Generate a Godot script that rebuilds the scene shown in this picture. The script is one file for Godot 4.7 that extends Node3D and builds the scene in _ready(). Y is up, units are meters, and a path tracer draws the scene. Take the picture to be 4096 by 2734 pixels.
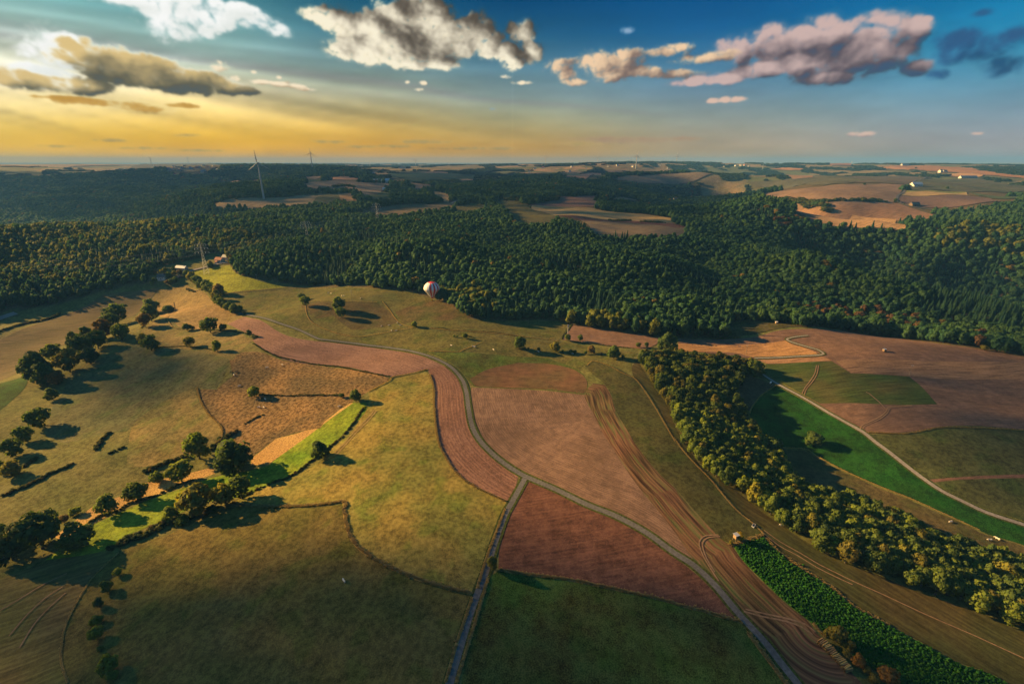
extends Node3D
# A hilly farming country seen from a hot air balloon towards evening: y is up, the camera stands over the origin and looks along -z.

const RELIEF := [0.022,5.5026,-54.5388,-0.1562,4.9144,1.0976,0.7055,5.1237,-6.2603,-0.8359,5.3663,35.0868,-0.8958,5.7472,56.7567,-0.5042,5.3311,-8.8256,-0.9866,5.5499,-92.3056,0.9583,5.6561,6.0277,0.7529,5.6312,55.2061,0.4155,5.7647,123.896,0.2629,6.0748,30.2609,-0.0005,5.7596,7.7755,-0.1661,6.1632,30.2917,0.0244,6.1836,-60.0912,-0.4328,6.162,28.9227,-0.5274,6.4177,195.938,-0.5841,5.7429,-52.4822,-0.7073,6.031,30.1297,-0.7466,6.2696,-15.1785,-0.8304,6.2717,53.8669,-0.9012,6.1045,-116.933,-0.8573,6.5715,4.9979,-0.7913,6.8515,-645.733,-0.6421,6.7531,115.712,-0.5542,6.7661,-195.677,-0.6016,6.7724,-9.3272,-0.4118,6.6216,-274.876,-0.2929,6.4656,-112.197,-0.1704,6.3892,68.9705,-0.2984,6.3111,-93.7663,-0.0704,6.2661,-6.9121,0.1186,6.2519,5.4853,-0.2964,5.7147,31.3311,-0.2458,5.3492,35.3501,-0.383,5.5775,12.6567,0.2564,5.226,-6.6359,0.524,6.1437,0.1188,0.6364,6.0491,-317.241,0.5472,5.8794,-120.894,0.7648,5.8184,-82.6786,0.9273,5.8634,-78.2664,0.8307,5.9751,-3.0763,0.7044,6.0203,346.543,0.8036,6.184,29.6569,0.8573,6.4141,-90.7208,0.6721,6.3785,19.1363,0.5388,6.3504,136.074,0.3874,6.2576,-14.4974,0.8489,6.5377,-164.308,0.7779,6.5057,523.018,-0.0005,6.4523,-16.0514,-0.0005,6.5937,39.2705,-0.0004,6.7899,-131.172,-0.2438,6.6425,209.275,-0.406,6.7381,266.833,-0.4004,6.9158,-264.508,0.2507,6.4598,-2.4645,0.2885,6.657,88.3376,0.2424,6.7928,33.496,0.4569,6.5367,-51.5641,0.4859,6.727,-320.505,0.4431,6.8549,-622.439,-0.6973,6.9583,1163.46,-0.7812,7.0727,-919.756,-0.6075,6.9876,-1053.79,-0.6859,7.1513,1124.35,-0.7608,7.2196,1049.44,-0.5895,7.0686,469.873,-0.8065,7.2434,1288.38,-0.5096,6.9258,421.01,-0.7427,7.1097,-967.44,0.1267,7.1151,104.647,0.2801,6.9842,387.41,0.0656,7.2492,-179.133,0.1932,7.3767,730.47,0.3186,7.1317,-714.44,-0.1512,7.2103,-85.2204,-0.2687,7.1604,-161.107,-0.4598,7.4144,-1520.75,-0.3524,7.3682,197.929,-0.3124,7.497,-371.301,-0.3938,7.1696,220.994,-0.2468,7.8069,414.188,-0.3262,7.7206,-177.442,-0.1489,7.683,-539.147,-0.3683,8.1502,1107.13,-0.1882,8.4783,-66.6201,0.2374,8.3958,1946.33,0.0639,8.4946,-326.388,-0.2689,8.1982,-399.518,-0.0633,8.2586,-149.174,-0.106,7.9341,-383.433,-0.7572,7.8782,-893.475,-0.6805,7.7813,22.3087,-0.7964,8.1333,-2684.71,-0.605,7.5915,1205.13,-0.5298,7.4272,6381.2,-0.7237,8.0601,3043.42,-0.7679,8.2756,39.6104,-0.6434,8.1833,1153,-0.5722,8.515,-12777.3,-0.5082,8.2375,1849.81,-0.5635,8.4883,11561.3,-0.7156,8.6084,1740.82,-0.7835,8.7535,-382.31,-0.4559,8.1309,2142.88,-0.5256,8.1534,-5595.86,-0.4195,8.1922,-614.609,0.3699,7.8969,-9584.21,0.321,8.1495,-3321.04,0.1327,7.6102,677.369,0.2333,7.719,132.555,0.3808,8.2768,-1724.44,0.2718,7.909,2326.34,0.3474,7.9817,6847.19,0.468,7.3762,7526.89,0.4213,7.4215,-6345.87,0.5632,7.3784,9409.13,0.6511,7.4396,-1144.92,0.6274,7.1992,9225.99,0.5342,7.2226,1597.55,0.5797,7.1838,1846.15,0.6734,7.1903,1848.79,0.4992,7.2894,9121.83,0.7144,7.6618,-552.816,0.7721,7.6401,-80.1683,0.7926,7.4875,224.649,0.6951,8.0382,-241.342,0.7676,7.9709,-199.929,0.6131,8.2287,425.439,0.525,7.7864,1940.46,0.496,7.497,2283.84,0.5518,8.4388,601.162,0.5804,9.6565,466.722,0.7164,8.463,192.907,0.7813,8.3018,-29.3511,0.6657,8.5184,-680.981,0.456,8.0102,1837.11,0.5506,8.6105,388.769,0.6064,7.2584,-15670.2,0.5076,7.3489,-16069.5,0.6858,7.0843,43627.3,0.7424,7.1235,13563.9,0.8102,7.162,2043.57,0.7363,7.1875,435.211,0.8025,7.2909,46.0137,0.6655,7.0835,-21480.7,0.6777,7.0933,-11854.4,0.684,7.1196,-1772.41,0.7115,7.0979,-17326.5,0.7788,7.1165,-13031.4,0.8196,7.1159,3059.45,0.551,6.8553,1866.33,0.6629,6.7859,3595.27,0.7609,6.7784,2839.66,0.8373,6.7976,3111.83,0.6812,6.7713,-2525.88,0.5903,6.7226,-716.077,0.4377,7.0189,-233.99,0.7201,6.6295,-807.692,0.7983,6.6114,-371.225,-0.7679,7.4955,-429.414,-0.6807,7.4384,-1325.73,-0.9076,7.5496,-415.63,-0.5934,7.3902,-5582.05,-0.8378,7.5229,239.1,0.6632,6.9565,-1704.51,0.733,6.8669,-813.423,0.8029,6.8352,-4864.67,-1.2217,8.8537,-89.2878,-1.2217,9.3927,-14.5581,-1.2217,9.9035,20.1089,-1.2217,10.3735,-24.662,-0.8727,8.8537,-13.3542,-0.8727,9.3927,1.6638,-0.8727,9.9035,18.568,-0.8727,10.3735,0.623,-0.6109,8.8537,287.329,-0.6109,9.3927,-35.3479,-0.6109,9.9035,13.402,-0.6109,10.3735,-7.5229,-0.3491,8.8537,194.961,-0.3491,9.3927,-31.8622,-0.3491,9.9035,15.3116,-0.3491,10.3735,-6.5309,-0.0873,8.8537,-6.254,-0.0873,9.3927,-7.5342,-0.0873,9.9035,12.8199,-0.0873,10.3735,-6.2325,0.1745,8.8537,-97.0217,0.1745,9.3927,14.7091,0.1745,9.9035,10.1228,0.1745,10.3735,0.9038,0.4363,8.8537,-175.022,0.4363,9.3927,-111.049,0.4363,9.9035,-134.813,0.4363,10.3735,14.3237,0.6981,8.8537,-16.6597,0.6981,9.3927,-139.25,0.6981,9.9035,-151.175,0.6981,10.3735,15.0686,0.9599,8.8537,21.6776,0.9599,9.3927,-12.076,0.9599,9.9035,0.7762,0.9599,10.3735,1.0424,1.2217,8.8537,18.2211,1.2217,9.3927,-7.6588,1.2217,9.9035,31.2054,1.2217,10.3735,-14.4509,-1.2217,5.7038,34.1417,-1.2217,6.5511,37.8525,-1.2217,7.3132,142.952,-1.2217,8.1605,419.359,1.2217,5.7038,19.7487,1.2217,6.5511,-23.6855,1.2217,7.3132,-82.9622,1.2217,8.1605,21.6078,-1.0472,4.0943,-0.873,-1.0472,3.6889,-5.363,-0.5236,4.0943,2.4474,-0.5236,3.6889,3.1322,0,4.0943,-1.5024,0,3.6889,0.2994,0.5236,4.0943,-0.1428,0.5236,3.6889,-0.7649,1.0472,4.0943,2.1995,1.0472,3.6889,1.496]
const RELIEF_PLANE := [146.903,-20.8011,-2.8097]
const FIELDS := [
	["meadow","grass",[0.231, 0.176, 0.048],[0.158, 0.153, 0.04],[-78,-396.7,-103.9,-376,-118.2,-358.6,-112.3,-337,-112.7,-322.1,-115.8,-295.9,-121.8,-285.3,-125.5,-278,-121.6,-272.5,-136.3,-259.3,-159.5,-247.1,-167.8,-238.3,-162.6,-235.5,-123.5,-228.5,-97.8,-227.4,-98.1,-228.5,-93,-218.2,-85.6,-202.7,-78.1,-193.7,-67.5,-185.2,-54.9,-177.7,-42.5,-171.9,-31,-168.2,-18.2,-165.5,-16.6,-170.7,-13.9,-184.9,-9,-203.5,-5,-218.7,-2.6,-228.6,-13.6,-235.6,-24.7,-243,-34.8,-253.7,-43,-267.9,-49.4,-283,-54.1,-301.4,-59.9,-333.3,-65.5,-366.4,-72.9,-389.5],null],
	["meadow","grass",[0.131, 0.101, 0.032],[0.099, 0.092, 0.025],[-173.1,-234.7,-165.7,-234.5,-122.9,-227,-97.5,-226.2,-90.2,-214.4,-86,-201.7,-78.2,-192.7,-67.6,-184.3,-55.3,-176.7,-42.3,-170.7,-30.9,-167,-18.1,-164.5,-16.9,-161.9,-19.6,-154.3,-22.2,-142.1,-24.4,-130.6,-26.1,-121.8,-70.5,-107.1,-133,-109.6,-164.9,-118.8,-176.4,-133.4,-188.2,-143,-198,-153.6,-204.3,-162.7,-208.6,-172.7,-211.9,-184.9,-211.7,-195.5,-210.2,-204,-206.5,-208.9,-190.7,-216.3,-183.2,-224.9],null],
	["meadow","hay",[0.121, 0.116, 0.034],[0.116, 0.092, 0.038],[-275.9,-181.6,-261.5,-189.5,-246.5,-198.4,-224.5,-204.7,-212.1,-204.3,-213.3,-195.6,-213.1,-184.6,-210.1,-172.8,-205.9,-162.9,-199.5,-153.8,-189.7,-143.2,-175.8,-131.4,-166.4,-111.6,-238.3,-124.1],64],
	["meadow","grass",[0.184, 0.226, 0.023],[0.126, 0.189, 0.019],[-114.8,-339.6,-125.4,-341.4,-139.7,-317.5,-152.6,-298.5,-163.4,-274.9,-177.1,-271.5,-197.7,-268.5,-213.7,-257.8,-226.4,-248.4,-236.1,-236.5,-245,-225.5,-246.9,-209.7,-248.3,-200.4,-224.5,-204.7,-218.2,-206.9,-215.9,-217.1,-203.9,-226.9,-184.7,-241.9,-163.3,-243.7,-154.1,-251.7,-140.6,-260.2,-134.4,-269.2,-125,-276.3,-123.1,-288.9,-119.9,-298.6,-114.4,-312.3,-111.6,-330.3],64],
	["dry_grass","straw",[0.483, 0.326, 0.116],[0.357, 0.221, 0.084],[-180.7,-286.6,-172.7,-306.6,-155.3,-310.4,-146.7,-314.6,-128.9,-344.1,-129.2,-342,-125.4,-341.4,-139.7,-317.5,-144.5,-308.6,-164.2,-276.6,-177.3,-277.9],null],
	["dry_grass","straw",[0.483, 0.326, 0.121],[0.336, 0.21, 0.084],[-259.3,-218,-258.3,-245.9,-247.6,-253.9,-242.5,-265.5,-204.6,-280.4,-199.1,-272.6,-215.9,-261,-227,-249.2,-235.8,-243.4,-242.3,-232.9,-246.5,-223.1,-250.6,-214],null],
	["rough_pasture","rough",[0.226, 0.142, 0.063],[0.116, 0.086, 0.044],[-269.5,-426.3,-265.6,-441.3,-254.4,-442.4,-218.4,-426.2,-187.5,-419.3,-148,-405.3,-151.3,-407.8,-106.4,-381.3,-105.9,-373.8,-118.8,-356.2,-127.9,-341.8,-140.8,-320.6,-141,-311.3,-155.7,-311.4,-172.7,-306.6,-181.6,-288.4,-196.6,-298.9,-217.3,-317.1,-224.4,-326.1,-242.7,-342.2,-261.8,-362.5,-274.8,-380.6,-256.8,-378.9,-252.3,-398.3],null],
	["meadow","grass",[0.21, 0.158, 0.059],[0.137, 0.124, 0.046],[-265.3,-282,-283.5,-308.7,-297.1,-331.7,-302.2,-349,-289.3,-374,-280.2,-385.3,-264.5,-364.9,-242.7,-342.2,-224.4,-326.1,-218.4,-317.2,-218.7,-307.3,-231.1,-293.2,-241.9,-285.4,-255.2,-282.2],null],
	["meadow","grass",[0.128, 0.118, 0.053],[0.095, 0.103, 0.045],[-388.9,-359.9,-413.7,-401,-440,-437,-431,-466,-415,-496,-369,-479,-287.5,-448.5,-269.5,-426.3,-256.8,-378.9,-278.9,-383.1,-292.2,-372.3,-300.8,-348.8,-297.2,-325.6,-313.5,-323.8,-336.5,-315,-356.5,-323.1],null],
	["green_field","crop",[0.037, 0.079, 0.013],[0.032, 0.063, 0.011],[-501,-396,-497,-426,-489,-442,-468,-424,-444,-381.2,-437.1,-366.6,-428.8,-328.7],null],
	["stubble_field","hay",[0.131, 0.1, 0.05],[0.11, 0.092, 0.042],[-622,-501,-628,-557,-641,-632,-623,-718,-545,-732,-547,-720,-546,-696,-540,-660,-563,-634,-545,-577,-526,-472,-516,-443,-510,-398],66],
	["pasture","grass",[0.257, 0.168, 0.074],[0.179, 0.137, 0.053],[-543,-729,-505,-733,-445,-682,-399,-628,-345,-584,-329,-568,-335,-538,-335,-526,-360,-531,-389,-540,-429,-575,-513,-669,-546,-710],null],
	["pasture","grass",[0.189, 0.142, 0.059],[0.131, 0.116, 0.044],[-429,-575,-388,-538,-358,-527,-332,-522,-271.4,-476.3,-265.7,-424.6,-278.1,-431.7,-348.8,-472,-393,-489,-413,-494,-436,-538,-451,-580],null],
	["meadow","grass",[0.21, 0.221, 0.023],[0.158, 0.179, 0.019],[-514,-767,-490,-772,-457,-777,-418,-728,-381,-707,-341,-695,-327,-692,-353,-682,-409,-669,-441,-701,-474,-731],null],
	["meadow","grass",[0.11, 0.097, 0.032],[0.089, 0.089, 0.027],[-410,-667,-351,-680,-324,-690,-226,-659,-258,-679,-173,-641,-139,-632,-117,-617,-74.1,-571.4,-50.3,-527.1,-9.4,-528.2,53.3,-540.3,65.9,-527.9,49.2,-475.1,123.8,-442,116.3,-429,108.3,-400.5,95.4,-409.7,80.2,-425.9,67.1,-413.5,60.1,-401.2,35.1,-430.6,-51.8,-440.6,-80.9,-439.5,-89.7,-439.6,-106.9,-452,-131.1,-464.5,-164.9,-475.1,-198.5,-482.1,-208.1,-486.2,-239.2,-511.8,-274,-534,-314,-568,-339,-586,-363,-604,-393,-630],null],
	["meadow","grass",[0.089, 0.065, 0.029],[0.074, 0.063, 0.027],[-279,-619,-238,-595,-170,-589,-149.6,-564.3,-129.4,-525.4,-143.8,-517.7,-167.7,-512.3,-178.8,-510.5,-199.6,-533.8,-211.6,-549.2,-229.4,-540.1,-252,-563],null],  # browner patch: shade lying on the meadow, put into its colour
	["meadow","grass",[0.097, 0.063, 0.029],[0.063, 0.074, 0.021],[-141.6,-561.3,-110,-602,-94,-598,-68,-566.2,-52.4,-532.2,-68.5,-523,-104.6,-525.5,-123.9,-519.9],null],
	["meadow","crop",[0.089, 0.105, 0.023],[0.074, 0.079, 0.023],[-82.4,-439.7,-51.7,-439,35.4,-433.9,60.5,-404.4,64.9,-388.1,63,-365.9,59.4,-357.5,24.4,-366.6,-6.9,-369.9,-32.2,-370.5,-38.2,-382.4,-48.3,-405.1,-64,-421.9],88],
	["tilled_field","tilled",[0.137, 0.074, 0.04],[0.105, 0.071, 0.034],[-31,-371.6,-37.2,-385.7,-23.9,-405.9,6.4,-423.7,34.5,-421.6,54.2,-408.8,64.3,-388.2,62.4,-365.9,59.3,-358.6,24.5,-367.9,-7,-370.8],88],
	["meadow","grass",[0.071, 0.065, 0.023],[0.059, 0.061, 0.021],[67.8,-413.3,79.7,-422.9,94.8,-407.2,105.4,-387.3,111.3,-363.5,113.6,-340.2,112.4,-312.7,112.2,-288.4,113.6,-276.2,117.5,-261.5,122.2,-248.5,124.6,-236,127.6,-224.3,132.6,-214.6,134.9,-207.3,134.4,-206.4,115,-198.7,110.7,-201.5,107.4,-209.3,101.8,-224,96.5,-240,91.8,-249.4,87.1,-263.2,83.2,-283.1,81.7,-303.7,80.3,-327.6,81.4,-357.2,79.6,-374.7,72.3,-393.2],null],
	["meadow","hay",[0.069, 0.055, 0.021],[0.05, 0.053, 0.018],[108.3,-400.5,117.9,-423.5,118.2,-413.2,120.6,-378.6,124.2,-345.4,118,-295.2,119.6,-265.2,123.9,-239.9,128.2,-251.6,136.7,-238.7,141.6,-228.1,148.1,-217,155,-205.4,161.6,-197.7,168.8,-190.5,183.1,-183.5,192.8,-176.6,208.9,-169.7,218.6,-164.8,227.8,-156.8,236.3,-149,207.8,-122.6,200,-129.1,195.4,-136.6,184.6,-141.8,177.5,-148.6,167.3,-156.9,156.8,-166.4,152.6,-175.5,147.9,-181,140.4,-187.6,137,-195.7,134.4,-206.4,132.3,-213.9,129.5,-224.6,126.1,-236.2,123.4,-248.7,118.5,-261.7,114.9,-276.4,112.4,-291.4,113.6,-313,115.3,-341.7,112.9,-364.9,107.2,-389.5],-38],
	["ploughed_field","plough",[0.226, 0.131, 0.1],[0.184, 0.105, 0.08],[-336,-541,-331,-571,-304,-548,-211.7,-475.7,-195.6,-473.9,-162.9,-468.4,-129.2,-457,-105.2,-443.9,-88.3,-432,-71.7,-416.9,-63,-408.6,-75.9,-399.7,-104.1,-382.7,-126.9,-394.6,-152.6,-411.9,-176.2,-419.4,-187.9,-420.2,-219.2,-428.2,-254.4,-454.6,-271.9,-474.2,-268,-485.5,-294,-501.6],"road"],
	["ploughed_field","plough",[0.231, 0.124, 0.086],[0.189, 0.099, 0.069],[-75.9,-399.7,-63.1,-409.2,-50.8,-391.2,-43.1,-369.1,-38.4,-345.3,-33.9,-316.5,-28.1,-294.4,-20.6,-280,-11.2,-268.5,-1.4,-259.1,3.9,-252.9,2.7,-245.8,0.3,-235.3,-2.6,-229.7,-13.6,-235.6,-24.7,-243,-34.8,-253.7,-43,-267.9,-49.4,-283,-54.1,-301.4,-59.9,-333.3,-65.5,-366.4,-72.9,-389.5],"road"],
	["tilled_field","tilled",[0.2, 0.124, 0.086],[0.152, 0.095, 0.065],[-33.9,-368.1,-6.9,-368.6,24.3,-365.1,59.6,-356.2,61.8,-325.8,64,-294.3,67.9,-272,72.4,-248.4,77.5,-232.4,82.5,-219.1,86.7,-205.8,90.7,-188.8,91.4,-186.4,86.5,-191.9,83.2,-196,73,-207.7,58.5,-219.5,43.3,-229.2,28.1,-241.7,16.1,-250.5,8,-256.7,-2.4,-266.6,-12.5,-278.6,-20.2,-291.5,-25.6,-307.2,-30.5,-335.3,-33.7,-357.7],"road"],
	["tilled_field","tilled2",[0.147, 0.069, 0.046],[0.116, 0.055, 0.037],[7.2,-245.2,10,-247,13.2,-246.3,17.5,-243.1,26.8,-236.1,41.8,-224.6,56.7,-214.1,70.2,-202.9,81.8,-189.9,87.8,-182.4,92.1,-175.3,95.5,-167.5,98.3,-159.5,100.3,-156.4,91.8,-159,83,-162.4,73.5,-164.4,74.1,-164.8,51.8,-171,24.5,-176.7,3.2,-178.9,-6.5,-180,-6.6,-185.5,-6.3,-195.3,-2.2,-213,2,-227.7,5.6,-240.9],78],
	["green_field","crop",[0.061, 0.092, 0.021],[0.065, 0.069, 0.019],[-6.8,-178.6,3.2,-177.6,24.4,-175.4,51.5,-169.8,73.8,-163.7,82.6,-161.3,91.3,-157.9,100.2,-155.4,101.3,-152,103,-147.2,104.7,-140.4,106.1,-135.7,107.7,-130.9,109.4,-124.3,102.6,-108.5,18.1,-100.7,-25.3,-103.1,-19.5,-121.5,-18.6,-133,-15.6,-147.6,-12.6,-162.1,-9.9,-175.4],null],
	["tilled_field","strip",[0.158, 0.082, 0.046],[0.126, 0.082, 0.038],[59.8,-356.2,62.6,-365.4,69.6,-376.4,79.3,-373.4,81.1,-355.9,80,-326.4,81.5,-302.6,83,-282.1,86.9,-262.4,91.6,-248.7,96.7,-238.7,101.6,-223.4,107.2,-208.8,110.5,-201,114,-198,114.8,-190.8,120,-176.4,125.6,-165.1,130.9,-157.4,131.8,-152,134.5,-145.7,136.8,-135.6,139.3,-127.8,115.2,-124.5,113.8,-131.1,111.3,-138.8,109.1,-146.7,106,-153.8,102.8,-161.4,100.1,-169.5,97.2,-176.6,91.5,-185.7,90.7,-188.8,86.7,-205.8,82.5,-219.1,77.5,-232.4,72.4,-248.4,67.9,-272,64,-294.3,61.8,-325.8],"strip"],
	["maize_field","maize",[0.042, 0.131, 0.013],[0.032, 0.1, 0.011],[114.9,-197.3,133.1,-204.4,136.8,-195.2,140.2,-187.1,146.9,-180.6,151.6,-175.1,155.8,-166,166.4,-156.5,176.6,-148.2,183.7,-141.5,194.5,-136.3,199.8,-128.9,205.5,-120.5,161.6,-115.1,155.7,-127.2,152.5,-132.2,142.6,-141.7,138.7,-148.4,134.4,-154.1,131.3,-158.1,126,-165.8,120.4,-177.3,115.2,-191.7],-38],
	["ploughed_field","tilled",[0.173, 0.103, 0.071],[0.142, 0.086, 0.061],[179,-488.5,222.4,-488.7,263.4,-491.4,299.1,-507.9,334,-516,365,-524,395,-528,443,-523,453,-476,483,-458,499,-437,518,-408,407.4,-303.6,374.5,-309.1,316.8,-312,304.2,-309.7,281.9,-308.3,264,-313.1,261.2,-317,256.9,-336.4,255.2,-357.4,251.6,-373.1,248.5,-435.3,241.6,-445.9,169.7,-459.6],84],
	["stubble_field","hay",[0.347, 0.194, 0.084],[0.284, 0.158, 0.074],[175,-475.9,209.1,-474.5,244.7,-473.8,277,-476.7,288.7,-478.6,289.8,-471.5,298.9,-460.1,304.2,-449.6,303.3,-445.4,279.9,-446.3,242.9,-448.8,235.4,-452.3,231,-455.9,210.5,-458,167.7,-453.2],80],
	["stubble_field","hay",[0.273, 0.158, 0.089],[0.242, 0.137, 0.079],[243.4,-443.2,278.2,-442.9,305.2,-439.9,307.8,-429.9,273.4,-433.6,248.7,-435.9],84],
	["stubble_field","hay",[0.226, 0.137, 0.082],[0.189, 0.116, 0.074],[310.1,-429,380,-423.9,485,-422,518,-408,485,-377,451.9,-388.1,357.6,-393.9,308.9,-402.7],86],
	["green_field","hay",[0.047, 0.074, 0.019],[0.074, 0.074, 0.025],[248.2,-434.7,286.5,-431.8,307.1,-428.7,308.5,-402.2,332.8,-396.7,354.9,-394,353.7,-381.8,341.2,-345.8,308.6,-345.3,278.9,-353.5,256,-358.8,251.6,-373.1,243.7,-402.4,238.7,-417.7],86],
	["green_field","crop",[0.019, 0.069, 0.011],[0.016, 0.053, 0.008],[237.3,-392.5,246.8,-364.2,253.5,-340.2,259.1,-313.5,260.6,-301.2,262.7,-287.4,264.4,-275.5,266.9,-263,270.3,-252.6,276.5,-243.3,297.1,-225.5,314.1,-213,296.5,-196.5,285.5,-213.2,270,-223.8,268.2,-226.8,259.3,-237.3,250.4,-249.1,237.7,-264.1,227.7,-278.8,218.4,-296,214.5,-304.4,199.1,-306.2,191.9,-321.6,192.6,-346.3,198.8,-357.4,214.2,-374.3,228,-386.9],null],
	["meadow","grass",[0.092, 0.069, 0.032],[0.069, 0.059, 0.025],[198.5,-311.7,199.4,-304.5,213.7,-302.7,217.6,-294.4,226.8,-277.4,236.8,-262.8,249.5,-247.9,258.4,-236.1,267.2,-225.7,269,-222.8,284.5,-212.2,295.4,-195.5,278.8,-180.7,273,-200.6,260.3,-208.5,245.2,-220,228.4,-231.8,209,-242.8,194.4,-249.3,192.2,-270,196.2,-294.4],null],
	["meadow","grass",[0.074, 0.082, 0.029],[0.061, 0.065, 0.025],[263.4,-310.5,280,-305.6,314.2,-308.9,371.1,-305.7,407,-303.3,318.2,-217,301.1,-229.9,287.2,-239,280.1,-246.7,275.1,-255.4,271.7,-265.8,269.2,-278.4,267.1,-291.2,264.8,-303],null],
	["tilled_field","tilled",[0.173, 0.095, 0.065],[0.158, 0.084, 0.059],[271.9,-263.5,288.5,-263.2,331.2,-263.3,365.8,-264.3,362,-260.5,328.5,-260.4,305.2,-260.7,287,-261.2,271.9,-260.9],88],
	["tilled_field","grass",[0.095, 0.061, 0.036],[0.074, 0.053, 0.029],[220.5,-414.6,238,-393.8,223.9,-383.9,209.1,-368.8,195.3,-352.3,187.2,-350.8,185.3,-362.5,199.7,-385.7],null],
	["meadow","grass",[0.079, 0.065, 0.027],[0.063, 0.059, 0.023],[233.1,-491.4,264,-541,302,-566,316,-546,335,-530,298.4,-513.1,268.8,-499.6],null],
	["tilled_field","tilled",[0.2, 0.118, 0.078],[0.173, 0.103, 0.069],[70.5,-527,97.1,-514,121.8,-501.7,147.1,-496.3,157.1,-490.8,153.6,-476.7,134.3,-453.8,128.3,-455.8,108.8,-460.1,81.5,-470.6,52.9,-479.1],84],
	["stubble_field","hay",[0.315, 0.231, 0.105],[0.263, 0.189, 0.089],[55,-1381,140,-1365,248,-1288,333,-1244,383,-1165,367,-1112,218,-1126,102,-1194,72,-1296,52,-1342],80],
	["ploughed_field","tilled",[0.173, 0.1, 0.076],[0.147, 0.089, 0.069],[47,-1381,156,-1579,299,-1697,247,-1474,219,-1346,140,-1365],84],
	["stubble_field","hay",[0.294, 0.189, 0.105],[0.252, 0.168, 0.095],[293,-1638,400,-1817,492,-1874,355,-1724],80],
	["ploughed_field","tilled",[0.131, 0.063, 0.047],[0.116, 0.058, 0.044],[102,-1194,218,-1126,367,-1112,370,-1051,343,-1036,244,-1089,155,-1111],84],
	["stubble_field","hay",[0.173, 0.131, 0.089],[0.147, 0.116, 0.079],[155,-1111,244,-1086,343,-1036,370,-1051,340,-962,311,-936,211,-935,166,-921,154,-934,163,-1070],84],
	["meadow","hay",[0.1, 0.092, 0.038],[0.089, 0.084, 0.036],[-25,-1412,44,-1409,52,-1342,71,-1280,107,-1172,74,-1005,20,-1020,2,-1066,-5,-1160],40],
	["meadow","grass",[0.11, 0.1, 0.042],[0.089, 0.089, 0.037],[-148,-1223,-141,-1414,-111,-1463,-65,-1413,-87,-1245,-99,-1206],null],
	["meadow","grass",[0.079, 0.079, 0.037],[0.074, 0.074, 0.032],[-51,-1373,-35,-1566,33,-1465,-25,-1298],null],
	["stubble_field","hay",[0.152, 0.116, 0.079],[0.126, 0.105, 0.063],[-387,-1182,-354,-1358,-262,-1434,-154,-1460,-175,-1289,-221,-1204,-269,-1163,-308,-1151,-352,-1158],80],
	["stubble_field","hay",[0.284, 0.173, 0.089],[0.263, 0.163, 0.084],[-563,-1629,-518,-1665,-420,-1359,-481,-1386],84],
	["meadow","hay",[0.11, 0.103, 0.05],[0.1, 0.095, 0.046],[-612,-1562,-561,-1623,-481,-1386,-473,-1304,-521,-1312],84],
	["stubble_field","hay",[0.252, 0.184, 0.11],[0.21, 0.158, 0.095],[-882,-1459,-825,-1460,-735,-1480,-617,-1564,-579,-1586,-580,-1488,-522,-1327,-566,-1307,-713,-1381,-826,-1421],84],
	["meadow","grass",[0.061, 0.086, 0.038],[0.053, 0.074, 0.032],[-485,-1671,-471,-1759,-428,-1787,-352,-1468,-322,-1477,-295,-1481,-355,-1409,-398,-1410,-484,-1637],null],
	["stubble_field","hay",[0.284, 0.2, 0.105],[0.252, 0.179, 0.095],[-292,-1770,-250,-1764,-203,-1667,-184,-1452,-231,-1535],84],
	["stubble_field","hay",[0.21, 0.142, 0.1],[0.189, 0.126, 0.089],[-456,-2286,-423,-2316,-331,-2164,-309,-1768,-354,-1787],84],
	["stubble_field","hay",[0.21, 0.158, 0.11],[0.179, 0.131, 0.089],[-776,-1875,-868,-2216,-783,-2239,-656,-2190,-536,-2237,-515,-2134,-443,-1658,-487,-1616,-512,-1655,-581,-1742,-590,-1681,-621,-1579],84],
	["stubble_field","hay",[0.357, 0.2, 0.121],[0.315, 0.179, 0.105],[-882,-2423,-914,-2647,-810,-2570,-695,-2378,-743,-2351,-806,-2353],84],
	["meadow","grass",[0.042, 0.079, 0.053],[0.037, 0.063, 0.042],[-665,-2732,-647,-3267,-466,-3542,-215,-3302,-211,-2474,-331,-2507,-454,-2282,-580,-2594],null],
	["stubble_field","hay",[0.231, 0.168, 0.116],[0.21, 0.158, 0.105],[-641,-3267,-605,-3679,-405,-3688,-504,-3403],84],
	["stubble_field","hay",[0.231, 0.168, 0.116],[0.21, 0.158, 0.105],[-292,-2732,-217,-2654,-180,-2558,-247,-2499],84],
	["stubble_field","hay",[0.173, 0.121, 0.092],[0.152, 0.105, 0.082],[924,-1845,970,-1755,1075,-1754,1163,-1734,1321,-1812,1369,-1762,1092,-1427,1052,-1381,995,-1333,875,-1349,834,-1422,639,-1208],84],
	["stubble_field","hay",[0.194, 0.121, 0.084],[0.173, 0.105, 0.076],[818,-1454,854,-1361,1036,-1375,1052,-1363,1058,-1321,1070,-1220,975,-1258,982,-1269,803,-1003,766,-1023,700,-1050,655,-1074,645,-1125],84],
	["stubble_field","hay",[0.357, 0.226, 0.121],[0.315, 0.2, 0.105],[669,-1125,899,-1312,980,-1265,803,-1003,766,-1023,700,-1050,666,-1069],84],
	["ploughed_field","tilled",[0.147, 0.097, 0.084],[0.131, 0.086, 0.074],[1103,-1437,1333,-1467,1360,-1429,1292,-1324,1159,-1302,1078,-1333,1062,-1380],86],
	["stubble_field","hay",[0.304, 0.221, 0.11],[0.273, 0.2, 0.1],[1179,-1514,1441,-1600,1341,-1474,1118,-1448],86],
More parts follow.
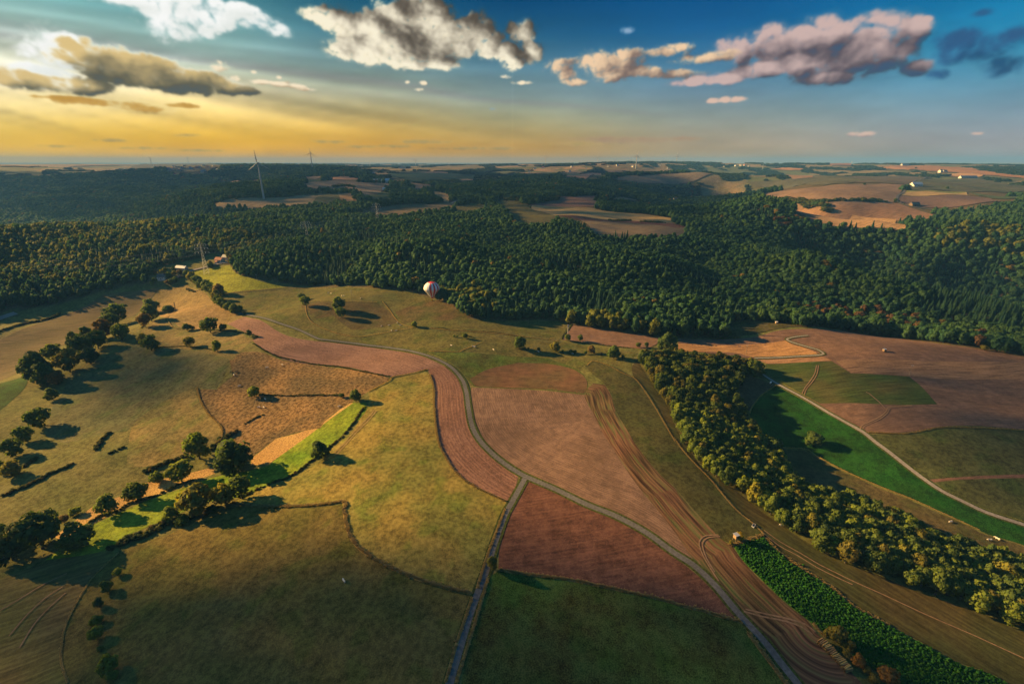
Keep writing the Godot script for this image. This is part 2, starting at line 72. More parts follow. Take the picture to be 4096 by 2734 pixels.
	["meadow","hay",[0.2, 0.2, 0.063],[0.168, 0.173, 0.053],[1216,-1557,1340,-1616,1448,-1613,1439,-1597,1180,-1512],86],
	["meadow","grass",[0.065, 0.074, 0.05],[0.084, 0.079, 0.058],[1499,-1908,1849,-2286,2247,-2470,1912,-1894,1824,-1739,1689,-1608,1671,-1650,1468,-1599,1380,-1636,1218,-1557],null],  # slate tone: the shadow over this field is put into its colour
	["ploughed_field","tilled",[0.11, 0.084, 0.069],[0.089, 0.079, 0.058],[1705,-2575,2028,-2818,2111,-2578,1535,-1948,1387,-1779,1248,-1877,1267,-2067,1506,-2433],86],
	["meadow","grass",[0.063, 0.084, 0.047],[0.053, 0.074, 0.042],[1445,-1594,1452,-1428,1456,-1400,1432,-1407,1380,-1406,1364,-1433],null],
	["stubble_field","hay",[0.378, 0.2, 0.089],[0.326, 0.173, 0.079],[2708,-3752,3082,-4187,2968,-3818,2798,-3549,2643,-3418],84],
	["stubble_field","hay",[0.294, 0.152, 0.071],[0.231, 0.116, 0.058],[3067,-4156,3394,-4163,3229,-3694,2777,-2996,2537,-2531,2452,-2355,2408,-2398,2506,-2736,2530,-2883,2553,-3064,2700,-3424],84],
	["stubble_field","hay",[0.378, 0.226, 0.116],[0.336, 0.2, 0.105],[2369,-2788,2543,-2899,2519,-2737,2340,-2559,2216,-2518,2207,-2559],84],
	["stubble_field","hay",[0.21, 0.147, 0.105],[0.189, 0.126, 0.095],[272,-2780,546,-3951,741,-3944,366,-2527],84],
	["stubble_field","hay",[0.179, 0.142, 0.1],[0.158, 0.126, 0.089],[493,-2576,583,-2681,893,-2805,1081,-2759,977,-2683,846,-2637,676,-2577],84],
	["stubble_field","hay",[0.357, 0.189, 0.089],[0.315, 0.168, 0.084],[2088,-4165,2250,-4247,2286,-4025,2237,-3956,2169,-4041],84],
	["stubble_field","hay",[0.252, 0.147, 0.116],[0.231, 0.137, 0.105],[7200,-11932,7371,-11396,2835,-4298,2688,-4342],84],
	["meadow","grass",[0.089, 0.084, 0.058],[0.079, 0.079, 0.053],[1202,-2611,1397,-2534,1718,-2585,1243,-1863,1089,-1776,1277,-2433,1210,-2533],null],
	["stubble_field","hay",[0.252, 0.158, 0.105],[0.231, 0.147, 0.095],[1405,-2578,2098,-3549,1486,-2523,1387,-2514],84],
	["stubble_field","hay",[0.231, 0.163, 0.11],[0.21, 0.147, 0.095],[-1067,-2562,-1058,-2714,-944,-2616,-948,-2464],84],
	["meadow","grass",[0.089, 0.079, 0.053],[0.068, 0.068, 0.044],[-6794,-10071,-6200,-9983,-3547,-6215,-2045,-3606,-1993,-3395,-1966,-3301,-2067,-3262,-2161,-3292,-2294,-3410],null],
	["stubble_field","hay",[0.21, 0.147, 0.084],[0.179, 0.126, 0.074],[-4542,-6186,-4624,-5434,-3644,-3884,-3727,-3743,-6690,-6355],84],
	["stubble_field","hay",[0.242, 0.158, 0.105],[0.21, 0.147, 0.095],[-1764,-3110,-1661,-3091,-1308,-2699,-1251,-2458],84],
]
const ROADS := [
	["lane","asphalt",3.3,[-348,-588,-331,-578,-311,-561,-272,-529.4,-237.3,-507.3,-206.5,-481.9,-197.6,-479.6,-164.3,-472.8,-130.5,-462.1,-106.5,-449.9,-87.6,-436.1,-69.4,-420.7,-55.1,-405.6,-43.5,-383.1,-37.7,-358.8,-33.3,-328.8,-28.9,-305,-23.2,-289.6,-14.4,-275.7,-4.3,-263.5,6,-253.7,15,-247.2,27,-238.5,42.1,-226.4,57.3,-217.1,71,-205.9,82.2,-192.8,89.6,-185.5,95,-176.4,97.9,-169.3,100.7,-161.2,104,-153.6,107.1,-146.6,109.4,-138.7,111.9,-130.9,113.8,-123.9]],
	["lane","asphalt",3.1,[8.3,-251,4.5,-240.9,-0.9,-226.4,-4.1,-217.5,-7.8,-201.4,-10.2,-190,-12.7,-176.9,-16.1,-163.5,-18.5,-152.9,-21,-139.6,-23.2,-127.2,-24.6,-118.8]],
	["track","gravel",2.6,[235.3,-416.4,239.9,-395,248.7,-367.7,255.2,-343.2,261,-315,262.1,-302,264.4,-288.5,266.1,-276.6,268.6,-264.1,272,-253.6,278.3,-244.4,285,-236.2,298.5,-227,316.1,-215]],
	["track","gravel",2.2,[241.9,-446.5,279.1,-444.6,303.9,-442.6,308.7,-445.9,307.7,-454.4,300.6,-463.2,292.5,-473.9,290.9,-480.4,299.8,-484.8,318,-489.1]],
	["farm_road","gravel",5,[-521,-767,-515,-771,-501,-777,-487,-785,-475,-788,-464,-788]],
	["farm_road","gravel",5,[-482,-2088,-492,-2187,-499,-2241,-515,-2278,-537,-2349]],
	["highway","gravel",9,[-175,-1448,-161,-1481,-155,-1521,-164,-1591,-183,-1661]],
	["farm_road","asphalt",6,[2106,-2571,1851,-2310,1519,-1927,1335,-1709,1189,-1531,1113,-1450,1075,-1404,1059,-1374,1064,-1340,1085,-1316,1119,-1286]],
	["highway","gravel",12,[-712,-624,-710,-640,-707,-650,-704,-657]],
	["tyre_track","dirt",0.7,[261.8,-317.6,265.2,-321.3,271,-323.8,283.6,-329.4,293.6,-336.4,299,-342.2,307.1,-343.2,319.4,-343.8]],
	["tyre_track","dirt",0.7,[263.2,-317.1,265.9,-319.9,270.9,-322,283.5,-327.6,294.3,-335.3,299.3,-340.7,307.2,-341.7,318.6,-342.9]],
	["tyre_track","dirt",0.6,[134.9,-208.9,139.1,-199.8,145.9,-193.5,151.9,-186.5,157.9,-181.6,164,-177.4]],
	["tyre_track","dirt",0.6,[136.6,-210,141.8,-201.8,148.4,-195.1,154.4,-188.3,160.5,-183.4,166.4,-178.8,175.4,-172.9,189.1,-163,202.1,-154.3,214.8,-143.9]],
	["tyre_track","dirt",0.7,[109.6,-204.7,103,-204.1,98.9,-201.5,96.8,-197.6,96.5,-190.3,97.7,-181.6,98.7,-176.6]],
	["tyre_track","dirt",0.7,[110,-203.7,103.8,-202.8,100.1,-200.4,98.2,-196.7,97.6,-189.4,98.8,-181.6]],
	["tyre_track","dirt",0.8,[104,-161.1,111.7,-158.8,120.8,-157,126.7,-154.5,129.5,-151.3]],
	["tyre_track","dirt",0.8,[105.2,-162.2,113,-160.3,122.1,-158.3,128.8,-156,131.4,-152.4]],
	["tyre_track","dirt",0.6,[-105,-327,-107.3,-314.8,-111.9,-300.4,-115.7,-285.5,-118.9,-276.5]],
	["tyre_track","dirt",0.6,[-102.9,-325.6,-105.5,-312.4,-110.1,-298.2,-114,-283.5,-116.9,-273.8]],
	["tyre_track","dirt",0.7,[251.1,-373.2,257.9,-382.4,269.6,-394,280.6,-406.5,291.4,-423]],
	["tyre_track","dirt",0.7,[250.6,-375.9,258.2,-385.1,268.6,-395.8,279.7,-408.4,289.9,-423.4]],
	["tyre_track","dirt",0.7,[295.1,-338.5,298,-350.2,299.7,-365.1,299,-367.8]],
	["tyre_track","dirt",0.6,[-243.7,-171.1,-239.5,-178.2,-235.1,-185.5,-228.8,-191.5]],
	["tyre_track","dirt",0.6,[-227.7,-158.8,-228.9,-168.9,-227.8,-178.1,-224.5,-183.7]],
	["tyre_track","dirt",0.6,[-217.6,-153.1,-221.3,-164.4,-221.4,-173.3,-220.1,-180.3]],
	["tyre_track","dirt",0.6,[-578,-634,-608,-594,-625,-553]],
	["tyre_track","dirt",0.6,[-544,-732,-610,-699,-638,-639,-628,-557]],
]
const VERGES := [
	[1.7,1,[-167.8,-238.3,-160.8,-235.5,-142.4,-231.2,-123.6,-228.6,-110.2,-227.9,-96.3,-228.1,-93.4,-219.5,-86.7,-205,-80.2,-195.4,-73.7,-188.9,-67.3,-184.3,-59.5,-179.5,-51.6,-175.5,-42.5,-171.7,-33.8,-168.9,-25.4,-166.9,-18.2,-165.5]],
	[1.3,0.8,[-72.9,-389.5,-65.7,-366.4,-60.1,-333.3,-56.8,-315,-53,-296.1,-48.5,-279.9,-42.9,-267.9,-34.8,-253.7,-24.7,-243,-13.6,-235.6,-3.4,-229.4]],
	[1.2,0.7,[-3.8,-223.1,-7.2,-209.2,-11.3,-191.9,-13.9,-179.4,-16,-168.2]],
	[1.2,0.7,[-18,-162.6,-20.3,-151.5,-22.6,-140.8,-25,-126.1]],
	[1.2,0.7,[-11.2,-174.4,-13.6,-162.1,-16.5,-147.5,-19.7,-132.4,-21,-125.8]],
	[1.5,0.9,[-6.5,-179.6,3.2,-178.4,13.9,-177.4,24.4,-176.3,38.2,-173.7,51.6,-170.5,63.4,-167.7,74,-164.4,79.6,-162.4,85.8,-160.8,93.5,-158.3,100.5,-156.1]],
	[1.8,0.8,[101.5,-151,103,-145.9,104.4,-141,105.8,-136.3,107,-131.8,108.6,-128]],
	[0.8,0.5,[-211.1,-204.1,-212.5,-195.5,-212.7,-185,-209.3,-172.8,-205.1,-162.8,-198.8,-153.7,-189.9,-143.8,-177.5,-133.6]],
	[0.9,0.5,[112.4,-291.4,113.6,-276.2,117.5,-261.5,122.2,-248.5,124.6,-236,127.6,-224.3,132.6,-214.6,134.9,-207.3]],
	[1.6,1,[113.3,-198.2,118.5,-199.4,126.3,-202.9,134.4,-206.3]],
	[1.2,0.8,[134.9,-204,137,-195.7,142.2,-188.1,147.2,-181,152.4,-175.1,156.6,-166,161.8,-161.5,167.2,-156.7]],
	[0.8,0.6,[69.8,-413,76.9,-422.6,88.6,-410.3,97.7,-394.5,107.3,-384.4,111.3,-363.5,112.9,-337.6,112,-307.8,111.5,-286.4]],
	[1,0.6,[-75.9,-399.7,-91.1,-388.6,-104,-382.4,-104.8,-374.7,-117.9,-357.3]],
	[0.9,0.6,[-408,-668,-379,-671,-352,-680,-324,-690,-265,-678]],
	[0.8,0.5,[-270,-617,-239,-597,-208,-591,-171,-591]],
	[0.8,0.5,[-165,-594,-150.7,-569,-133.6,-533.2,-123.5,-517.7,-109.6,-506.3]],
	[0.9,0.6,[-108.3,-508.8,-73.6,-496.7,-48.9,-491.7,-16.8,-487.7,7.1,-483.5,35.3,-477.9,49,-473.1]],
	[0.7,0.4,[-209.1,-511.7,-187,-495,-166.2,-490.2,-148.3,-495.5,-131.6,-500.9,-122.3,-503.8,-109.5,-506.1]],
	[0.7,0.5,[-259,-583,-243.2,-548.2,-228.5,-527.7,-204.4,-507.3,-175.5,-493.2]],
	[0.8,0.5,[-81.3,-442.2,-54.6,-438.9,-47.8,-444.2,-32.6,-460.6]],
	[1.2,0.7,[-276.1,-382.8,-261.2,-362.5,-242.7,-342.2,-224.4,-326.1,-217.5,-315.5,-216.2,-308.8]],
	[1.2,0.7,[262.8,-312.9,280.8,-306.7,291.1,-306.4,303.1,-308.3,315.6,-310.5,341.5,-309.1,372.8,-307.5]],
	[0.8,0.5,[-496,-683,-456,-625,-437,-585,-411,-552,-395,-538,-382,-532]],
	[0.9,0.6,[193.5,-348.4,199.4,-357.4,214.2,-374.3,227.4,-385.6,237,-393.1]],
	[0.8,0.5,[199.1,-306.2,214.5,-304.4,218.4,-296,227.7,-278.8,237.7,-264.1,250.4,-249.1,259.3,-237.3,270.1,-224]],
	[1,0.7,[132.4,-156.4,133.6,-152.8,134.6,-150.2]],
	[0.8,0.5,[40.2,-481.4,45.3,-480.8]],
]
const HEDGES := [
	[5,3,[-217.7,-207.4,-212.5,-211.4,-207,-215.4,-202.2,-220.7,-196.5,-225,-188.7,-227.9,-180.7,-230.8,-175.8,-234.7],"bramble bank below the bright green meadow"],
	[4,2.5,[-250,-276.1,-245,-280.7,-240.8,-286.9,-234.4,-290.1,-228,-289.9],"thorny hedge at the foot of the golden pasture"],
	[5,3,[-216.3,-299,-214.1,-307,-211.7,-315.1,-207.5,-318.1],"scrubby hedge between the two large field trees"],
	[2.2,1.4,[-166.6,-242.9,-159.9,-247.9,-148.9,-254.8,-140.7,-258.1,-135.3,-266.4,-131.6,-272.4,-125,-276.3,-125.1,-282.8,-122.3,-289.6,-118.5,-297.4,-115.2,-322.6,-113.8,-334],"clipped hedge along the golden meadow and bright strip"],
	[3,1.8,[-326.3,-254.5,-321.7,-259.7,-316.8,-265.1,-312.9,-275.2,-307.7,-281.1,-305.4,-285.8],"low hedge across the shaded slope"],
	[4,2,[-341.8,-284.8,-342,-291.7,-342.4,-297.9],"short hedge beside the olive bushes on the slope"],
	[2,1.2,[-213.2,-366.8,-197.7,-363.6,-183.7,-360.4,-170.8,-359.4,-151,-356.2,-138,-354.2],"thin hedge through the brown rough pasture"],
	[2,1.2,[-206.8,-328.2,-202.1,-333,-197.2,-337.8],"short scrub line in the rough pasture"],
	[2.2,1.3,[-363,-529,-344,-519,-323,-512,-304.9,-503.3,-289.9,-496.7,-273,-485.9,-271.5,-476.4],"hedge bank above the rough pasture"],
	[1.8,1.1,[-265.4,-464.4,-248.2,-447.8,-228.9,-434.2,-212.2,-428.4,-188.1,-420.9,-165.1,-415.3,-148.7,-407.3,-159.9,-412.8,-142.7,-402.5,-121.8,-390.6,-105.6,-383.3],"hedge along the lower edge of the ploughed strip"],
	[1.6,1,[-381,-482,-365,-479,-342.5,-474.8,-319.8,-463.9,-301.6,-454.4],"hedge along the ditch of the dry pasture"],
	[3,2,[-342,-589,-333,-579],"hedge end where the lane leaves the trees"],
	[1.5,1,[-90.9,-503.2,-77.7,-502.5,-65.5,-496.2,-41,-492.9,-16.8,-491,3.9,-484.5],"hedge line over the cattle pasture"],
	[1.8,1.2,[-49.6,-481.7,-39.6,-473.7],"short hedge beside the lone pasture tree"],
	[1.6,1,[53,-480.3,55.9,-492.4,64.4,-513.8,69.2,-527.6],"hedge on the side of the small pink field by the mast"],
	[1.6,1,[61,-475.2,81.4,-470.1,97.2,-464.2,109.5,-459.9,120.4,-457.1],"hedge below the small pink field"],
	[4,3,[-652,-571,-650,-580,-657,-616,-648,-639,-647,-662],"tall hedge along the hazy valley road"],
	[3,2.2,[-301.9,-301,-309.3,-317.1,-310,-325.3],"scrub on the bank of the gully"],
	[2.5,1.6,[-288.6,-296.5,-282.3,-304.1],"small scrub line at the end of the gully"],
	[2,1.2,[-442,-546,-489,-636,-487,-645],"hedge beside the pasture knoll trees"],
	[2.5,2,[215.1,-489.1,232.8,-490,245.9,-490.3],"scrub at the forest foot by the ploughland"],
	[3,2,[-497,-720,-471,-699],"short hedge on the farm pasture"],
	[2,1.6,[-247.2,-228.1,-245.3,-234.4,-239.1,-238.1,-236.9,-244.8,-227.5,-249.9,-221.8,-255.4,-216.9,-262.7,-208.5,-268.1],"hedge between the dry grass and the bright strip"],
	[16,10,[858,-1454,868,-1401,900,-1387,940,-1386,980,-1385,1030,-1378],"dark wood strip between the two wide plateau fields"],
	[30,12,[846,-1563,849,-1500,849,-1438,850,-1382,858,-1361],"dark wooded tongue below the wide plateau fields"],
	[8,5,[216,-1115,242,-1110,270,-1114],"short row of dark bushes in the pale plateau field"],
	[7,5,[286,-1097,312,-1095,338,-1104],"second short row of dark bushes in the pale plateau field"],
	[22,13,[-25,-1538,20,-1474,63,-1464,108,-1491,142,-1524],"dark wood belt behind the yellow plateau field"],
	[14,9,[-1012,-1598,-889,-1511,-798,-1468,-742,-1488],"tree line behind the field of the tall wind turbine"],
	[14,9,[-631,-1798,-649,-1925,-623,-1923,-591,-1900],"tree line between the plateau fields below the substation"],
]
const TREES := [
	[-539.2,-628.6,30.3,27.8,"dark","clump"],[-523.5,-600.1,21.4,21.8,"dark","clump"],[-473.8,-530.2,22.4,22.9,"brown","clump"],[-442.7,-514.8,18.5,18.8,"lime","clump"],[-526.8,-563.4,12.9,14.4,"dark","clump"],[-511.2,-529.2,13.9,17.0,"dark","clump"],
	[-457.9,-499.2,20.5,20.9,"mid","clump"],[-458,-479.7,23.7,24.2,"dark","clump"],[-499,-486.2,19.3,19.7,"mid","clump"],[-442.4,-442.9,22.1,23.7,"gold","clump"],[-433.2,-458,18.3,16.8,"dark","clump"],[-459.5,-426.6,27.1,29.1,"dark","clump"],
	[-442.1,-416.9,21.1,21.5,"dark","clump"],[-431.8,-416.6,14.1,14.4,"rust","clump"],[-409.2,-385.9,11.9,10.9,"mid","slope"],[-379.9,-340.7,17.8,15.5,"mid","slope"],[-372.8,-320.8,12.5,12.7,"mid","slope"],[-364.1,-302.4,13.5,13.8,"mid","slope"],
	[-340.1,-276.6,13.1,10.7,"gold","slope"],[-355.1,-282.6,8.2,8.4,"mid","slope"],[-508.2,-654.6,20.9,21.4,"mid","knoll"],[-452.5,-577.8,20.4,20.8,"mid","knoll"],[-440.7,-550.5,16.4,16.7,"brown","knoll"],[-473.5,-638.8,14.3,10.2,"dark","knoll"],
	[-336.9,-509.9,19.9,17.2,"dark","bank"],[-375.7,-528.8,10.3,8.4,"dark","bank"],[-369.7,-529.6,5.5,5.1,"dark","bank"],[-323,-513.3,7.0,7.1,"mid","bank"],[-280.9,-487.1,5.7,7.6,"dark","bank"],[-404.8,-497.7,11.4,11.6,"gold","ditch"],
	[-380.7,-475,17.2,16.7,"mid","ditch"],[-336.6,-471.6,11.2,11.4,"gold","ditch"],[-294,-449,8.6,11.4,"lime","ditch"],[-216,-364,10.9,9.5,"lime","rough"],[-123.6,-343.1,9.6,9.8,"dark","rough"],[-137.9,-351.1,4.8,3.4,"dark","rough"],
	[-220.1,-290.6,17.1,20.1,"mid","strip"],[-185.1,-273.1,24.6,22.6,"dark","strip"],[-217.4,-266.2,17.3,14.1,"lime","strip"],[-232.9,-266,9.8,7.5,"mid","strip"],[-233.7,-248.5,13.8,12.0,"mid","strip"],[-241.7,-235.9,12.4,12.7,"mid","strip"],
	[-263.2,-237.2,7.2,4.4,"lime","strip"],[-264.2,-230.2,6.1,4.4,"brown","strip"],[-126.5,-273.4,12.3,12.0,"dark","edge"],[-185.1,-233,20.5,18.8,"gold","bramble"],[-170.9,-236.9,12.4,14.5,"gold","bramble"],[-163.8,-241.8,13.4,15.7,"mid","bramble"],
	[-197.2,-227.2,9.6,8.8,"mid","bramble"],[-189.1,-223.5,8.5,5.2,"mid","bramble"],[-257.4,-209,22.9,22.2,"dark","corner"],[-237.2,-209.3,18.2,13.0,"mid","corner"],[-266.7,-201.7,16.5,15.2,"dark","corner"],[-289.6,-214.8,12.4,12.7,"dark","corner"],
	[-200.5,-189.3,4.7,3.8,"lime","terrace"],[-198.7,-180.1,5.8,6.2,"mid","terrace"],[-195.6,-171.1,4.2,5.6,"dark","terrace"],[-188.9,-161.8,5.7,4.6,"lime","terrace"],[-181.9,-153.6,6.5,6.6,"lime","terrace"],[-175.6,-147.4,2.5,2.3,"mid","terrace"],
	[-162.3,-136.5,7.9,7.6,"lime","terrace"],[-157.9,-133,4.8,3.9,"lime","terrace"],[-210.1,-564.7,17.1,16.6,"mid","meadow"],[-201.4,-544.9,14.0,12.9,"dark","meadow"],[-256.6,-580,13.7,14.0,"mid","meadow"],[-282.8,-629.5,11.0,9.0,"dark","meadow"],
	[-108,-508.1,6.9,7.1,"lime","pasture"],[-48.7,-471.9,5.9,6.0,"mid","pasture"],[-60.8,-476.6,2.8,2.9,"lime","pasture"],[-57.6,-475.6,2.5,2.5,"lime","pasture"],[7.9,-451.7,12.6,12.9,"dark","row"],[12.7,-451.7,3.0,3.0,"dark","row"],
	[16.4,-450.9,2.4,2.7,"dark","row"],[26.7,-448.3,3.9,4.3,"dark","row"],[43.1,-448.9,11.3,10.3,"gold","row"],[50.6,-447.2,2.7,3.0,"mid","row"],[58.3,-443.5,4.7,4.3,"dark","row"],[62.1,-443.6,4.1,3.8,"dark","row"],
	[72.2,-440.4,3.8,3.9,"dark","row"],[78.2,-442.1,8.5,8.6,"brown","row"],[87.1,-436.9,2.6,2.9,"brown","row"],[96.9,-427.3,13.4,13.0,"dark","row"],[93.4,-433.1,4.9,4.5,"dark","row"],[105.7,-426.7,3.7,3.8,"dark","row"],
	[58.5,-475.9,6.9,7.7,"mid","fieldside"],[71.7,-476.5,5.9,7.3,"mid","fieldside"],[128.7,-459.7,5.8,5.3,"mid","fieldside"],[137.4,-461,4.6,5.6,"dark","fieldside"],[155,-449.2,21.0,20.3,"dark","great"],[-9.3,-179.8,5.8,7.7,"gold","lane"],
	[-325.8,-513.6,6.0,7.4,"mid","lane"],[119.1,-201.5,4.7,5.2,"yellow","stand"],[113.5,-198.5,1.7,3.1,"gold","stand"],[138.1,-148.6,7.9,7.6,"olive","pile"],[135.2,-150.9,3.1,4.1,"gold","pile"],[141.1,-145.2,5.0,5.1,"olive","pile"],
	[138.4,-142.1,3.7,3.4,"olive","pile"],[140.8,-138.7,5.6,5.4,"rust","pile"],[142.9,-136.3,3.6,3.3,"olive","pile"],[148.3,-132.7,7.9,6.5,"rust","pile"],[143.5,-132.9,4.1,3.4,"olive","pile"],[222.3,-308.1,13.1,10.7,"dark","green"],
	[195.6,-306.1,6.5,7.3,"dark","green"],[479.5,-457,7.5,5.4,"gold","green"],[225.9,-412.8,15.2,15.5,"mid","trackend"],[227.7,-426.7,10.0,11.2,"gold","trackend"],[234.1,-414.9,7.0,5.7,"mid","trackend"],[-497.7,-737.1,14.4,16.2,"gold","hedgerow"],
	[-479.1,-721.2,15.6,15.9,"mid","hedgerow"],[-464.8,-704.3,13.8,14.1,"mid","hedgerow"],[-451.9,-696,14.4,14.7,"mid","hedgerow"],[-440.5,-682.7,14.9,14.4,"mid","hedgerow"],[-434.1,-678.5,10.6,10.8,"mid","hedgerow"],[-425.6,-669.1,11.8,12.1,"dark","hedgerow"],
	[-414.4,-664.3,17.3,16.7,"brown","hedgerow"],[-404.7,-640.5,15.4,15.7,"gold","hedgerow"],[-395.2,-626.4,11.8,12.0,"mid","hedgerow"],[-380.5,-609.5,13.4,13.7,"mid","hedgerow"],[-374.3,-604.8,9.5,9.7,"mid","hedgerow"],[-364.3,-596.8,11.9,12.2,"mid","hedgerow"],
	[-352,-587.2,13.0,13.3,"mid","hedgerow"],[-346.3,-589.2,9.9,10.1,"mid","hedgerow"],[-558,-758.9,11.5,10.6,"gold","farm"],[-544.5,-755.2,8.8,8.9,"mid","farm"],[-537.6,-758.5,8.1,8.3,"gold","farm"],[-528.2,-758.1,10.1,10.3,"brown","farm"],
	[-515.9,-754.5,9.4,10.6,"mid","farm"],[-561.3,-771.9,6.2,6.9,"gold","farm"],[-571.6,-766.3,8.2,8.4,"brown","farm"],[-544.6,-768.9,7.5,10.0,"dark","farm"],[-531.7,-740.4,10.6,7.6,"mid","farm"],[-538.2,-739.8,9.3,6.6,"brown","farm"],
	[-527.2,-743.4,10.0,8.2,"mid","farm"],[-453.4,-780.4,10.3,11.6,"mid","farm"],[-492.9,-784.6,9.0,7.4,"brown","farm"],[-488.9,-776,11.0,7.9,"dark","farm"],[-560,-742.1,8.7,8.8,"dark","farm"],[-561.6,-737.3,5.3,6.5,"lime","farm"],
	[-474.9,-646.3,9.5,6.8,"dark","knoll"],[-487.7,-652.4,7.8,7.9,"dark","knoll"],[-488.6,-2089.1,17.5,17.9,"dark","plateau"],[-499.8,-2106.9,14.1,14.4,"dark","plateau"],[-425.7,-2040.5,37.6,30.7,"dark","plateau"],[-468.1,-2013.8,20.3,18.6,"dark","plateau"],
	[-737.6,-2631.1,21.9,29.0,"dark","plateau"],[-373.1,-1242.4,7.4,10.6,"dark","plateau"],[-458.3,-1464.6,14.9,15.2,"dark","plateau"],[1052.6,-1378,10.2,10.4,"dark","plateau"],[1060.8,-1375.7,6.1,6.2,"dark","plateau"],[1441.9,-1793.1,10.5,7.5,"dark","plateau"],
	[1466.5,-1706.5,11.2,9.2,"dark","plateau"],[1202.5,-1732.1,9.6,7.8,"dark","plateau"],[1060.8,-1353.4,4.0,4.1,"dark","plateau"],[2878.8,-3658.7,15.8,12.9,"dark","plateau"],[44.3,-1424.3,8.5,11.2,"mid","plateau"],[49.2,-1342.8,7.2,6.6,"dark","plateau"],
]
const PLACE := {"clump":["in the long clump between two sloping stubble fields","trees of the long clump"],"slope":["in the broken line down the sunlit slope by the green field","trees down the sunlit slope"],"knoll":["in the small group on the farm pasture","trees on the farm pasture"],"bank":["on the hedge bank above the rough pasture","trees on the hedge bank"],"ditch":["along the ditch across the dry pasture","trees along the ditch"],"rough":["standing in the brown rough pasture","trees in the rough pasture"],"strip":["beside the strip of dry golden grass","trees along the dry grass strip"],"edge":["alone on the hedge of the golden meadow",""],"bramble":["over the bramble bank below the bright meadow","trees over the bramble bank"],"corner":["in the corner where the bright meadow narrows","trees in the meadow corner"],"terrace":["on the curved terrace of the dark meadow","small trees on the curved terrace"],"meadow":["in the grazed meadow by the dry wall line","trees in the grazed meadow"],"pasture":["on the cattle pasture under the wood","trees on the cattle pasture"],"row":["in the spaced row across the green meadow","trees in the spaced row"],"fieldside":["on the edge of the small pink field","trees beside the small pink field"],"great":["with a huge round crown at the head of the wood strip",""],"lane":["right beside the narrow lane","trees beside the lane"],"stand":["beside the hunting stand","trees beside the hunting stand"],"pile":["in the bush row behind the log pile","bushes behind the log pile"],"green":["on the deep green field and its border","bushes on the deep green field"],"trackend":["at the upper end of the gravel track","trees at the end of the track"],"hedgerow":["in the tree hedge leading up to the farm","trees of the farm hedge"],"farm":["around the farm buildings","trees around the farm"],"plateau":["on the open plateau beyond the forest","trees on the plateau"]}
const ADJ := {"dark":"dark green","mid":"mid green","lime":"light green","gold":"yellowish green","brown":"brownish","rust":"rust coloured","yellow":"bright yellow","olive":"olive green"}
const FOREST := [-762,-613,-744,-633,-726,-657,-716,-670,-696,-683,-672,-694,-650,-711,-631,-730,-607,-740,-571,-746,-562,-750,-586,-786,-568,-801,-542,-820,-523,-857,-482,-824,-444,-760,-418,-728,-384,-714,-342,-709,-294,-699,-259,-681,-260,-683,-242,-682,-210,-663,-174,-644,-140,-635,-117,-619,-97,-605,-74.5,-574.7,-61,-550,-50.4,-529.3,-43.4,-527.1,-9.4,-529.5,25.4,-541.7,53.4,-541.7,67.8,-529.4,83.5,-518.8,114.9,-507.2,145.3,-496.2,157.4,-493,178,-490.3,231.2,-490.8,239,-494.1,264,-541,302,-566,316,-546,326,-523,386,-542,399,-534,443,-522,464,-471,497,-435,511,-401,2031,-1080,1951,-1219,1861,-1352,1762,-1478,1654,-1598,1539,-1709,1416,-1812,1286,-1907,1150,-1992,1008,-2067,862,-2133,1020,-3138,798,-3202,573,-3250,345,-3282,115,-3298,-80,-2299,-240,-2287,-399,-2265,-556,-2232,-1298,-3994,-1573,-3894,-1841,-3775,-2100,-3637,-2349,-3482,-2586,-3310,-2810,-3121,-3021,-2918,-3217,-2700,-3398,-2469,-3562,-2226,-3708,-1972]
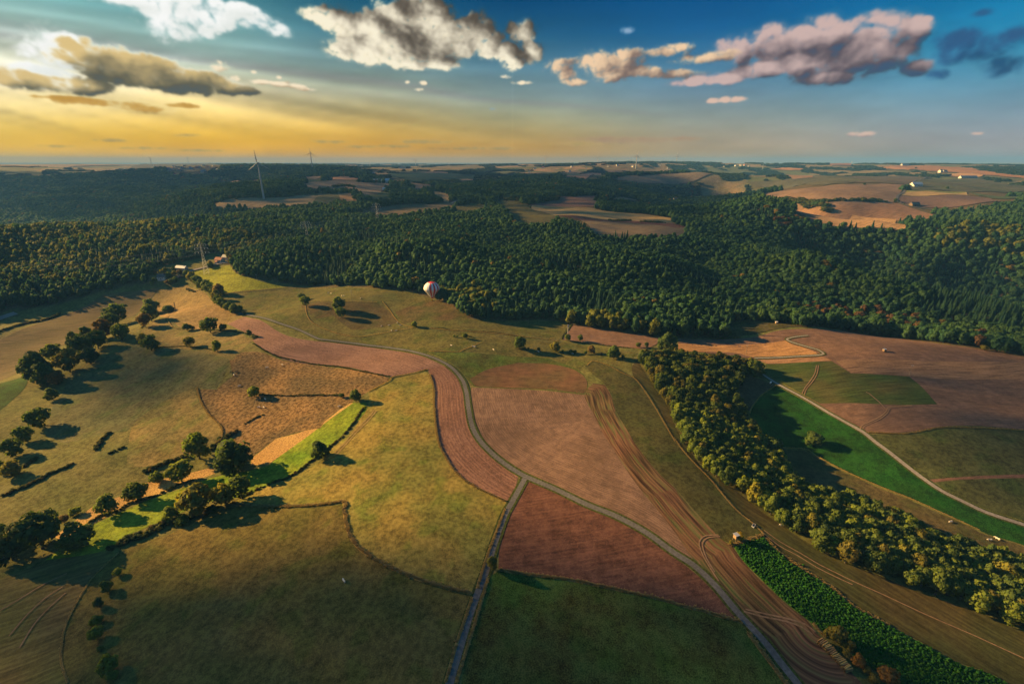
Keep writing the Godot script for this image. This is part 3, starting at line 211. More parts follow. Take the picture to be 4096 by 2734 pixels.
const CLEAR := [[-507,-758,-483,-761,-448,-761,-411,-716,-376,-697,-335,-683,-321,-679,-346,-669,-400,-656,-434,-689,-465,-717],
	[-501,-748,-475,-749,-439,-745,-405,-705,-370,-687,-328,-669,-313,-662,-338,-654,-390,-639,-426,-677,-456,-702],
	[-494,-738,-467,-736,-430,-730,-399,-695,-364,-676,-320,-652,-304,-643,-330,-638,-380,-622,-417,-663,-447,-688],
	[54,-1355,137,-1329,242,-1254,327,-1220,375,-1141,349,-1057,212,-1093,99,-1155,68,-1230,51,-1317],
	[53,-1332,132,-1290,235,-1218,319,-1190,360,-1094,340,-1032,207,-1070,96,-1129,66,-1199,49,-1254],
	[52,-1299,128,-1248,226,-1172,298,-1112,344,-1047,334,-1014,203,-1048,94,-1104,65,-1169,47,-1213],
	[46,-1354,152,-1532,283,-1606,243,-1448,212,-1308,137,-1329],
	[45,-1330,149,-1509,274,-1557,239,-1423,208,-1282,132,-1290],
	[44,-1295,147,-1486,259,-1470,226,-1349,203,-1250,128,-1248],
	[285,-1595,393,-1783,484,-1845,331,-1606],
	[268,-1496,387,-1758,474,-1808,310,-1503],
	[261,-1461,379,-1720,461,-1758,299,-1451],
	[99,-1155,212,-1093,349,-1057,363,-1030,337,-1018,240,-1068,152,-1084],
	[96,-1129,207,-1070,340,-1032,357,-1013,331,-1001,235,-1047,147,-1049],
	[94,-1104,203,-1048,334,-1014,351,-997,326,-984,229,-1022,142,-1018],
	[152,-1084,239,-1065,337,-1018,363,-1030,340,-962,311,-936,211,-935,166,-921,154,-934,158,-1041],
	[147,-1049,234,-1044,331,-1001,357,-1013,340,-962,311,-936,211,-935,166,-921,154,-934,154,-1013],
	[142,-1018,228,-1018,326,-984,351,-997,340,-962,311,-936,211,-935,166,-921,154,-934,149,-976],
	[-25,-1388,43,-1375,51,-1317,68,-1223,104,-1142,74,-1005,20,-1020,2,-1066,-5,-1160],
	[-24,-1341,42,-1348,49,-1254,66,-1193,102,-1119,74,-1005,20,-1020,2,-1066,-5,-1160],
	[-23,-1283,41,-1322,47,-1213,64,-1162,100,-1093,74,-1005,20,-1020,2,-1066,-5,-1160],
	[-148,-1223,-136,-1368,-109,-1438,-64,-1389,-87,-1245,-99,-1206],
	[-148,-1223,-133,-1336,-106,-1405,-62,-1349,-87,-1245,-99,-1206],
	[-148,-1223,-130,-1301,-104,-1371,-59,-1275,-87,-1245,-99,-1206],
	[-51,-1373,-34,-1533,32,-1430,-25,-1298],
	[-51,-1373,-33,-1476,31,-1396,-25,-1298],
	[-51,-1373,-32,-1430,30,-1363,-25,-1298],
	[-387,-1182,-348,-1336,-255,-1395,-151,-1436,-175,-1289,-221,-1204,-269,-1163,-308,-1151,-352,-1158],
	[-387,-1182,-340,-1302,-248,-1358,-147,-1390,-175,-1289,-221,-1204,-269,-1163,-308,-1151,-352,-1158],
	[-387,-1182,-327,-1253,-241,-1319,-142,-1349,-175,-1289,-221,-1204,-269,-1163,-308,-1151,-352,-1158],
	[-533,-1543,-506,-1627,-420,-1359,-481,-1386],
	[-521,-1508,-486,-1562,-420,-1359,-481,-1386],
	[-514,-1486,-472,-1518,-420,-1359,-481,-1386],
	[-599,-1530,-532,-1539,-481,-1386,-473,-1304,-521,-1312],
	[-583,-1489,-521,-1507,-481,-1386,-473,-1304,-521,-1312],
	[-573,-1462,-514,-1485,-481,-1386,-473,-1304,-521,-1312],
	[-882,-1459,-819,-1450,-727,-1465,-606,-1536,-557,-1525,-570,-1463,-522,-1327,-566,-1307,-713,-1381,-826,-1421],
	[-882,-1459,-814,-1441,-718,-1448,-590,-1494,-546,-1495,-558,-1433,-522,-1327,-566,-1307,-713,-1381,-826,-1421],
	[-882,-1459,-810,-1433,-710,-1430,-578,-1465,-538,-1474,-540,-1387,-522,-1327,-566,-1307,-713,-1381,-826,-1421],
	[-476,-1642,-448,-1671,-409,-1708,-352,-1468,-322,-1477,-295,-1481,-355,-1409,-398,-1410,-473,-1601],
	[-467,-1609,-439,-1640,-389,-1624,-352,-1468,-322,-1477,-295,-1481,-355,-1409,-398,-1410,-455,-1539],
	[-449,-1546,-426,-1588,-378,-1579,-352,-1468,-322,-1477,-295,-1481,-355,-1409,-398,-1410,-435,-1473],
	[-286,-1732,-243,-1715,-192,-1581,-184,-1452,-231,-1535],
	[-275,-1662,-237,-1676,-186,-1530,-184,-1452,-231,-1535],
	[-265,-1604,-232,-1636,-181,-1484,-184,-1452,-231,-1535],
	[-448,-2249,-409,-2239,-325,-2124,-309,-1768,-354,-1787],
	[-439,-2202,-400,-2192,-308,-2016,-309,-1768,-354,-1787],
	[-432,-2168,-393,-2150,-293,-1916,-309,-1768,-354,-1787],
	[-750,-1812,-783,-1998,-765,-2188,-644,-2148,-527,-2202,-505,-2091,-443,-1658,-487,-1616,-512,-1655,-581,-1742,-590,-1681,-621,-1579],
	[-718,-1733,-767,-1959,-741,-2120,-621,-2071,-509,-2126,-491,-2035,-443,-1658,-487,-1616,-512,-1655,-581,-1742,-590,-1681,-621,-1579],
	[-682,-1648,-692,-1767,-702,-2009,-584,-1947,-496,-2071,-458,-1894,-443,-1658,-487,-1616,-512,-1655,-581,-1742,-590,-1681,-621,-1579],
	[-862,-2369,-847,-2455,-781,-2479,-680,-2327,-710,-2249,-756,-2206],
	[-816,-2240,-836,-2421,-747,-2370,-669,-2290,-688,-2178,-735,-2145],
	[-794,-2182,-816,-2364,-716,-2271,-657,-2250,-678,-2147,-722,-2107],
	[-621,-2553,-612,-3089,-441,-3355,-209,-3210,-211,-2474,-331,-2507,-454,-2282,-556,-2485],
	[-606,-2489,-604,-3053,-416,-3161,-199,-3059,-211,-2474,-331,-2507,-454,-2282,-546,-2442],
	[-596,-2449,-564,-2848,-405,-3082,-196,-3012,-211,-2474,-331,-2507,-454,-2282,-513,-2295],
	[-607,-3094,-567,-3444,-368,-3354,-474,-3197],
	[-600,-3055,-552,-3354,-364,-3312,-450,-3041],
	[-559,-2849,-530,-3219,-344,-3130,-443,-2989],
	[-270,-2525,-206,-2513,-172,-2452,-240,-2434],
	[-265,-2479,-201,-2450,-170,-2412,-231,-2343],
	[-254,-2378,-198,-2413,-157,-2239,-227,-2295],
	[903,-1803,919,-1663,998,-1628,1082,-1613,1270,-1741,1307,-1683,1077,-1408,1041,-1366,995,-1333,875,-1349,834,-1422,639,-1208],
	[862,-1721,895,-1619,973,-1587,1056,-1574,1226,-1681,1283,-1652,1065,-1392,1028,-1349,995,-1333,875,-1349,834,-1422,639,-1208],
	[850,-1698,872,-1578,926,-1510,1030,-1536,1147,-1573,1207,-1553,1054,-1377,1014,-1331,995,-1333,875,-1349,834,-1422,639,-1208],
	[644,-1145,850,-1355,1024,-1359,1039,-1346,1045,-1304,1070,-1220,975,-1258,977,-1262,803,-1003,766,-1023,700,-1050,655,-1074,636,-1109],
	[632,-1123,847,-1349,1011,-1342,1025,-1328,1033,-1289,1070,-1220,975,-1258,971,-1256,803,-1003,766,-1023,700,-1050,655,-1074,629,-1097],
	[624,-1108,843,-1343,999,-1326,1012,-1311,1023,-1276,1070,-1220,975,-1258,796,-1029,803,-1003,766,-1023,700,-1050,655,-1074,624,-1088],
	[657,-1104,895,-1307,974,-1258,803,-1003,766,-1023,700,-1050,666,-1069],
	[650,-1092,892,-1302,802,-1035,803,-1003,766,-1023,700,-1050,666,-1069],
	[644,-1083,730,-1065,794,-1026,803,-1003,766,-1023,700,-1050,666,-1069],
	[1085,-1414,1301,-1431,1275,-1339,1263,-1294,1142,-1283,1064,-1316,1050,-1364],
	[1072,-1397,1233,-1357,1243,-1306,1242,-1272,1123,-1261,1051,-1298,1036,-1347],
	[1061,-1382,1209,-1330,1223,-1285,1215,-1245,1106,-1242,1038,-1283,1022,-1329],
	[1157,-1485,1415,-1571,1308,-1437,1095,-1419],
	[1123,-1441,1313,-1457,1240,-1362,1081,-1401],
	[1100,-1412,1276,-1417,1212,-1332,1069,-1385],
	[1188,-1521,1262,-1522,1421,-1584,1412,-1568,1158,-1483],
	[1167,-1494,1235,-1490,1317,-1467,1310,-1454,1123,-1439],
	[1135,-1453,1210,-1460,1283,-1429,1272,-1411,1101,-1410],
	[1400,-1782,1624,-2008,2126,-2337,1770,-1753,1713,-1633,1624,-1546,1647,-1627,1442,-1570,1348,-1598,1190,-1521],
	[1347,-1714,1540,-1904,2043,-2246,1686,-1670,1681,-1603,1584,-1508,1576,-1556,1407,-1532,1257,-1490,1169,-1495],
	[1303,-1659,1455,-1799,1814,-1994,1661,-1645,1606,-1532,1551,-1476,1527,-1508,1327,-1446,1229,-1457,1138,-1455],
	[1605,-2424,1737,-2413,2006,-2449,1505,-1911,1324,-1700,1159,-1745,1181,-1927,1468,-2370],
	[1521,-2298,1638,-2276,1880,-2295,1405,-1783,1294,-1661,1134,-1707,1154,-1883,1207,-1949],
	[1328,-2006,1417,-1969,1660,-2027,1356,-1721,1267,-1626,1053,-1585,1097,-1790,1172,-1893],
	[1419,-1564,1416,-1393,1423,-1368,1404,-1380,1337,-1362,1321,-1388],
	[1323,-1459,1386,-1363,1352,-1300,1359,-1336,1277,-1301,1245,-1308],
	[1288,-1420,1321,-1299,1317,-1266,1307,-1285,1254,-1277,1225,-1287],
	[2628,-3641,3050,-4143,2882,-3707,2675,-3393,2561,-3312],
	[2540,-3519,2964,-4026,2755,-3544,2597,-3294,2534,-3277],
	[2508,-3474,2774,-3769,2655,-3415,2568,-3258,2429,-3142],
	[2983,-4044,3282,-4026,3016,-3450,2670,-2881,2510,-2503,2338,-2246,2295,-2286,2393,-2613,2430,-2769,2480,-2977,2654,-3366],
	[2870,-3889,3180,-3900,2982,-3412,2638,-2847,2397,-2391,2233,-2145,2268,-2259,2364,-2581,2382,-2714,2450,-2940,2583,-3276],
	[2760,-3741,2973,-3646,2775,-3174,2606,-2812,2286,-2280,2201,-2114,2198,-2189,2289,-2499,2317,-2640,2337,-2805,2552,-3237],
	[2239,-2635,2442,-2783,2399,-2606,2271,-2483,2164,-2460,2166,-2512],
	[2160,-2542,2409,-2746,2370,-2575,2144,-2344,2099,-2386,2077,-2409],
	[2131,-2508,2328,-2653,2298,-2497,2063,-2255,2070,-2353,2047,-2374],
	[259,-2654,538,-3893,535,-2846,361,-2495],
	[253,-2589,531,-3842,510,-2716,346,-2390],
	[249,-2551,378,-2733,502,-2674,341,-2356],
	[484,-2528,575,-2646,884,-2774,1072,-2737,973,-2673,843,-2627,672,-2564],
	[477,-2490,571,-2626,875,-2747,1066,-2721,970,-2664,839,-2616,669,-2550],
	[472,-2463,566,-2606,868,-2725,1061,-2709,966,-2654,835,-2603,664,-2534],
	[2071,-4132,2234,-4218,2269,-3995,2198,-3885,2150,-4007],
	[2059,-4109,2219,-4190,2250,-3962,2180,-3854,2112,-3935],
	[2046,-4083,2172,-4101,2204,-3881,2164,-3825,2097,-3908],
	[2822,-4677,3042,-4702,2734,-4145,2609,-4215],
	[2738,-4538,2955,-4568,2639,-4001,2581,-4170],
	[2714,-4498,2876,-4446,2587,-3922,2494,-4029],
	[1197,-2599,1384,-2510,1618,-2436,1156,-1733,1008,-1646,1269,-2418,1204,-2520],
	[1191,-2587,1367,-2481,1530,-2303,1075,-1611,986,-1609,1261,-2401,1199,-2509],
	[1185,-2573,1351,-2452,1337,-2013,1049,-1572,935,-1526,960,-1829,1193,-2498],
	[1392,-2554,1516,-2566,1470,-2496,1371,-2486],
	[1379,-2532,1492,-2524,1438,-2441,1354,-2456],
	[1365,-2506,1475,-2496,1406,-2388,1342,-2433],
	[-1045,-2510,-1004,-2576,-876,-2428,-876,-2276],
	[-986,-2367,-977,-2506,-861,-2386,-855,-2223],
	[-935,-2244,-896,-2298,-807,-2237,-770,-2001],
	[-4553,-6749,-4328,-6970,-2101,-3682,-1981,-3493,-1981,-3373,-1953,-3281,-2051,-3237,-2148,-3272,-2256,-3353],
	[-4178,-6193,-4164,-6706,-2077,-3639,-1952,-3442,-1967,-3350,-1943,-3262,-2040,-3220,-2124,-3235,-2232,-3317],
	[-3891,-5767,-2289,-3685,-2048,-3588,-1938,-3417,-1948,-3318,-1929,-3240,-2030,-3203,-2097,-3193,-2204,-3276],
	[-4259,-5800,-4569,-5369,-3503,-3733,-3668,-3683,-3883,-3688],
	[-7309,-10376,-4052,-5519,-3712,-4363,-3448,-3675,-3546,-3561,-3777,-3588],
	[-4676,-6638,-3848,-5241,-3552,-4174,-3358,-3579,-3494,-3508,-3725,-3539],
	[-1754,-3092,-1650,-3072,-1243,-2566,-1145,-2251],
	[-1741,-3069,-1638,-3049,-1188,-2452,-855,-1681],
	[-1727,-3046,-1395,-2596,-867,-1789,-840,-1650]]
const SPRUCE := [[-37.1,-571.9,-11,-606,28,-618,58,-604,69.8,-570.4,54.3,-552.1,25.4,-543.5,-0.9,-537.2,-22.5,-519.7],[188,-603,263,-647,316,-627,300,-541,251.7,-489.3,201.7,-504.8,165.7,-522.5],[-164,-728,-78,-709,-72,-649,-128,-670,-168,-701],[-326,-854,-283,-880,-232,-752,-291,-749],[488,-668,760,-954,810,-912,885,-871,845,-802,554,-563,542,-616,508,-652],[972,-1259,1074,-1225,1087,-1139,867,-945,820,-972,799,-999],[667,-1066,719,-1045,777,-1017,757,-1004,683,-1032],[-801,-872,-694,-862,-592,-825,-575,-790,-690,-786,-760,-821],[2164,-3868,2473,-4093,2458,-3705,1623,-2436,1447,-2497],[96,-1049,151,-1014,153,-927,111,-930],[178,-507.6,238.8,-503.9,237.8,-495,174.9,-490.9]]
const RUST := [[375,-625,417,-630,471,-594,506,-566,477,-528,432,-561,363,-570],[510,-519,529,-504,479,-460,454,-457],[62.1,-530.5,92.4,-528.7,93.8,-531.1,63.6,-538],[564,-1084,624,-1090,594,-1043,540,-1036]]
const GOLD := [[-2021,-1795,-1388,-1628,-614,-951,-426,-914,-468,-786,-614,-783,-683,-745,-830,-709],[824,-979,905,-977,1003,-930,944,-832,896,-889,832,-931],[-110,-632,-50,-621,8.2,-573.9,-26.8,-542.5,-51.5,-548.5,-87,-604],[59.8,-541.3,109.9,-531.8,160.4,-510.4,154.6,-489.2,88.6,-504.1]]  # zones where low sunlight is put into the forest colour
const WOOD := [120.8,-426.9,121.4,-389.3,125.3,-349.1,119.1,-298.5,120.4,-267.6,124.7,-241.9,128.2,-251.6,136.7,-238.7,141.6,-228.1,148.1,-217,155,-205.4,161.6,-197.7,168.8,-190.5,183.1,-183.5,192.8,-176.6,208.9,-169.7,218.6,-164.8,227.8,-156.8,240.5,-147,279.4,-185.2,264.2,-196,255.3,-203,244.5,-208.9,235.1,-212.3,224.3,-223.8,219.9,-231.7,212.4,-241.2,197.8,-246.9,183.9,-247.1,180.7,-257.9,184.2,-272.7,188.9,-297,185.6,-312.5,180.8,-332.1,190.1,-372.3,205.8,-396.8,224.5,-420.5,222.1,-425.7,219.6,-432.4,202.3,-438.2,177.5,-436,160.8,-433.4,139.5,-430.3,118.1,-419,119.1,-434.6]
const TURBINES := [[-727,-1473,99,-4],[-1305,-3356,101,2],[-5109,-7292,100,30],[-6263,-9971,118,10],[-5979,-10258,111,60],[-4527,-10413,101,-18],[-1348,-7202,95,18],[443,-6786,101,-32],[1274,-7659,110,-14],[1008,-4176,99,10],[1880,-5891,100,4],[4623,-13186,125,8],[2591,-11374,125,0],[-5031,-14112,108,20],[-4671,-13972,102,50],[-5141,-15726,100,10],[-5571,-14534,100,30],[6063,-13697,100,12],[2262,-11354,103,25]]
const PYLONS := [[-483,-754,51],[-381,-911,40],[-297,-1093,46],[-1356,-4909,48],[-1996,-7818,28],[3594,-5450,48],[2013,-4124,50],[4152,-7153,48]]
const POLES := [[357.1,-396.4,9.9,"T","wooden line pole with a crossbar in the pinkish field"],[61.1,-498.8,10.1,"mast","tall pale concrete mast at the corner of the small pink field"],[236.8,-454.4,10.0,"T","line pole in the orange stubble field"],[-459.1,-757.6,6.8,"T","line pole with a crossbar on the meadow by the farm"],[-381.7,-710,6.8,"T","line pole with a crossbar at the lit edge of the yellow meadow"],[-211.6,-618.6,7.1,"T","line pole on the meadow in front of the wood"]]
const CATTLE := [[-147.4,-517.3,"white","on the pasture below the wood"],[-139.3,-517.8,"white","on the pasture below the wood"],[-130.6,-523.2,"white","on the pasture below the wood"],[-125.6,-515.8,"white","on the pasture below the wood"],[-132.7,-502.2,"white","on the pasture below the wood"],[-127.5,-501.4,"white","on the pasture below the wood"],[-61,-454,"white","on the pasture below the wood"],[-38.8,-451.7,"white","on the pasture below the wood"],[-37.1,-450.8,"white","on the pasture below the wood"],[-18.5,-446.2,"white","on the pasture below the wood"],[26.2,-446.5,"white","on the pasture below the wood"],[59.7,-442.2,"white","among the row of small trees"],[258.5,-230,"white","on the dry meadow behind the wood strip"],[269.4,-216.5,"white","on the dry meadow behind the wood strip"],[274.5,-217.4,"white","on the dry meadow behind the wood strip"],[149.1,-214.9,"white","at the front edge of the wood strip"],[-204.1,-358.2,"pied","in the brown rough pasture"],[-204.7,-347.4,"pied","in the brown rough pasture"],[-200.2,-346.9,"pied","in the brown rough pasture"],[-251.4,-399.2,"white","in the rough pasture near its fence"],[-227.2,-411.3,"white","in the rough pasture near its fence"],[-215.1,-416.8,"white","in the rough pasture near its fence"],[-237.9,-381.5,"white","in the rough pasture near its fence"],[-135.6,-337.3,"white","in the rough pasture near its fence"],[-257.3,-404,"dark","by the corner of the rough pasture"],[-251.7,-403.8,"dark","by the corner of the rough pasture"],[-255.1,-651.6,"white","on the meadow in front of the wood"],[-248.8,-645.8,"white","on the meadow in front of the wood"],[-225.5,-621,"white","on the meadow in front of the wood"],[-222.1,-618.6,"white","on the meadow in front of the wood"],[-194.8,-601.9,"white","on the meadow in front of the wood"],[-471.4,-699.6,"dark","on the farm pasture beside the tree hedge"],[-468.5,-700.4,"dark","on the farm pasture beside the tree hedge"],[-465.6,-700.7,"dark","on the farm pasture beside the tree hedge"],[-78,-171.6,"pied","alone on the large dark meadow"]]
const HOUSES := [[-483.6,-796.2,14,8,4.2,-20,"white","red","white farmhouse with a red tiled roof"],
	[-477.9,-807.2,13,8,4,-20,"white","slate","white barn with a blue grey roof behind the red roofed house"],
	[-486.2,-791.6,5,4,2.6,-20,"white","red","small white annex in front of the red roofed house"],
	[-536.3,-776.9,19,7,3,-14,"grey","pale","long low shed with a pale sheet roof beside the farm road"],
	[-553.9,-752.2,11,8.5,4.2,8,"white","dark","white cottage with a dark grey roof among garden trees"],
	[-526.9,-753.4,6,4,2.4,-25,"brown","dark","small dark garden shed beside the cottage trees"],
	[-583.8,-2249.5,60,18,7,2,"white","pale","long white hall of the substation"],
	[-548.2,-2250.6,22,16,10,0,"white","pale","tall white end building of the substation"],
	[-619.2,-2298.4,30,14,6,0,"grey","pale","low grey building of the substation"],
	[-594.1,-2321.6,26,10,8,0,"white","pale","narrow white block behind the long substation hall"],
	[-768.2,-2813.6,24,12,6,5,"white","slate","white house above the substation among trees"],
	[-455.6,-1835.1,26,12,5,0,"white","pale","white roofed shed below the substation wood"],
	[-892.6,-4172.3,50,16,7,0,"white","dark","large hall with white gables on the skyline wood"],
	[1406,-1764.9,34,16,6,0,"white","pale","white roofed barn beside the plateau farm road"],
	[1361.7,-1712.7,14,10,5,0,"white","slate","small white house in front of the plateau barn"],
	[1079.4,-1342.4,22,12,5,4,"brown","dark","lone dark field barn on the plateau"],
	[2557.9,-3050.7,30,18,9,10,"white","dark","sunlit white farmhouse on the orange ridge"],
	[2571,-3045.2,26,16,8,10,"white","dark","second white house on the orange ridge beside the sunlit one"],
	[2219.4,-2482.1,80,18,5,0,"white","slate","long low white livestock hall on the far ridge"],
	[3242.7,-4243.1,60,26,8,0,"grey","slate","grey barn on the skyline of the far ridge"],
	[612.6,-1880.2,20,14,12,20,"white","dark","small white house with a dark roof deep in the wooded valley"],
	[-2150.2,-3412.7,14.3948,9.26606,6.20477,165.232,"grey","red","grey walled red roofed house of the hillside village in the hazy distance"],
	[-3764.6,-6128.4,15.4901,9.69066,5.31855,38.5921,"white","dark","white walled dark roofed house of the hillside village in the hazy distance"],
	[-2089.1,-3590.7,14.7409,10.2394,6.88093,131.741,"cream","dark","cream walled dark roofed house of the hillside village in the hazy distance"],
	[-3594.3,-6056.5,19.0453,11.0238,5.53337,85.2458,"white","dark","white walled dark roofed house of the hillside village in the hazy distance"],
	[-1941.7,-3376,21.1798,11.2895,7.64695,152.648,"cream","slate","cream walled slate roofed house of the hillside village in the hazy distance"],
	[-2304.6,-3489.7,17.0624,9.9329,5.77897,143.53,"cream","red","cream walled red roofed house of the hillside village in the hazy distance"],
	[-2074.6,-3438.2,19.3079,9.58025,7.02134,11.9589,"cream","red","cream walled red roofed house of the hillside village in the hazy distance"],
	[-2113.4,-3549.4,14.6533,10.7437,6.76631,114.198,"grey","dark","grey walled dark roofed house of the hillside village in the hazy distance"],
	[-2118.7,-3397.8,15.4973,11.3288,7.5863,21.9862,"white","slate","white walled slate roofed house of the hillside village in the hazy distance"],
	[-2135.7,-3508.1,16.2138,9.33044,7.89342,51.4235,"white","slate","white walled slate roofed house of the hillside village in the hazy distance"],
	[-2307.4,-3595.6,15.8951,9.61164,6.95577,155.047,"cream","dark","cream walled dark roofed house of the hillside village in the hazy distance"],
	[-2236.2,-3724.4,18.5596,12.5763,5.87599,45.0085,"white","dark","white walled dark roofed house of the hillside village in the hazy distance"],
	[-2293.6,-3560,13.4032,9.67827,7.35124,65.2904,"white","dark","white walled dark roofed house of the hillside village in the hazy distance"],
	[-2161.3,-3406.4,21.2488,9.45447,5.18663,132.682,"white","red","white walled red roofed house of the hillside village in the hazy distance"],
	[-4194.6,-6059,18.244,10.2857,5.10672,150.273,"white","red","white walled red roofed house of the hillside village in the hazy distance"],
	[-2104.8,-3190.4,14.816,10.7553,6.47582,39.4311,"white","red","white walled red roofed house of the hillside village in the hazy distance"],
	[-2295.8,-3426,17.4872,9.1266,5.76318,43.63,"grey","slate","grey walled slate roofed house of the hillside village in the hazy distance"],
	[-2131.3,-3404.5,15.9251,12.5641,5.94355,21.0341,"cream","slate","cream walled slate roofed house of the hillside village in the hazy distance"],
	[-3892.8,-5589.6,16.4873,10.7204,7.78978,103.015,"white","red","white walled red roofed house of the hillside village in the hazy distance"],
	[-2149.1,-3497.3,20.1955,11.57,7.44448,95.0443,"cream","red","cream walled red roofed house of the hillside village in the hazy distance"],
	[-3722.3,-5688.8,21.3052,12.8251,5.22314,174.796,"cream","dark","cream walled dark roofed house of the hillside village in the hazy distance"],
	[-2068.1,-3509.9,21.0907,9.51053,7.9056,120.094,"white","red","white walled red roofed house of the hillside village in the hazy distance"],
	[-2124.2,-3454.4,19.7185,12.7099,5.65562,0.589145,"grey","red","grey walled red roofed house of the hillside village in the hazy distance"],
	[-2185.1,-3486.8,16.562,12.0791,6.14325,40.0204,"cream","slate","cream walled slate roofed house of the hillside village in the hazy distance"],
	[-1922.5,-3402.6,20.3659,11.2495,7.35301,164.742,"white","dark","white walled dark roofed house of the hillside village in the hazy distance"],
	[-2196.6,-3422.6,18.0473,10.0278,7.32234,7.44773,"white","red","white walled red roofed house of the hillside village in the hazy distance"],
	[-1963,-3384.8,20.5392,12.3102,5.25542,97.8082,"white","dark","white walled dark roofed house of the hillside village in the hazy distance"],
	[-2236.5,-3343.3,15.1033,10.9466,7.89884,17.1215,"cream","red","cream walled red roofed house of the hillside village in the hazy distance"],
	[-2029.8,-3374.2,16.743,11.8449,6.33272,113.147,"cream","red","cream walled red roofed house of the hillside village in the hazy distance"],
	[-2094.7,-3535.9,14.0636,11.2332,6.11481,29.3077,"grey","red","grey walled red roofed house of the hillside village in the hazy distance"],
	[-2294.1,-3601.7,17.8768,12.6163,7.13154,1.00118,"cream","dark","cream walled dark roofed house of the hillside village in the hazy distance"],
	[-2160.1,-3346.4,17.7368,11.0829,6.23353,52.8212,"grey","red","grey walled red roofed house of the hillside village in the hazy distance"],
	[-2141.3,-3404.2,18.4858,10.2531,7.73837,84.0653,"white","slate","white walled slate roofed house of the hillside village in the hazy distance"],
	[-2144.1,-3516.7,16.5263,10.0068,6.79126,177.461,"grey","red","grey walled red roofed house of the hillside village in the hazy distance"],
	[-2179.1,-3362.7,15.5683,12.7581,5.59246,142.901,"white","slate","white walled slate roofed house of the hillside village in the hazy distance"],
	[-4382.5,-6678.6,18.8111,12.6171,5.98894,66.9408,"white","red","white walled red roofed house of the hillside village in the hazy distance"],
	[-1996.1,-3298,20.2099,12.229,7.86,28.5238,"white","slate","white walled slate roofed house of the hillside village in the hazy distance"],
	[-2399.8,-3640.1,14.5482,10.9165,7.65898,39.991,"white","slate","white walled slate roofed house of the hillside village in the hazy distance"],
	[-3641.9,-5873.7,21.0719,11.8144,5.92903,41.4663,"grey","slate","grey walled slate roofed house of the hillside village in the hazy distance"],
	[-2172.3,-3339.1,17.5566,12.8781,5.93938,78.8923,"grey","red","grey walled red roofed house of the hillside village in the hazy distance"],
	[-2311.2,-3560.9,16.6378,10.5546,5.08377,92.0352,"grey","dark","grey walled dark roofed house of the hillside village in the hazy distance"],
	[-2394.2,-3404.8,21.1923,12.0223,6.45036,115.189,"cream","dark","cream walled dark roofed house of the hillside village in the hazy distance"],
	[-2309.4,-3448.9,21.316,9.27632,5.39793,8.43921,"white","slate","white walled slate roofed house of the hillside village in the hazy distance"],
	[-2228.3,-3366.6,17.7193,9.63008,5.29029,5.71482,"cream","slate","cream walled slate roofed house of the hillside village in the hazy distance"],
	[-2166.5,-3400.1,18.4876,11.526,5.51697,26.8555,"white","dark","white walled dark roofed house of the hillside village in the hazy distance"],
	[-2193.2,-3405.1,19.2439,11.8948,6.65706,90.4589,"white","dark","white walled dark roofed house of the hillside village in the hazy distance"],
	[-1997,-3323.7,16.3837,9.65366,7.66897,92.6706,"grey","slate","grey walled slate roofed house of the hillside village in the hazy distance"],
	[-2314.8,-3537.5,14.5324,9.24768,7.94136,50.1481,"grey","dark","grey walled dark roofed house of the hillside village in the hazy distance"],
	[503.6,-4346,14.4101,12.3944,7.47019,41.7633,"white","slate","white walled slate roofed house scattered over the far plateau villages"],
	[261.8,-4335.1,21.968,11.8258,7.76369,168.682,"white","red","white walled red roofed house scattered over the far plateau villages"],
	[133.5,-3966.6,17.2742,12.6123,6.07036,167.483,"white","slate","white walled slate roofed house scattered over the far plateau villages"],
	[798.3,-4269.3,15.301,12.4319,6.98585,55.3306,"white","slate","white walled slate roofed house scattered over the far plateau villages"],
	[1003,-4264.3,21.0246,12.5728,7.64979,118.501,"cream","slate","cream walled slate roofed house scattered over the far plateau villages"],
	[510.7,-4571.1,21.3547,9.70854,5.12947,93.443,"grey","dark","grey walled dark roofed house scattered over the far plateau villages"],
	[887.6,-4331.5,19.0836,10.3456,6.80515,24.8085,"white","slate","white walled slate roofed house scattered over the far plateau villages"],
	[451.2,-4012.5,20.5947,11.4934,6.86677,3.28783,"white","slate","white walled slate roofed house scattered over the far plateau villages"],
	[610,-4229.4,14.9183,9.99685,7.21528,62.0934,"grey","slate","grey walled slate roofed house scattered over the far plateau villages"],
	[1289.3,-4243,14.5558,10.9748,5.19176,91.9131,"grey","slate","grey walled slate roofed house scattered over the far plateau villages"],
	[190.3,-4325.9,19.3411,10.7496,5.52461,3.23017,"cream","slate","cream walled slate roofed house scattered over the far plateau villages"],
	[1266.4,-4417,19.8021,10.6285,6.88256,151.543,"cream","dark","cream walled dark roofed house scattered over the far plateau villages"],
	[1836.1,-4449.5,17.6001,9.12033,5.79071,51.6864,"cream","dark","cream walled dark roofed house near the horizon fields"],
	[2017.9,-4540.3,21.4171,12.129,6.86061,126.184,"cream","slate","cream walled slate roofed house near the horizon fields"],
	[2051.5,-4540.8,19.8789,11.582,5.02386,102.614,"white","red","white walled red roofed house near the horizon fields"],
	[1962.4,-4515.6,20.1779,10.2644,7.60775,104.746,"white","slate","white walled slate roofed house near the horizon fields"],
	[2049.4,-4452.2,19.8034,12.2049,7.0298,47.327,"white","slate","white walled slate roofed house near the horizon fields"]]
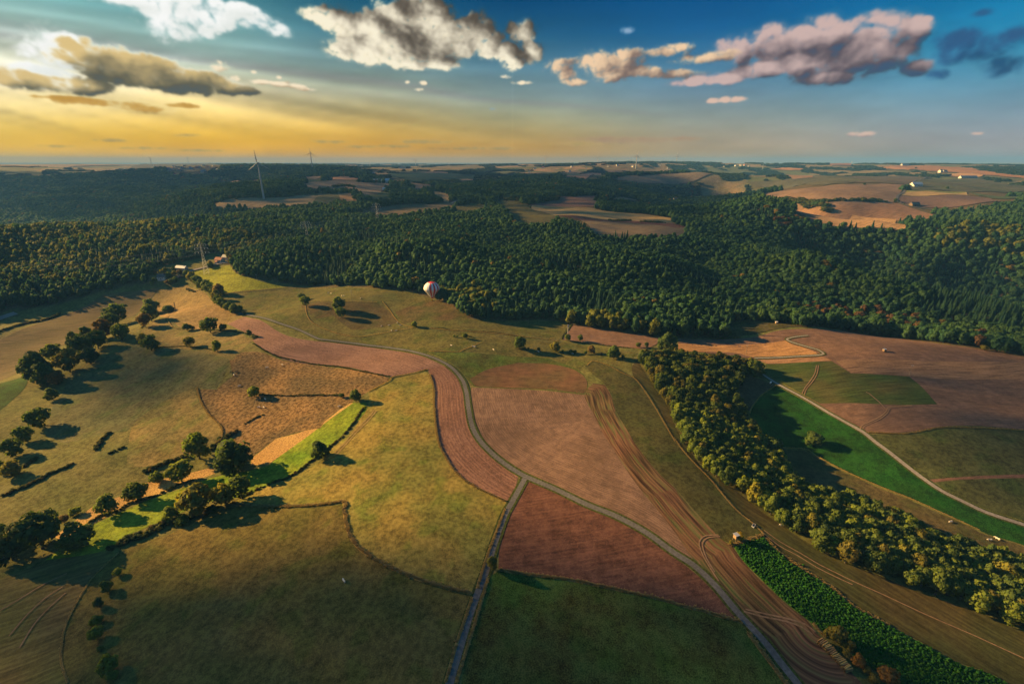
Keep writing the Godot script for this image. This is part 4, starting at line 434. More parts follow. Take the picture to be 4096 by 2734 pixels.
const SHADE_OUTLINES := [[-395,-221.8,-233.8,-210.5,-156.5,-211.9,-84,-197.5,-37.2,-184.7,5.6,-193.5,69.8,-184.4,123,-162.3,169.2,-144.5,241.8,-128.2,194,-88.6,3.2,-80.1,-219.5,-93.2],[-724,-1341,-399,-1215,-249,-1331,30,-1326,256,-1050,391,-1037,515,-1115,627,-1149,1044,-1797,1130,-4079,-534,-3597,-1663,-3404,-2490,-3349,-3522,-3250,-2486,-2235,-1217,-1582],[-477,-507,-429,-511,-325.8,-465,-261.4,-421.7,-255.1,-393.5,-293.1,-390.9,-309.9,-362.9,-313.8,-333.3,-365.1,-370.5,-437,-436],[-400,-710,-278,-734,-211,-742,-17,-760,75,-645,184,-607,345,-641,453,-579,540,-477,669,-485,912,-740,894,-829,768,-974,596,-1081,391,-1037,256,-1050,30,-1326,-399,-1215,-595,-1098],[-55.5,-171.7,-9.4,-181.3,92.2,-159.3,125.7,-120.3,70,-86.7,-48.4,-84.1],[238.3,-380.7,298.5,-419.7,456,-460,669,-485,343,-211.1,291.4,-219.4,246.4,-259.7,229.7,-312.9]]  # ground areas that the added clouds are to shade
const BALLOON := [-101.8,-598.3,20.19]
const STAND := [117,-201.1]
const TROUGH := [132.2,-212.8]
const BOWSER := [234,-397]
const FIELD_HUT := [366.8,-443.2]
const WOOD_HUT := [304.2,-528.7]
const LOG_PILE := [130.7,-148.4,132.6,-144.7,134.2,-140.2,135.7,-135.8]
const AIR_AZ := [-180, -115, -68, -43, -30, -15, 0, 20, 43, 75, 120, 180]
const AIR_EL := [0, 2, 4, 6.5, 9, 12, 15, 25, 50, 90]
const AIR := [
	[150,130,100,190,150,80,255,205,50,255,188,10,250,178,8,238,168,16,226,160,30,196,150,90,168,150,142,150,140,140,145,135,130,150,130,100],
	[140,135,115,185,160,100,255,220,110,255,204,70,248,190,44,222,168,54,202,162,82,174,154,124,150,152,156,140,145,150,135,140,140,140,135,115],
	[125,135,130,170,160,125,255,235,170,255,226,146,244,206,112,206,174,98,176,164,116,150,156,146,126,154,170,115,145,165,115,135,150,125,135,130],
	[100,130,145,150,160,150,255,240,200,252,240,206,226,212,168,172,172,144,136,154,150,112,142,160,84,148,178,80,135,170,90,130,155,100,130,145],
	[70,120,150,120,150,160,240,240,220,190,206,190,160,184,174,118,146,146,92,130,146,74,126,160,40,136,176,45,125,170,60,118,155,70,120,150],
	[45,105,150,90,140,160,220,232,220,120,172,172,104,156,158,62,112,130,34,92,128,20,92,144,8,118,170,20,112,165,35,105,150,45,105,150],
	[25,95,145,65,125,155,190,220,215,86,152,160,66,132,144,16,80,112,0,66,112,0,78,136,0,104,164,5,100,158,18,92,145,25,95,145],
	[25,90,142,45,110,150,120,170,185,75,140,160,55,115,145,22,84,126,12,74,120,12,80,134,12,94,152,16,92,148,20,90,144,25,90,142],
	[50,105,150,55,110,150,90,140,165,75,130,160,60,115,155,48,104,148,44,100,146,44,102,150,46,106,154,46,106,154,48,106,152,50,105,150],
	[56,108,152,56,108,152,56,108,152,56,108,152,56,108,152,56,108,152,56,108,152,56,108,152,56,108,152,56,108,152,56,108,152,56,108,152],
]
# light, shade, rim, billows, softness, puffs: azimuth, elevation, half width, half height in degrees
const CLOUDS := [
	[[255, 255, 252],[232, 236, 230],[255, 255, 250],0.8,0.45,[-29.96,12.67,4.28,1.36,-28.04,12.43,3.71,1.39,-31.33,10.70,2.19,1.28,-29.59,11.31,2.26,1.35,-27.54,11.52,1.98,0.91,-24.26,12.17,1.94,0.89,-22.53,11.48,1.53,0.65,-33.67,12.48,3.78,0.60,-31.39,11.88,2.47,1.06,-39.67,8.21,2.55,1.86,-41.09,6.65,3.26,1.22,-38.65,9.16,1.56,0.73,-25.21,12.89,2.19,0.52],[-0.6, 0.3]],
	[[255, 244, 216],[82, 72, 62],[255, 238, 200],0.8,0.3,[-19.44,13.08,1.58,0.61,-18.28,13.00,2.33,0.95,-16.56,12.43,2.56,1.51,-14.10,12.40,3.13,1.74,-11.92,13.38,2.72,1.51,-9.35,13.66,3.20,1.78,-7.45,13.20,2.27,1.88,-12.98,11.01,3.71,1.80,-9.53,11.14,3.79,1.96,-6.45,11.23,3.29,1.97,-5.08,12.36,2.04,1.29,-3.30,12.75,1.86,1.49,-2.44,11.29,2.33,1.69,-0.65,10.54,1.89,1.20,1.14,12.22,1.87,1.30,1.83,10.54,1.62,1.20,-16.38,10.49,2.60,1.30,-14.36,9.85,2.66,0.96,-10.95,9.60,3.18,0.98,-7.43,9.50,2.33,0.76,0.25,9.58,1.45,0.77],[-0.8, -0.25]],
	[[226, 196, 132],[84, 82, 68],[255, 250, 228],0.7,0.3,[-38.08,8.18,2.61,1.48,-35.95,7.69,3.48,1.73,-33.93,7.32,3.39,1.72,-31.77,7.06,3.22,1.57,-29.82,6.78,2.63,1.19,-27.74,6.70,2.28,0.97,-42.69,6.20,2.04,1.02,-40.75,5.99,2.35,0.81,-38.63,5.95,2.74,0.84,-26.36,6.35,1.73,0.51],[-0.7, 0.5]],
	[[206, 178, 172],[52, 48, 62],[186, 162, 166],0.6,0.36,[22.42,10.04,2.86,1.54,24.97,10.37,2.73,1.77,27.43,10.49,2.61,1.73,29.47,10.45,2.51,1.69,31.51,9.98,2.71,1.80,33.84,10.60,2.26,1.55,35.42,10.10,2.02,1.39,32.44,8.60,3.34,1.64,28.48,8.61,3.65,1.51,24.60,8.19,3.44,0.93,20.83,7.67,3.29,0.67,18.02,7.43,2.54,0.46,30.13,7.11,3.44,0.77,34.56,8.71,2.14,1.35,36.13,10.67,1.19,0.61,36.62,7.40,1.49,0.71],[-0.6, 0.7]],
	[[244, 208, 168],[118, 98, 92],[235, 200, 165],1,0.45,[5.01,9.35,1.80,0.92,5.72,8.56,1.53,0.63,6.65,7.83,1.72,0.44,8.80,9.58,2.55,1.21,11.01,9.33,2.34,1.21,11.83,9.95,2.15,1.04,13.68,8.55,2.98,0.73,10.21,8.27,2.37,0.70,15.62,10.27,2.64,0.66,17.23,10.55,1.38,0.47,18.59,9.38,2.80,0.51,20.55,9.63,2.19,0.58,16.68,8.24,2.89,0.53],[-0.7, 0.2]],
	[[44, 88, 132],[14, 48, 86],[40, 95, 140],0.7,0.7,[38.67,9.16,1.96,1.14,40.43,8.35,2.12,1.13,41.97,9.01,1.54,0.81,41.77,7.03,1.58,0.84,38.43,7.99,1.47,0.87,37.89,6.81,0.96,0.51,39.56,10.76,0.83,0.32,43.57,9.05,1.59,0.84],[-0.5, 0.5]],
	[[200, 150, 60],[112, 86, 34],[255, 236, 170],0.6,0.6,[-37.50,4.74,4.66,0.43,-34.57,4.40,3.63,0.42,-31.56,4.84,2.08,0.32,-39.70,4.92,2.56,0.26],[-0.3, 0.6]],
	[[190, 160, 90],[140, 105, 55],[225, 190, 110],1,0.6,[-19.06,2.00,2.69,0.21,-16.52,1.56,2.23,0.17,-10.60,2.08,2.79,0.26,-8.28,2.09,2.35,0.26,7.40,1.88,3.08,0.26,-12.93,1.63,3.22,0.17,-31.72,2.36,1.40,0.19,-37.30,1.79,1.86,0.14,-34.95,1.19,2.66,0.15,-41.13,1.26,1.67,0.13,-30.93,1.05,2.17,0.12,-3.57,1.45,5.75,0.22],[-0.3, 0.4]],
	[[175, 140, 105],[135, 110, 90],[190, 150, 110],0.7,0.7,[12.93,2.19,6.59,0.39,10.63,2.38,4.97,0.26,17.78,2.31,2.97,0.25],[-0.3, 0.4]],
	[[225, 190, 170],[130, 115, 120],[225, 190, 170],1.3,0.5,[33.75,2.38,1.49,0.26,22.09,5.80,1.73,0.35,20.70,5.74,1.05,0.31,41.46,2.21,0.58,0.13],[-0.4, 0.4]],
	[[255, 235, 200],[190, 165, 130],[255, 240, 210],1.3,0.5,[-27.99,8.24,1.07,0.49,-26.91,7.33,0.59,0.29,-24.73,7.17,1.53,0.26,-20.92,6.73,1.22,0.19,1.17,7.80,1.19,0.24,-0.66,8.40,0.82,0.24,-25.27,7.97,0.34,0.22,-22.84,7.09,1.58,0.30,-21.68,6.96,1.20,0.23,-9.32,7.70,0.54,0.24,-10.87,7.74,0.35,0.20,-9.80,7.09,0.63,0.20,-23.14,7.63,0.35,0.18],[-0.4, 0.2]],
	[[140, 170, 200],[80, 120, 160],[150, 180, 205],1.3,0.7,[11.56,12.16,0.77,0.39,-2.08,5.34,0.47,0.13],[-0.4, 0.4]],
]

const STEP := 0.0087266462599716   # the ground is a net of half a degree round the origin, its rows in proportion
const AZ0 := -1.2217304763960306
const NI := 281
const LN0 := 3.6888794541139363
const NJ := 663
const K := 4
const TILE := 96.0
const SUN_FROM := Vector3(-0.89, 0.33, -0.31)   # towards the sun

var HT := PackedFloat32Array()
var NM := PackedVector3Array()
var cover := PackedByteArray()      # per cell of the net: 0 open, 1 field or road
var woods := PackedByteArray()      # per cell: 0 none, 1 broadleaf, 2 spruce, 4 rusty, 8 sunlit tint put into the leaves
var surf := {}
var taken := {}
var patch := FastNoiseLite.new()
var leaf_mats := {}
var lane_line := PackedVector2Array()
var stage_start := 0

func stage(what):
	print("%6d ms %s" % [Time.get_ticks_msec() - stage_start, what])

func _ready():
	stage_start = Time.get_ticks_msec()
	set_camera()
	set_sky()
	set_sun()
	stage("sky")
	patch.seed = 7; patch.frequency = 0.02; patch.fractal_octaves = 3
	relief()
	stage("relief")
	surfaces()
	stage("surfaces")
	for r in ROADS:
		if r[0] == "lane" and lane_line.is_empty(): lane_line = smooth_line(r[3], 6.0)
	fields()
	stage("fields")
	roads()
	mark_woods()
	ground()
	stage("ground")
	maize()
	verges()
	hedges()
	single_trees()
	wood_strip()
	stage("trees")
	forests()
	stage("forests")
	far_woods()
	shading_clouds()
	balloon()
	turbines()
	pylons()
	houses()
	cattle()
	small_things()
	stage("things")

func set_camera():
	var c := Camera3D.new(); c.name = "camera"; add_child(c)
	c.position = Vector3(0, 180, 0); c.rotation_degrees = Vector3(-20.37, 0, 0)
	c.fov = rad_to_deg(2.0 * atan(784.0 / 1109.0)); c.near = 1.0; c.far = 90000.0; c.current = true

func set_sun():
	var s := DirectionalLight3D.new(); s.name = "sun"; add_child(s)
	s.look_at_from_position(SUN_FROM * 1000.0, Vector3.ZERO)
	s.light_energy = 1.6; s.light_angular_distance = 0.5; s.light_color = Color(1.0, 0.80, 0.49); s.shadow_enabled = true

func set_sky():
	var env := Environment.new()
	env.background_mode = Environment.BG_SKY
	env.tonemap_mode = Environment.TONE_MAPPER_LINEAR
	env.tonemap_exposure = 3.0
	env.sdfgi_enabled = true; env.ssao_enabled = true; env.ssil_enabled = true
	env.fog_enabled = true; env.fog_density = 0.00007; env.fog_light_color = Color(0.42, 0.70, 1.0)
	var sky := Sky.new(); var m := PanoramaSkyMaterial.new()
	m.panorama = sky_picture(); m.energy_multiplier = SKY_GAIN / 3.0
	sky.sky_material = m; env.sky = sky
	var w := WorldEnvironment.new(); w.name = "air"; w.environment = env; add_child(w)

func air(az: float, el: float) -> Color:
	var a := 0; var e := 0
	while a < AIR_AZ.size() - 2 and AIR_AZ[a + 1] < az: a += 1
	while e < AIR_EL.size() - 2 and AIR_EL[e + 1] < el: e += 1
	var s := smoothstep(0.0, 1.0, clampf((az - AIR_AZ[a]) / (AIR_AZ[a + 1] - AIR_AZ[a]), 0, 1)) * .5 + clampf((az - AIR_AZ[a]) / (AIR_AZ[a + 1] - AIR_AZ[a]), 0, 1) * .5
	var t := clampf((el - AIR_EL[e]) / (AIR_EL[e + 1] - AIR_EL[e]), 0, 1)
	var c := Vector3.ZERO
	for k in 4:
		var row: Array = AIR[e + (k >> 1)]; var at := (a + (k & 1)) * 3
		c += Vector3(row[at], row[at + 1], row[at + 2]) * (s if k & 1 else 1.0 - s) * (t if k > 1 else 1.0 - t)
	return Color(c.x / 255.0, c.y / 255.0, c.z / 255.0)

const SKY_W := 4096
const SKY_UP := 1024          # rows above the horizon
const SKY_GAIN := 1.6         # the picture holds the sky at one part in this
var sky_px := PackedByteArray()
var billow := FastNoiseLite.new()
var bumps := FastNoiseLite.new()
var bulk := FastNoiseLite.new()

func cloud_depth(az: float, el: float, puffs: Array, freq: float) -> float:
	var best := 0.0; var sum := 0.0
	for k in range(0, puffs.size(), 4):
		var dx: float = (az - puffs[k]) / puffs[k + 2]; var dy: float = (el - puffs[k + 1]) / puffs[k + 3]
		var r := dx * dx + dy * dy
		if r < 2.1:
			var v := 1.0 - r / 2.1
			sum += v * v; best = maxf(best, v)
	if best <= 0.0: return -1.0
	var n := billow.get_noise_3d(az * 26.0 * freq, el * 34.0 * freq, 3.0)
	var m := bumps.get_noise_3d(az * 26.0 * freq, el * 32.0 * freq, 9.0)
	return minf(best + sum * .18, 1.15) - .60 - m * .34 + n * .30

func cloud_bulk(az: float, el: float, puffs: Array, freq: float) -> float:
	var best := 0.0; var sum := 0.0
	for k in range(0, puffs.size(), 4):
		var dx: float = (az - puffs[k]) / puffs[k + 2]; var dy: float = (el - puffs[k + 1]) / puffs[k + 3]
		var r := dx * dx + dy * dy
		if r < 1.6: sum += (1.0 - r / 1.6) * (1.0 - r / 1.6); best = maxf(best, 1.0 - r / 1.6)
	return minf(best + sum * .25, 1.6) * .6 - bumps.get_noise_3d(az * 14.0 * freq, el * 19.0 * freq, 9.0) * .30 + bulk.get_noise_3d(az * 9.0 * freq, el * 13.0 * freq, 70.0) * .55

func paint_cloud(c: Array, stride: int):
	var puffs: Array = c[5]; var lo := Vector2(999, 999); var hi := Vector2(-999, -999)
	for k in range(0, puffs.size(), 4):
		lo = lo.min(Vector2(puffs[k] - puffs[k + 2] * 1.45, puffs[k + 1] - puffs[k + 3] * 1.45)); hi = hi.max(Vector2(puffs[k] + puffs[k + 2] * 1.45, puffs[k + 1] + puffs[k + 3] * 1.45))
	var per := SKY_W / 360.0
	var mid := (lo + hi) * .5; var half := (hi - lo) * .5
	var light := Vector3(c[0][0], c[0][1], c[0][2]); var shade := Vector3(c[1][0], c[1][1], c[1][2]); var rim := Vector3(c[2][0], c[2][1], c[2][2])
	var soft: float = c[4]
	for y in range(maxi(int((90.0 - hi.y) * per), 0), mini(int((90.0 - lo.y) * per) + 1, SKY_UP), stride):
		var el := 90.0 - (y + .5 * stride) / per
		for x in range(int(floor(lo.x * per)), int(hi.x * per) + 1, stride):
			var az := (x + .5 * stride) / per
			var d := cloud_depth(az, el, puffs, c[3])
			if d <= -.26: continue
			var alpha := smoothstep(-.26, .2, d) * .18 + smoothstep(-.02, soft, d) * .82
			# the billows are lit from the sun's side
			var side: float = c[6][0] * (az - mid.x) / half.x * .22 + c[6][1] * (el - mid.y) / half.y * .30
			var lit := clampf(.5 + side + (cloud_bulk(az, el, puffs, c[3]) - cloud_bulk(az + c[6][0] * 1.7, el + c[6][1] * 1.7, puffs, c[3])) * .85 + (d - cloud_depth(az + c[6][0] * .45, el + c[6][1] * .45, puffs, c[3])) * .38, 0.0, 1.0)
			lit = lit * lit * (3.0 - 2.0 * lit)
			var thin := 1.0 - smoothstep(-.05, .42, d)
			var col := shade.lerp(light, lit).lerp(rim, clampf(thin * (lit * 1.5 - .1), 0.0, 1.0))
			for sy in stride:
				for sx in stride:
					var at := ((y + sy) * SKY_W + posmod(x + sx, SKY_W)) * 3
					if at + 2 >= sky_px.size(): continue
					for k in 3:
						sky_px[at + k] = clampi(int(lerpf(sky_px[at + k], sky_gain(col[k]), alpha)), 0, 255)

func sky_gain(v: float) -> float:
	return 255.0 * pow(pow(v / 255.0, 2.2) / SKY_GAIN, 1.0 / 2.2)

func sky_picture() -> ImageTexture:
	billow.seed = 17; billow.frequency = .02; billow.fractal_octaves = 5; billow.fractal_gain = .55; billow.noise_type = FastNoiseLite.TYPE_SIMPLEX_SMOOTH
	bumps.seed = 5; bumps.frequency = .02; bumps.fractal_type = FastNoiseLite.FRACTAL_RIDGED; bumps.fractal_octaves = 3; bumps.noise_type = FastNoiseLite.TYPE_SIMPLEX_SMOOTH
	bulk.seed = 6; bulk.frequency = .02; bulk.fractal_octaves = 2
	# clear air, with beams and their shadows spreading from behind the clouds by the sun
	var w := 1024; var h := 256
	var im := Image.create(w, h, false, Image.FORMAT_RGBF)
	for y in h:
		var el := 90.0 - (y + .5) * 90.0 / h
		for x in w:
			var az := wrapf((x + .5) * 360.0 / w, -180.0, 180.0)
			var c := air(az, el)
			var veil := billow.get_noise_3d(az * 4.0, el * 22.0, 40.0) * .10 * smoothstep(22.0, 6.0, el)
			var beam := 0.0
			if az > -62.0 and az < 40.0:
				var t := atan2(el - 12.0, az + 70.0)
				beam = billow.get_noise_2d(t * 700.0, 90.0) * .30 * smoothstep(-62.0, -45.0, az) * smoothstep(15.0, -25.0, az) * smoothstep(1.5, 4.0, el) * smoothstep(14.0, 10.0, el)
			var v := 1.0 + veil + beam
			im.set_pixel(x, y, Color(sky_gain(c.r * v * 255.0) / 255.0, sky_gain(c.g * v * 255.0) / 255.0, sky_gain(c.b * v * 255.0) / 255.0))
	im.convert(Image.FORMAT_RGB8)
	im.resize(SKY_W, SKY_UP, Image.INTERPOLATE_CUBIC)
	sky_px = im.get_data()
	# the same kind of clouds goes on round the sky and overhead
	var rng := RandomNumberGenerator.new(); rng.seed = 77
	for k in 46:
		var az := rng.randf_range(58.0, 302.0); var el := rng.randf_range(5.0, 22.0)
		if k >= 34: az = rng.randf_range(-40.0, 40.0); el = rng.randf_range(24.0, 46.0)
		if az > 180.0: az -= 360.0
		var puffs := []; var long := rng.randf_range(3.0, 7.0)
		for p in 7: puffs.append_array([az + rng.randf_range(-1, 1) * long, el + rng.randf_range(-.6, .6), rng.randf_range(1.5, 3.0), rng.randf_range(.8, 1.7)])
		var warm := smoothstep(120.0, 40.0, absf(az + 61.0))
		var li := [lerpf(205, 255, warm), lerpf(180, 235, warm), lerpf(175, 195, warm)]
		paint_cloud([li, [80, 78, 84], li, .8, .4, puffs, [-.6, .4]], 3)
	for c in CLOUDS: paint_cloud(c, 1)
	var all := PackedByteArray(); all.append_array(sky_px)
	var low := PackedByteArray(); low.resize(SKY_W * 3)
	for x in SKY_W:
		low[x * 3] = 150; low[x * 3 + 1] = 120; low[x * 3 + 2] = 72
	for y in SKY_UP: all.append_array(low)
	return ImageTexture.create_from_image(Image.create_from_data(SKY_W, SKY_UP * 2, false, Image.FORMAT_RGB8, all))

# ---------------------------------------------------------------- helpers
func numbered(called: String) -> String:
	var k: int = taken.get(called, 0)
	taken[called] = k + 1
	return called if k == 0 else "%s_%03d" % [called, k]

func tag(o, label := "", category := "", group := "", kind := ""):
	if label: o.set_meta("label", label)
	if category: o.set_meta("category", category)
	if group: o.set_meta("group", group)
	if kind: o.set_meta("kind", kind)
	return o

func thing(called, label, category, at := Vector3.ZERO, turn := 0.0, group := "") -> Node3D:
	var o := Node3D.new(); o.name = numbered(called); add_child(o)
	o.position = at; o.rotation.y = turn
	return tag(o, label, category, group)

func part(called, mesh: Mesh, mat: Material, parent: Node) -> MeshInstance3D:
	var o := MeshInstance3D.new(); o.mesh = mesh; o.name = called
	if mat: o.material_override = mat
	parent.add_child(o, true)
	return o

func lin(c: Color) -> Color:
	return c.linear_to_srgb()

func flat_mat(c: Color, rough := 0.8, metal := 0.0) -> StandardMaterial3D:
	var m := StandardMaterial3D.new()
	m.albedo_color = lin(c); m.roughness = rough; m.metallic = metal
	return m

func points(a) -> PackedVector2Array:
	var out := PackedVector2Array()
	for k in range(0, a.size(), 2): out.append(Vector2(a[k], a[k + 1]))
	return out

func spline(p0: Vector2, p1: Vector2, p2: Vector2, p3: Vector2, t: float) -> Vector2:
	return p1.cubic_interpolate(p2, p0, p3, t)

func smooth_line(a, cut: float) -> PackedVector2Array:
	var p := points(a); var out := PackedVector2Array()
	for k in p.size() - 1:
		var n := maxi(1, int(ceil(p[k].distance_to(p[k + 1]) / cut)))
		for s in n: out.append(spline(p[maxi(k - 1, 0)], p[k], p[k + 1], p[mini(k + 2, p.size() - 1)], float(s) / n))
	out.append(p[p.size() - 1])
	return out

func smooth_ring(a) -> PackedVector2Array:
	# gentle bends become curves, sharp corners stay
	var p := points(a); var out := PackedVector2Array(); var n := p.size()
	for k in n:
		var p1 := p[k]; var p2 := p[(k + 1) % n]; var p0 := p[(k + n - 1) % n]; var p3 := p[(k + 2) % n]
		if absf((p1 - p0).angle_to(p2 - p1)) > 0.6: p0 = p1 * 2.0 - p2
		if absf((p2 - p1).angle_to(p3 - p2)) > 0.6: p3 = p2 * 2.0 - p1
		var far := minf(p1.length(), p2.length())
		var m := clampi(int(ceil(p1.distance_to(p2) / (0.012 * far))), 1, 40)
		for s in m: out.append(p1.cubic_interpolate_in_time(p2, p0, p3, float(s) / m, p1.distance_to(p2), -p0.distance_to(p1), p1.distance_to(p2) + p2.distance_to(p3)))
	return out

# ---------------------------------------------------------------- the lie of the land
func plate(a: float, l: float) -> float:
	var e: float = RELIEF_PLANE[0] + RELIEF_PLANE[1] * a + RELIEF_PLANE[2] * l
	for k in range(0, RELIEF.size(), 3):
		var da: float = a - RELIEF[k]; var dl: float = l - RELIEF[k + 1]
		var r2 := da * da + dl * dl
		if r2 > 1e-9: e += 0.5 * r2 * log(r2) * RELIEF[k + 2]
	return e

func ripple(x: float, f: float, d: float) -> float:
	var k := clampf((d - 2600.0) / 3000.0, 0.0, 1.0)
	var e := 0.0
	if k > 0.0:
		e = 13.0 * sin((x * .8 + f * .6) / 700.0) * sin((-.5 * x + .86 * f) / 900.0) + 9.0 * sin((.3 * x - .95 * f) / 420.0) * sin((.9 * x + .43 * f) / 510.0)
		e *= k * clampf((26000.0 - d) / 10000.0, .25, 1.0)
	var fold := 13.0 * sin((.7 * x + .71 * f) / 58.0) * sin((-.71 * x + .7 * f) / 80.0) * clampf((d - 640.0) / 150.0, 0.0, 1.0) * clampf((1020.0 - d) / 150.0, 0.0, 1.0)
	return e + (3.2 * sin((.9 * x + .43 * f) / 37.0) * sin((-.3 * x + .95 * f) / 45.0) + .8 * sin((.5 * x - .86 * f) / 17.0) + fold) * clampf((d - 100.0) / 300.0, 0.0, 1.0)

func cat(a: float, b: float, c: float, d: float, t: float) -> float:
	return .5 * (2.0 * b + (c - a) * t + (2.0 * a - 5.0 * b + 4.0 * c - d) * t * t + (3.0 * b - a - 3.0 * c + d) * t * t * t)

func relief():
	var ci := (NI - 1) / K + 3; var cj := NJ / K + 5
	var g := PackedFloat64Array(); g.resize(ci * cj)
	for i in ci:
		for j in cj: g[i * cj + j] = plate(AZ0 + (i - 1) * K * STEP, LN0 + (j - 1) * K * STEP)
	HT.resize(NI * NJ)
	for i in NI:
		var a := AZ0 + i * STEP; var sa := sin(a); var ca := cos(a)
		var i0 := mini(i / K + 1, ci - 3); var ti := float(i) / K + 1.0 - i0
		for j in NJ:
			var j0 := mini(j / K + 1, cj - 3); var tj := float(j) / K + 1.0 - j0
			var q := [0.0, 0.0, 0.0, 0.0]
			for k in 4:
				var at := (i0 - 1 + k) * cj + j0
				q[k] = cat(g[at - 1], g[at], g[at + 1], g[at + 2], tj)
			var d := exp(LN0 + j * STEP)
			HT[i * NJ + j] = cat(q[0], q[1], q[2], q[3], ti) + ripple(d * sa, d * ca, d)
	NM.resize(NI * NJ)
	for i in NI:
		for j in NJ:
			var u := spot(mini(i + 1, NI - 1), j) - spot(maxi(i - 1, 0), j)
			var v := spot(i, mini(j + 1, NJ - 1)) - spot(i, maxi(j - 1, 0))
			NM[i * NJ + j] = u.cross(v).normalized()

func spot(i: int, j: int) -> Vector3:
	var a := AZ0 + i * STEP; var d := exp(LN0 + j * STEP)
	return Vector3(d * sin(a), HT[i * NJ + j], -d * cos(a))

func net(x: float, z: float) -> Vector2:
	return Vector2((atan2(x, -z) - AZ0) / STEP, (log(maxf(sqrt(x * x + z * z), 41.0)) - LN0) / STEP)

func net_height(q: Vector2) -> float:
	var i := clampi(int(q.x), 0, NI - 2); var j := clampi(int(q.y), 0, NJ - 2)
	var s := clampf(q.x - i, 0.0, 1.0); var t := clampf(q.y - j, 0.0, 1.0); var at := i * NJ + j
	return lerpf(lerpf(HT[at], HT[at + NJ], s), lerpf(HT[at + 1], HT[at + NJ + 1], s), t)

func height(x: float, z: float) -> float:
	return net_height(net(x, z))

func on_ground(x: float, z: float) -> Vector3:
	return Vector3(x, height(x, z), z)

# a sheet over the part of the net that lies inside an outline; lift is in thousandths of the distance
func sheet(called: String, ring: PackedVector2Array, lift: float, mat: Material, paint: Callable, uv: Callable, mark := 1) -> MeshInstance3D:
	var poly := PackedVector2Array()
	for p in ring: poly.append(net(p.x, p.y))
	var lo := poly[0]; var hi := poly[0]
	for p in poly: lo = lo.min(p); hi = hi.max(p)
	var i0 := clampi(int(floor(lo.x)), 0, NI - 2); var i1 := clampi(int(floor(hi.x)), 0, NI - 2)
	var j0 := clampi(int(floor(lo.y)), 0, NJ - 2); var j1 := clampi(int(floor(hi.y)), 0, NJ - 2)
	var wide := i1 - i0 + 1
	var crossed := PackedByteArray(); crossed.resize(wide * (j1 - j0 + 1))
	var n := poly.size()
	for k in n:
		var a := poly[k]; var b := poly[(k + 1) % n]
		var steps := int(ceil(a.distance_to(b) * 10.0)) + 1
		for s in steps:
			var p := a.lerp(b, float(s) / steps)
			var ci := int(floor(p.x)) - i0; var cj := int(floor(p.y)) - j0
			if ci >= 0 and ci < wide and cj >= 0 and cj <= j1 - j0: crossed[cj * wide + ci] = 1
	var vs := PackedVector3Array(); var ns := PackedVector3Array(); var us := PackedVector2Array(); var cs := PackedColorArray(); var idx := PackedInt32Array()
	var known := {}
	for j in range(j0, j1 + 1):
		var xs := []
		var y := j + 0.5
		for k in n:
			var a := poly[k]; var b := poly[(k + 1) % n]
			if (a.y <= y) != (b.y <= y): xs.append(a.x + (y - a.y) / (b.y - a.y) * (b.x - a.x))
		xs.sort()
		var pieces := Geometry2D.intersect_polygons(poly, PackedVector2Array([Vector2(lo.x - 1, j), Vector2(hi.x + 1, j), Vector2(hi.x + 1, j + 1), Vector2(lo.x - 1, j + 1)]))
		for i in range(i0, i1 + 1):
			var within := false
			for x in xs:
				if x < i + 0.5: within = not within
			if crossed[(j - j0) * wide + i - i0]:
				if mark and within: cover[i * NJ + j] = mark
				for piece in pieces:
					for bit in Geometry2D.intersect_polygons(piece, PackedVector2Array([Vector2(i, j), Vector2(i + 1, j), Vector2(i + 1, j + 1), Vector2(i, j + 1)])):
						var tri := Geometry2D.triangulate_polygon(bit)
						var first := vs.size()
						for p in bit: put_vertex(p, lift, vs, ns)
						for t in range(0, tri.size(), 3):
							var p0: Vector2 = bit[tri[t]]; var p1: Vector2 = bit[tri[t + 1]]; var p2: Vector2 = bit[tri[t + 2]]
							if (p1 - p0).cross(p2 - p0) < 0.0: idx.append_array([first + tri[t], first + tri[t + 1], first + tri[t + 2]])
							else: idx.append_array([first + tri[t], first + tri[t + 2], first + tri[t + 1]])
			elif within:
				if mark: cover[i * NJ + j] = mark
				var q := [0, 0, 0, 0]
				for k in 4:
					var key := (i + (1 if k == 1 or k == 2 else 0)) * NJ + j + (1 if k > 1 else 0)
					if not known.has(key):
						known[key] = vs.size()
						put_vertex(Vector2(key / NJ, key % NJ), lift, vs, ns)
					q[k] = known[key]
				idx.append_array([q[0], q[2], q[1], q[0], q[3], q[2]])
	if idx.is_empty(): return null
	for v in vs:
		us.append(uv.call(v.x, v.z)); cs.append(paint.call(v.x, v.z))
	return part(numbered(called), made(vs, ns, us, cs, idx), mat, self)

func put_vertex(p: Vector2, lift: float, vs: PackedVector3Array, ns: PackedVector3Array):
	var a := AZ0 + p.x * STEP; var d := exp(LN0 + p.y * STEP)
	vs.append(Vector3(d * sin(a), net_height(p) + lift * 0.001 * d, -d * cos(a)))
	ns.append(NM[clampi(int(round(p.x)), 0, NI - 1) * NJ + clampi(int(round(p.y)), 0, NJ - 1)])

func made(vs, ns, us, cs, idx) -> ArrayMesh:
	var a := []; a.resize(Mesh.ARRAY_MAX)
	a[Mesh.ARRAY_VERTEX] = vs; a[Mesh.ARRAY_INDEX] = idx
	if ns: a[Mesh.ARRAY_NORMAL] = ns
	if us: a[Mesh.ARRAY_TEX_UV] = us
	if cs: a[Mesh.ARRAY_COLOR] = cs
	var m := ArrayMesh.new(); m.add_surface_from_arrays(Mesh.PRIMITIVE_TRIANGLES, a)
	return m

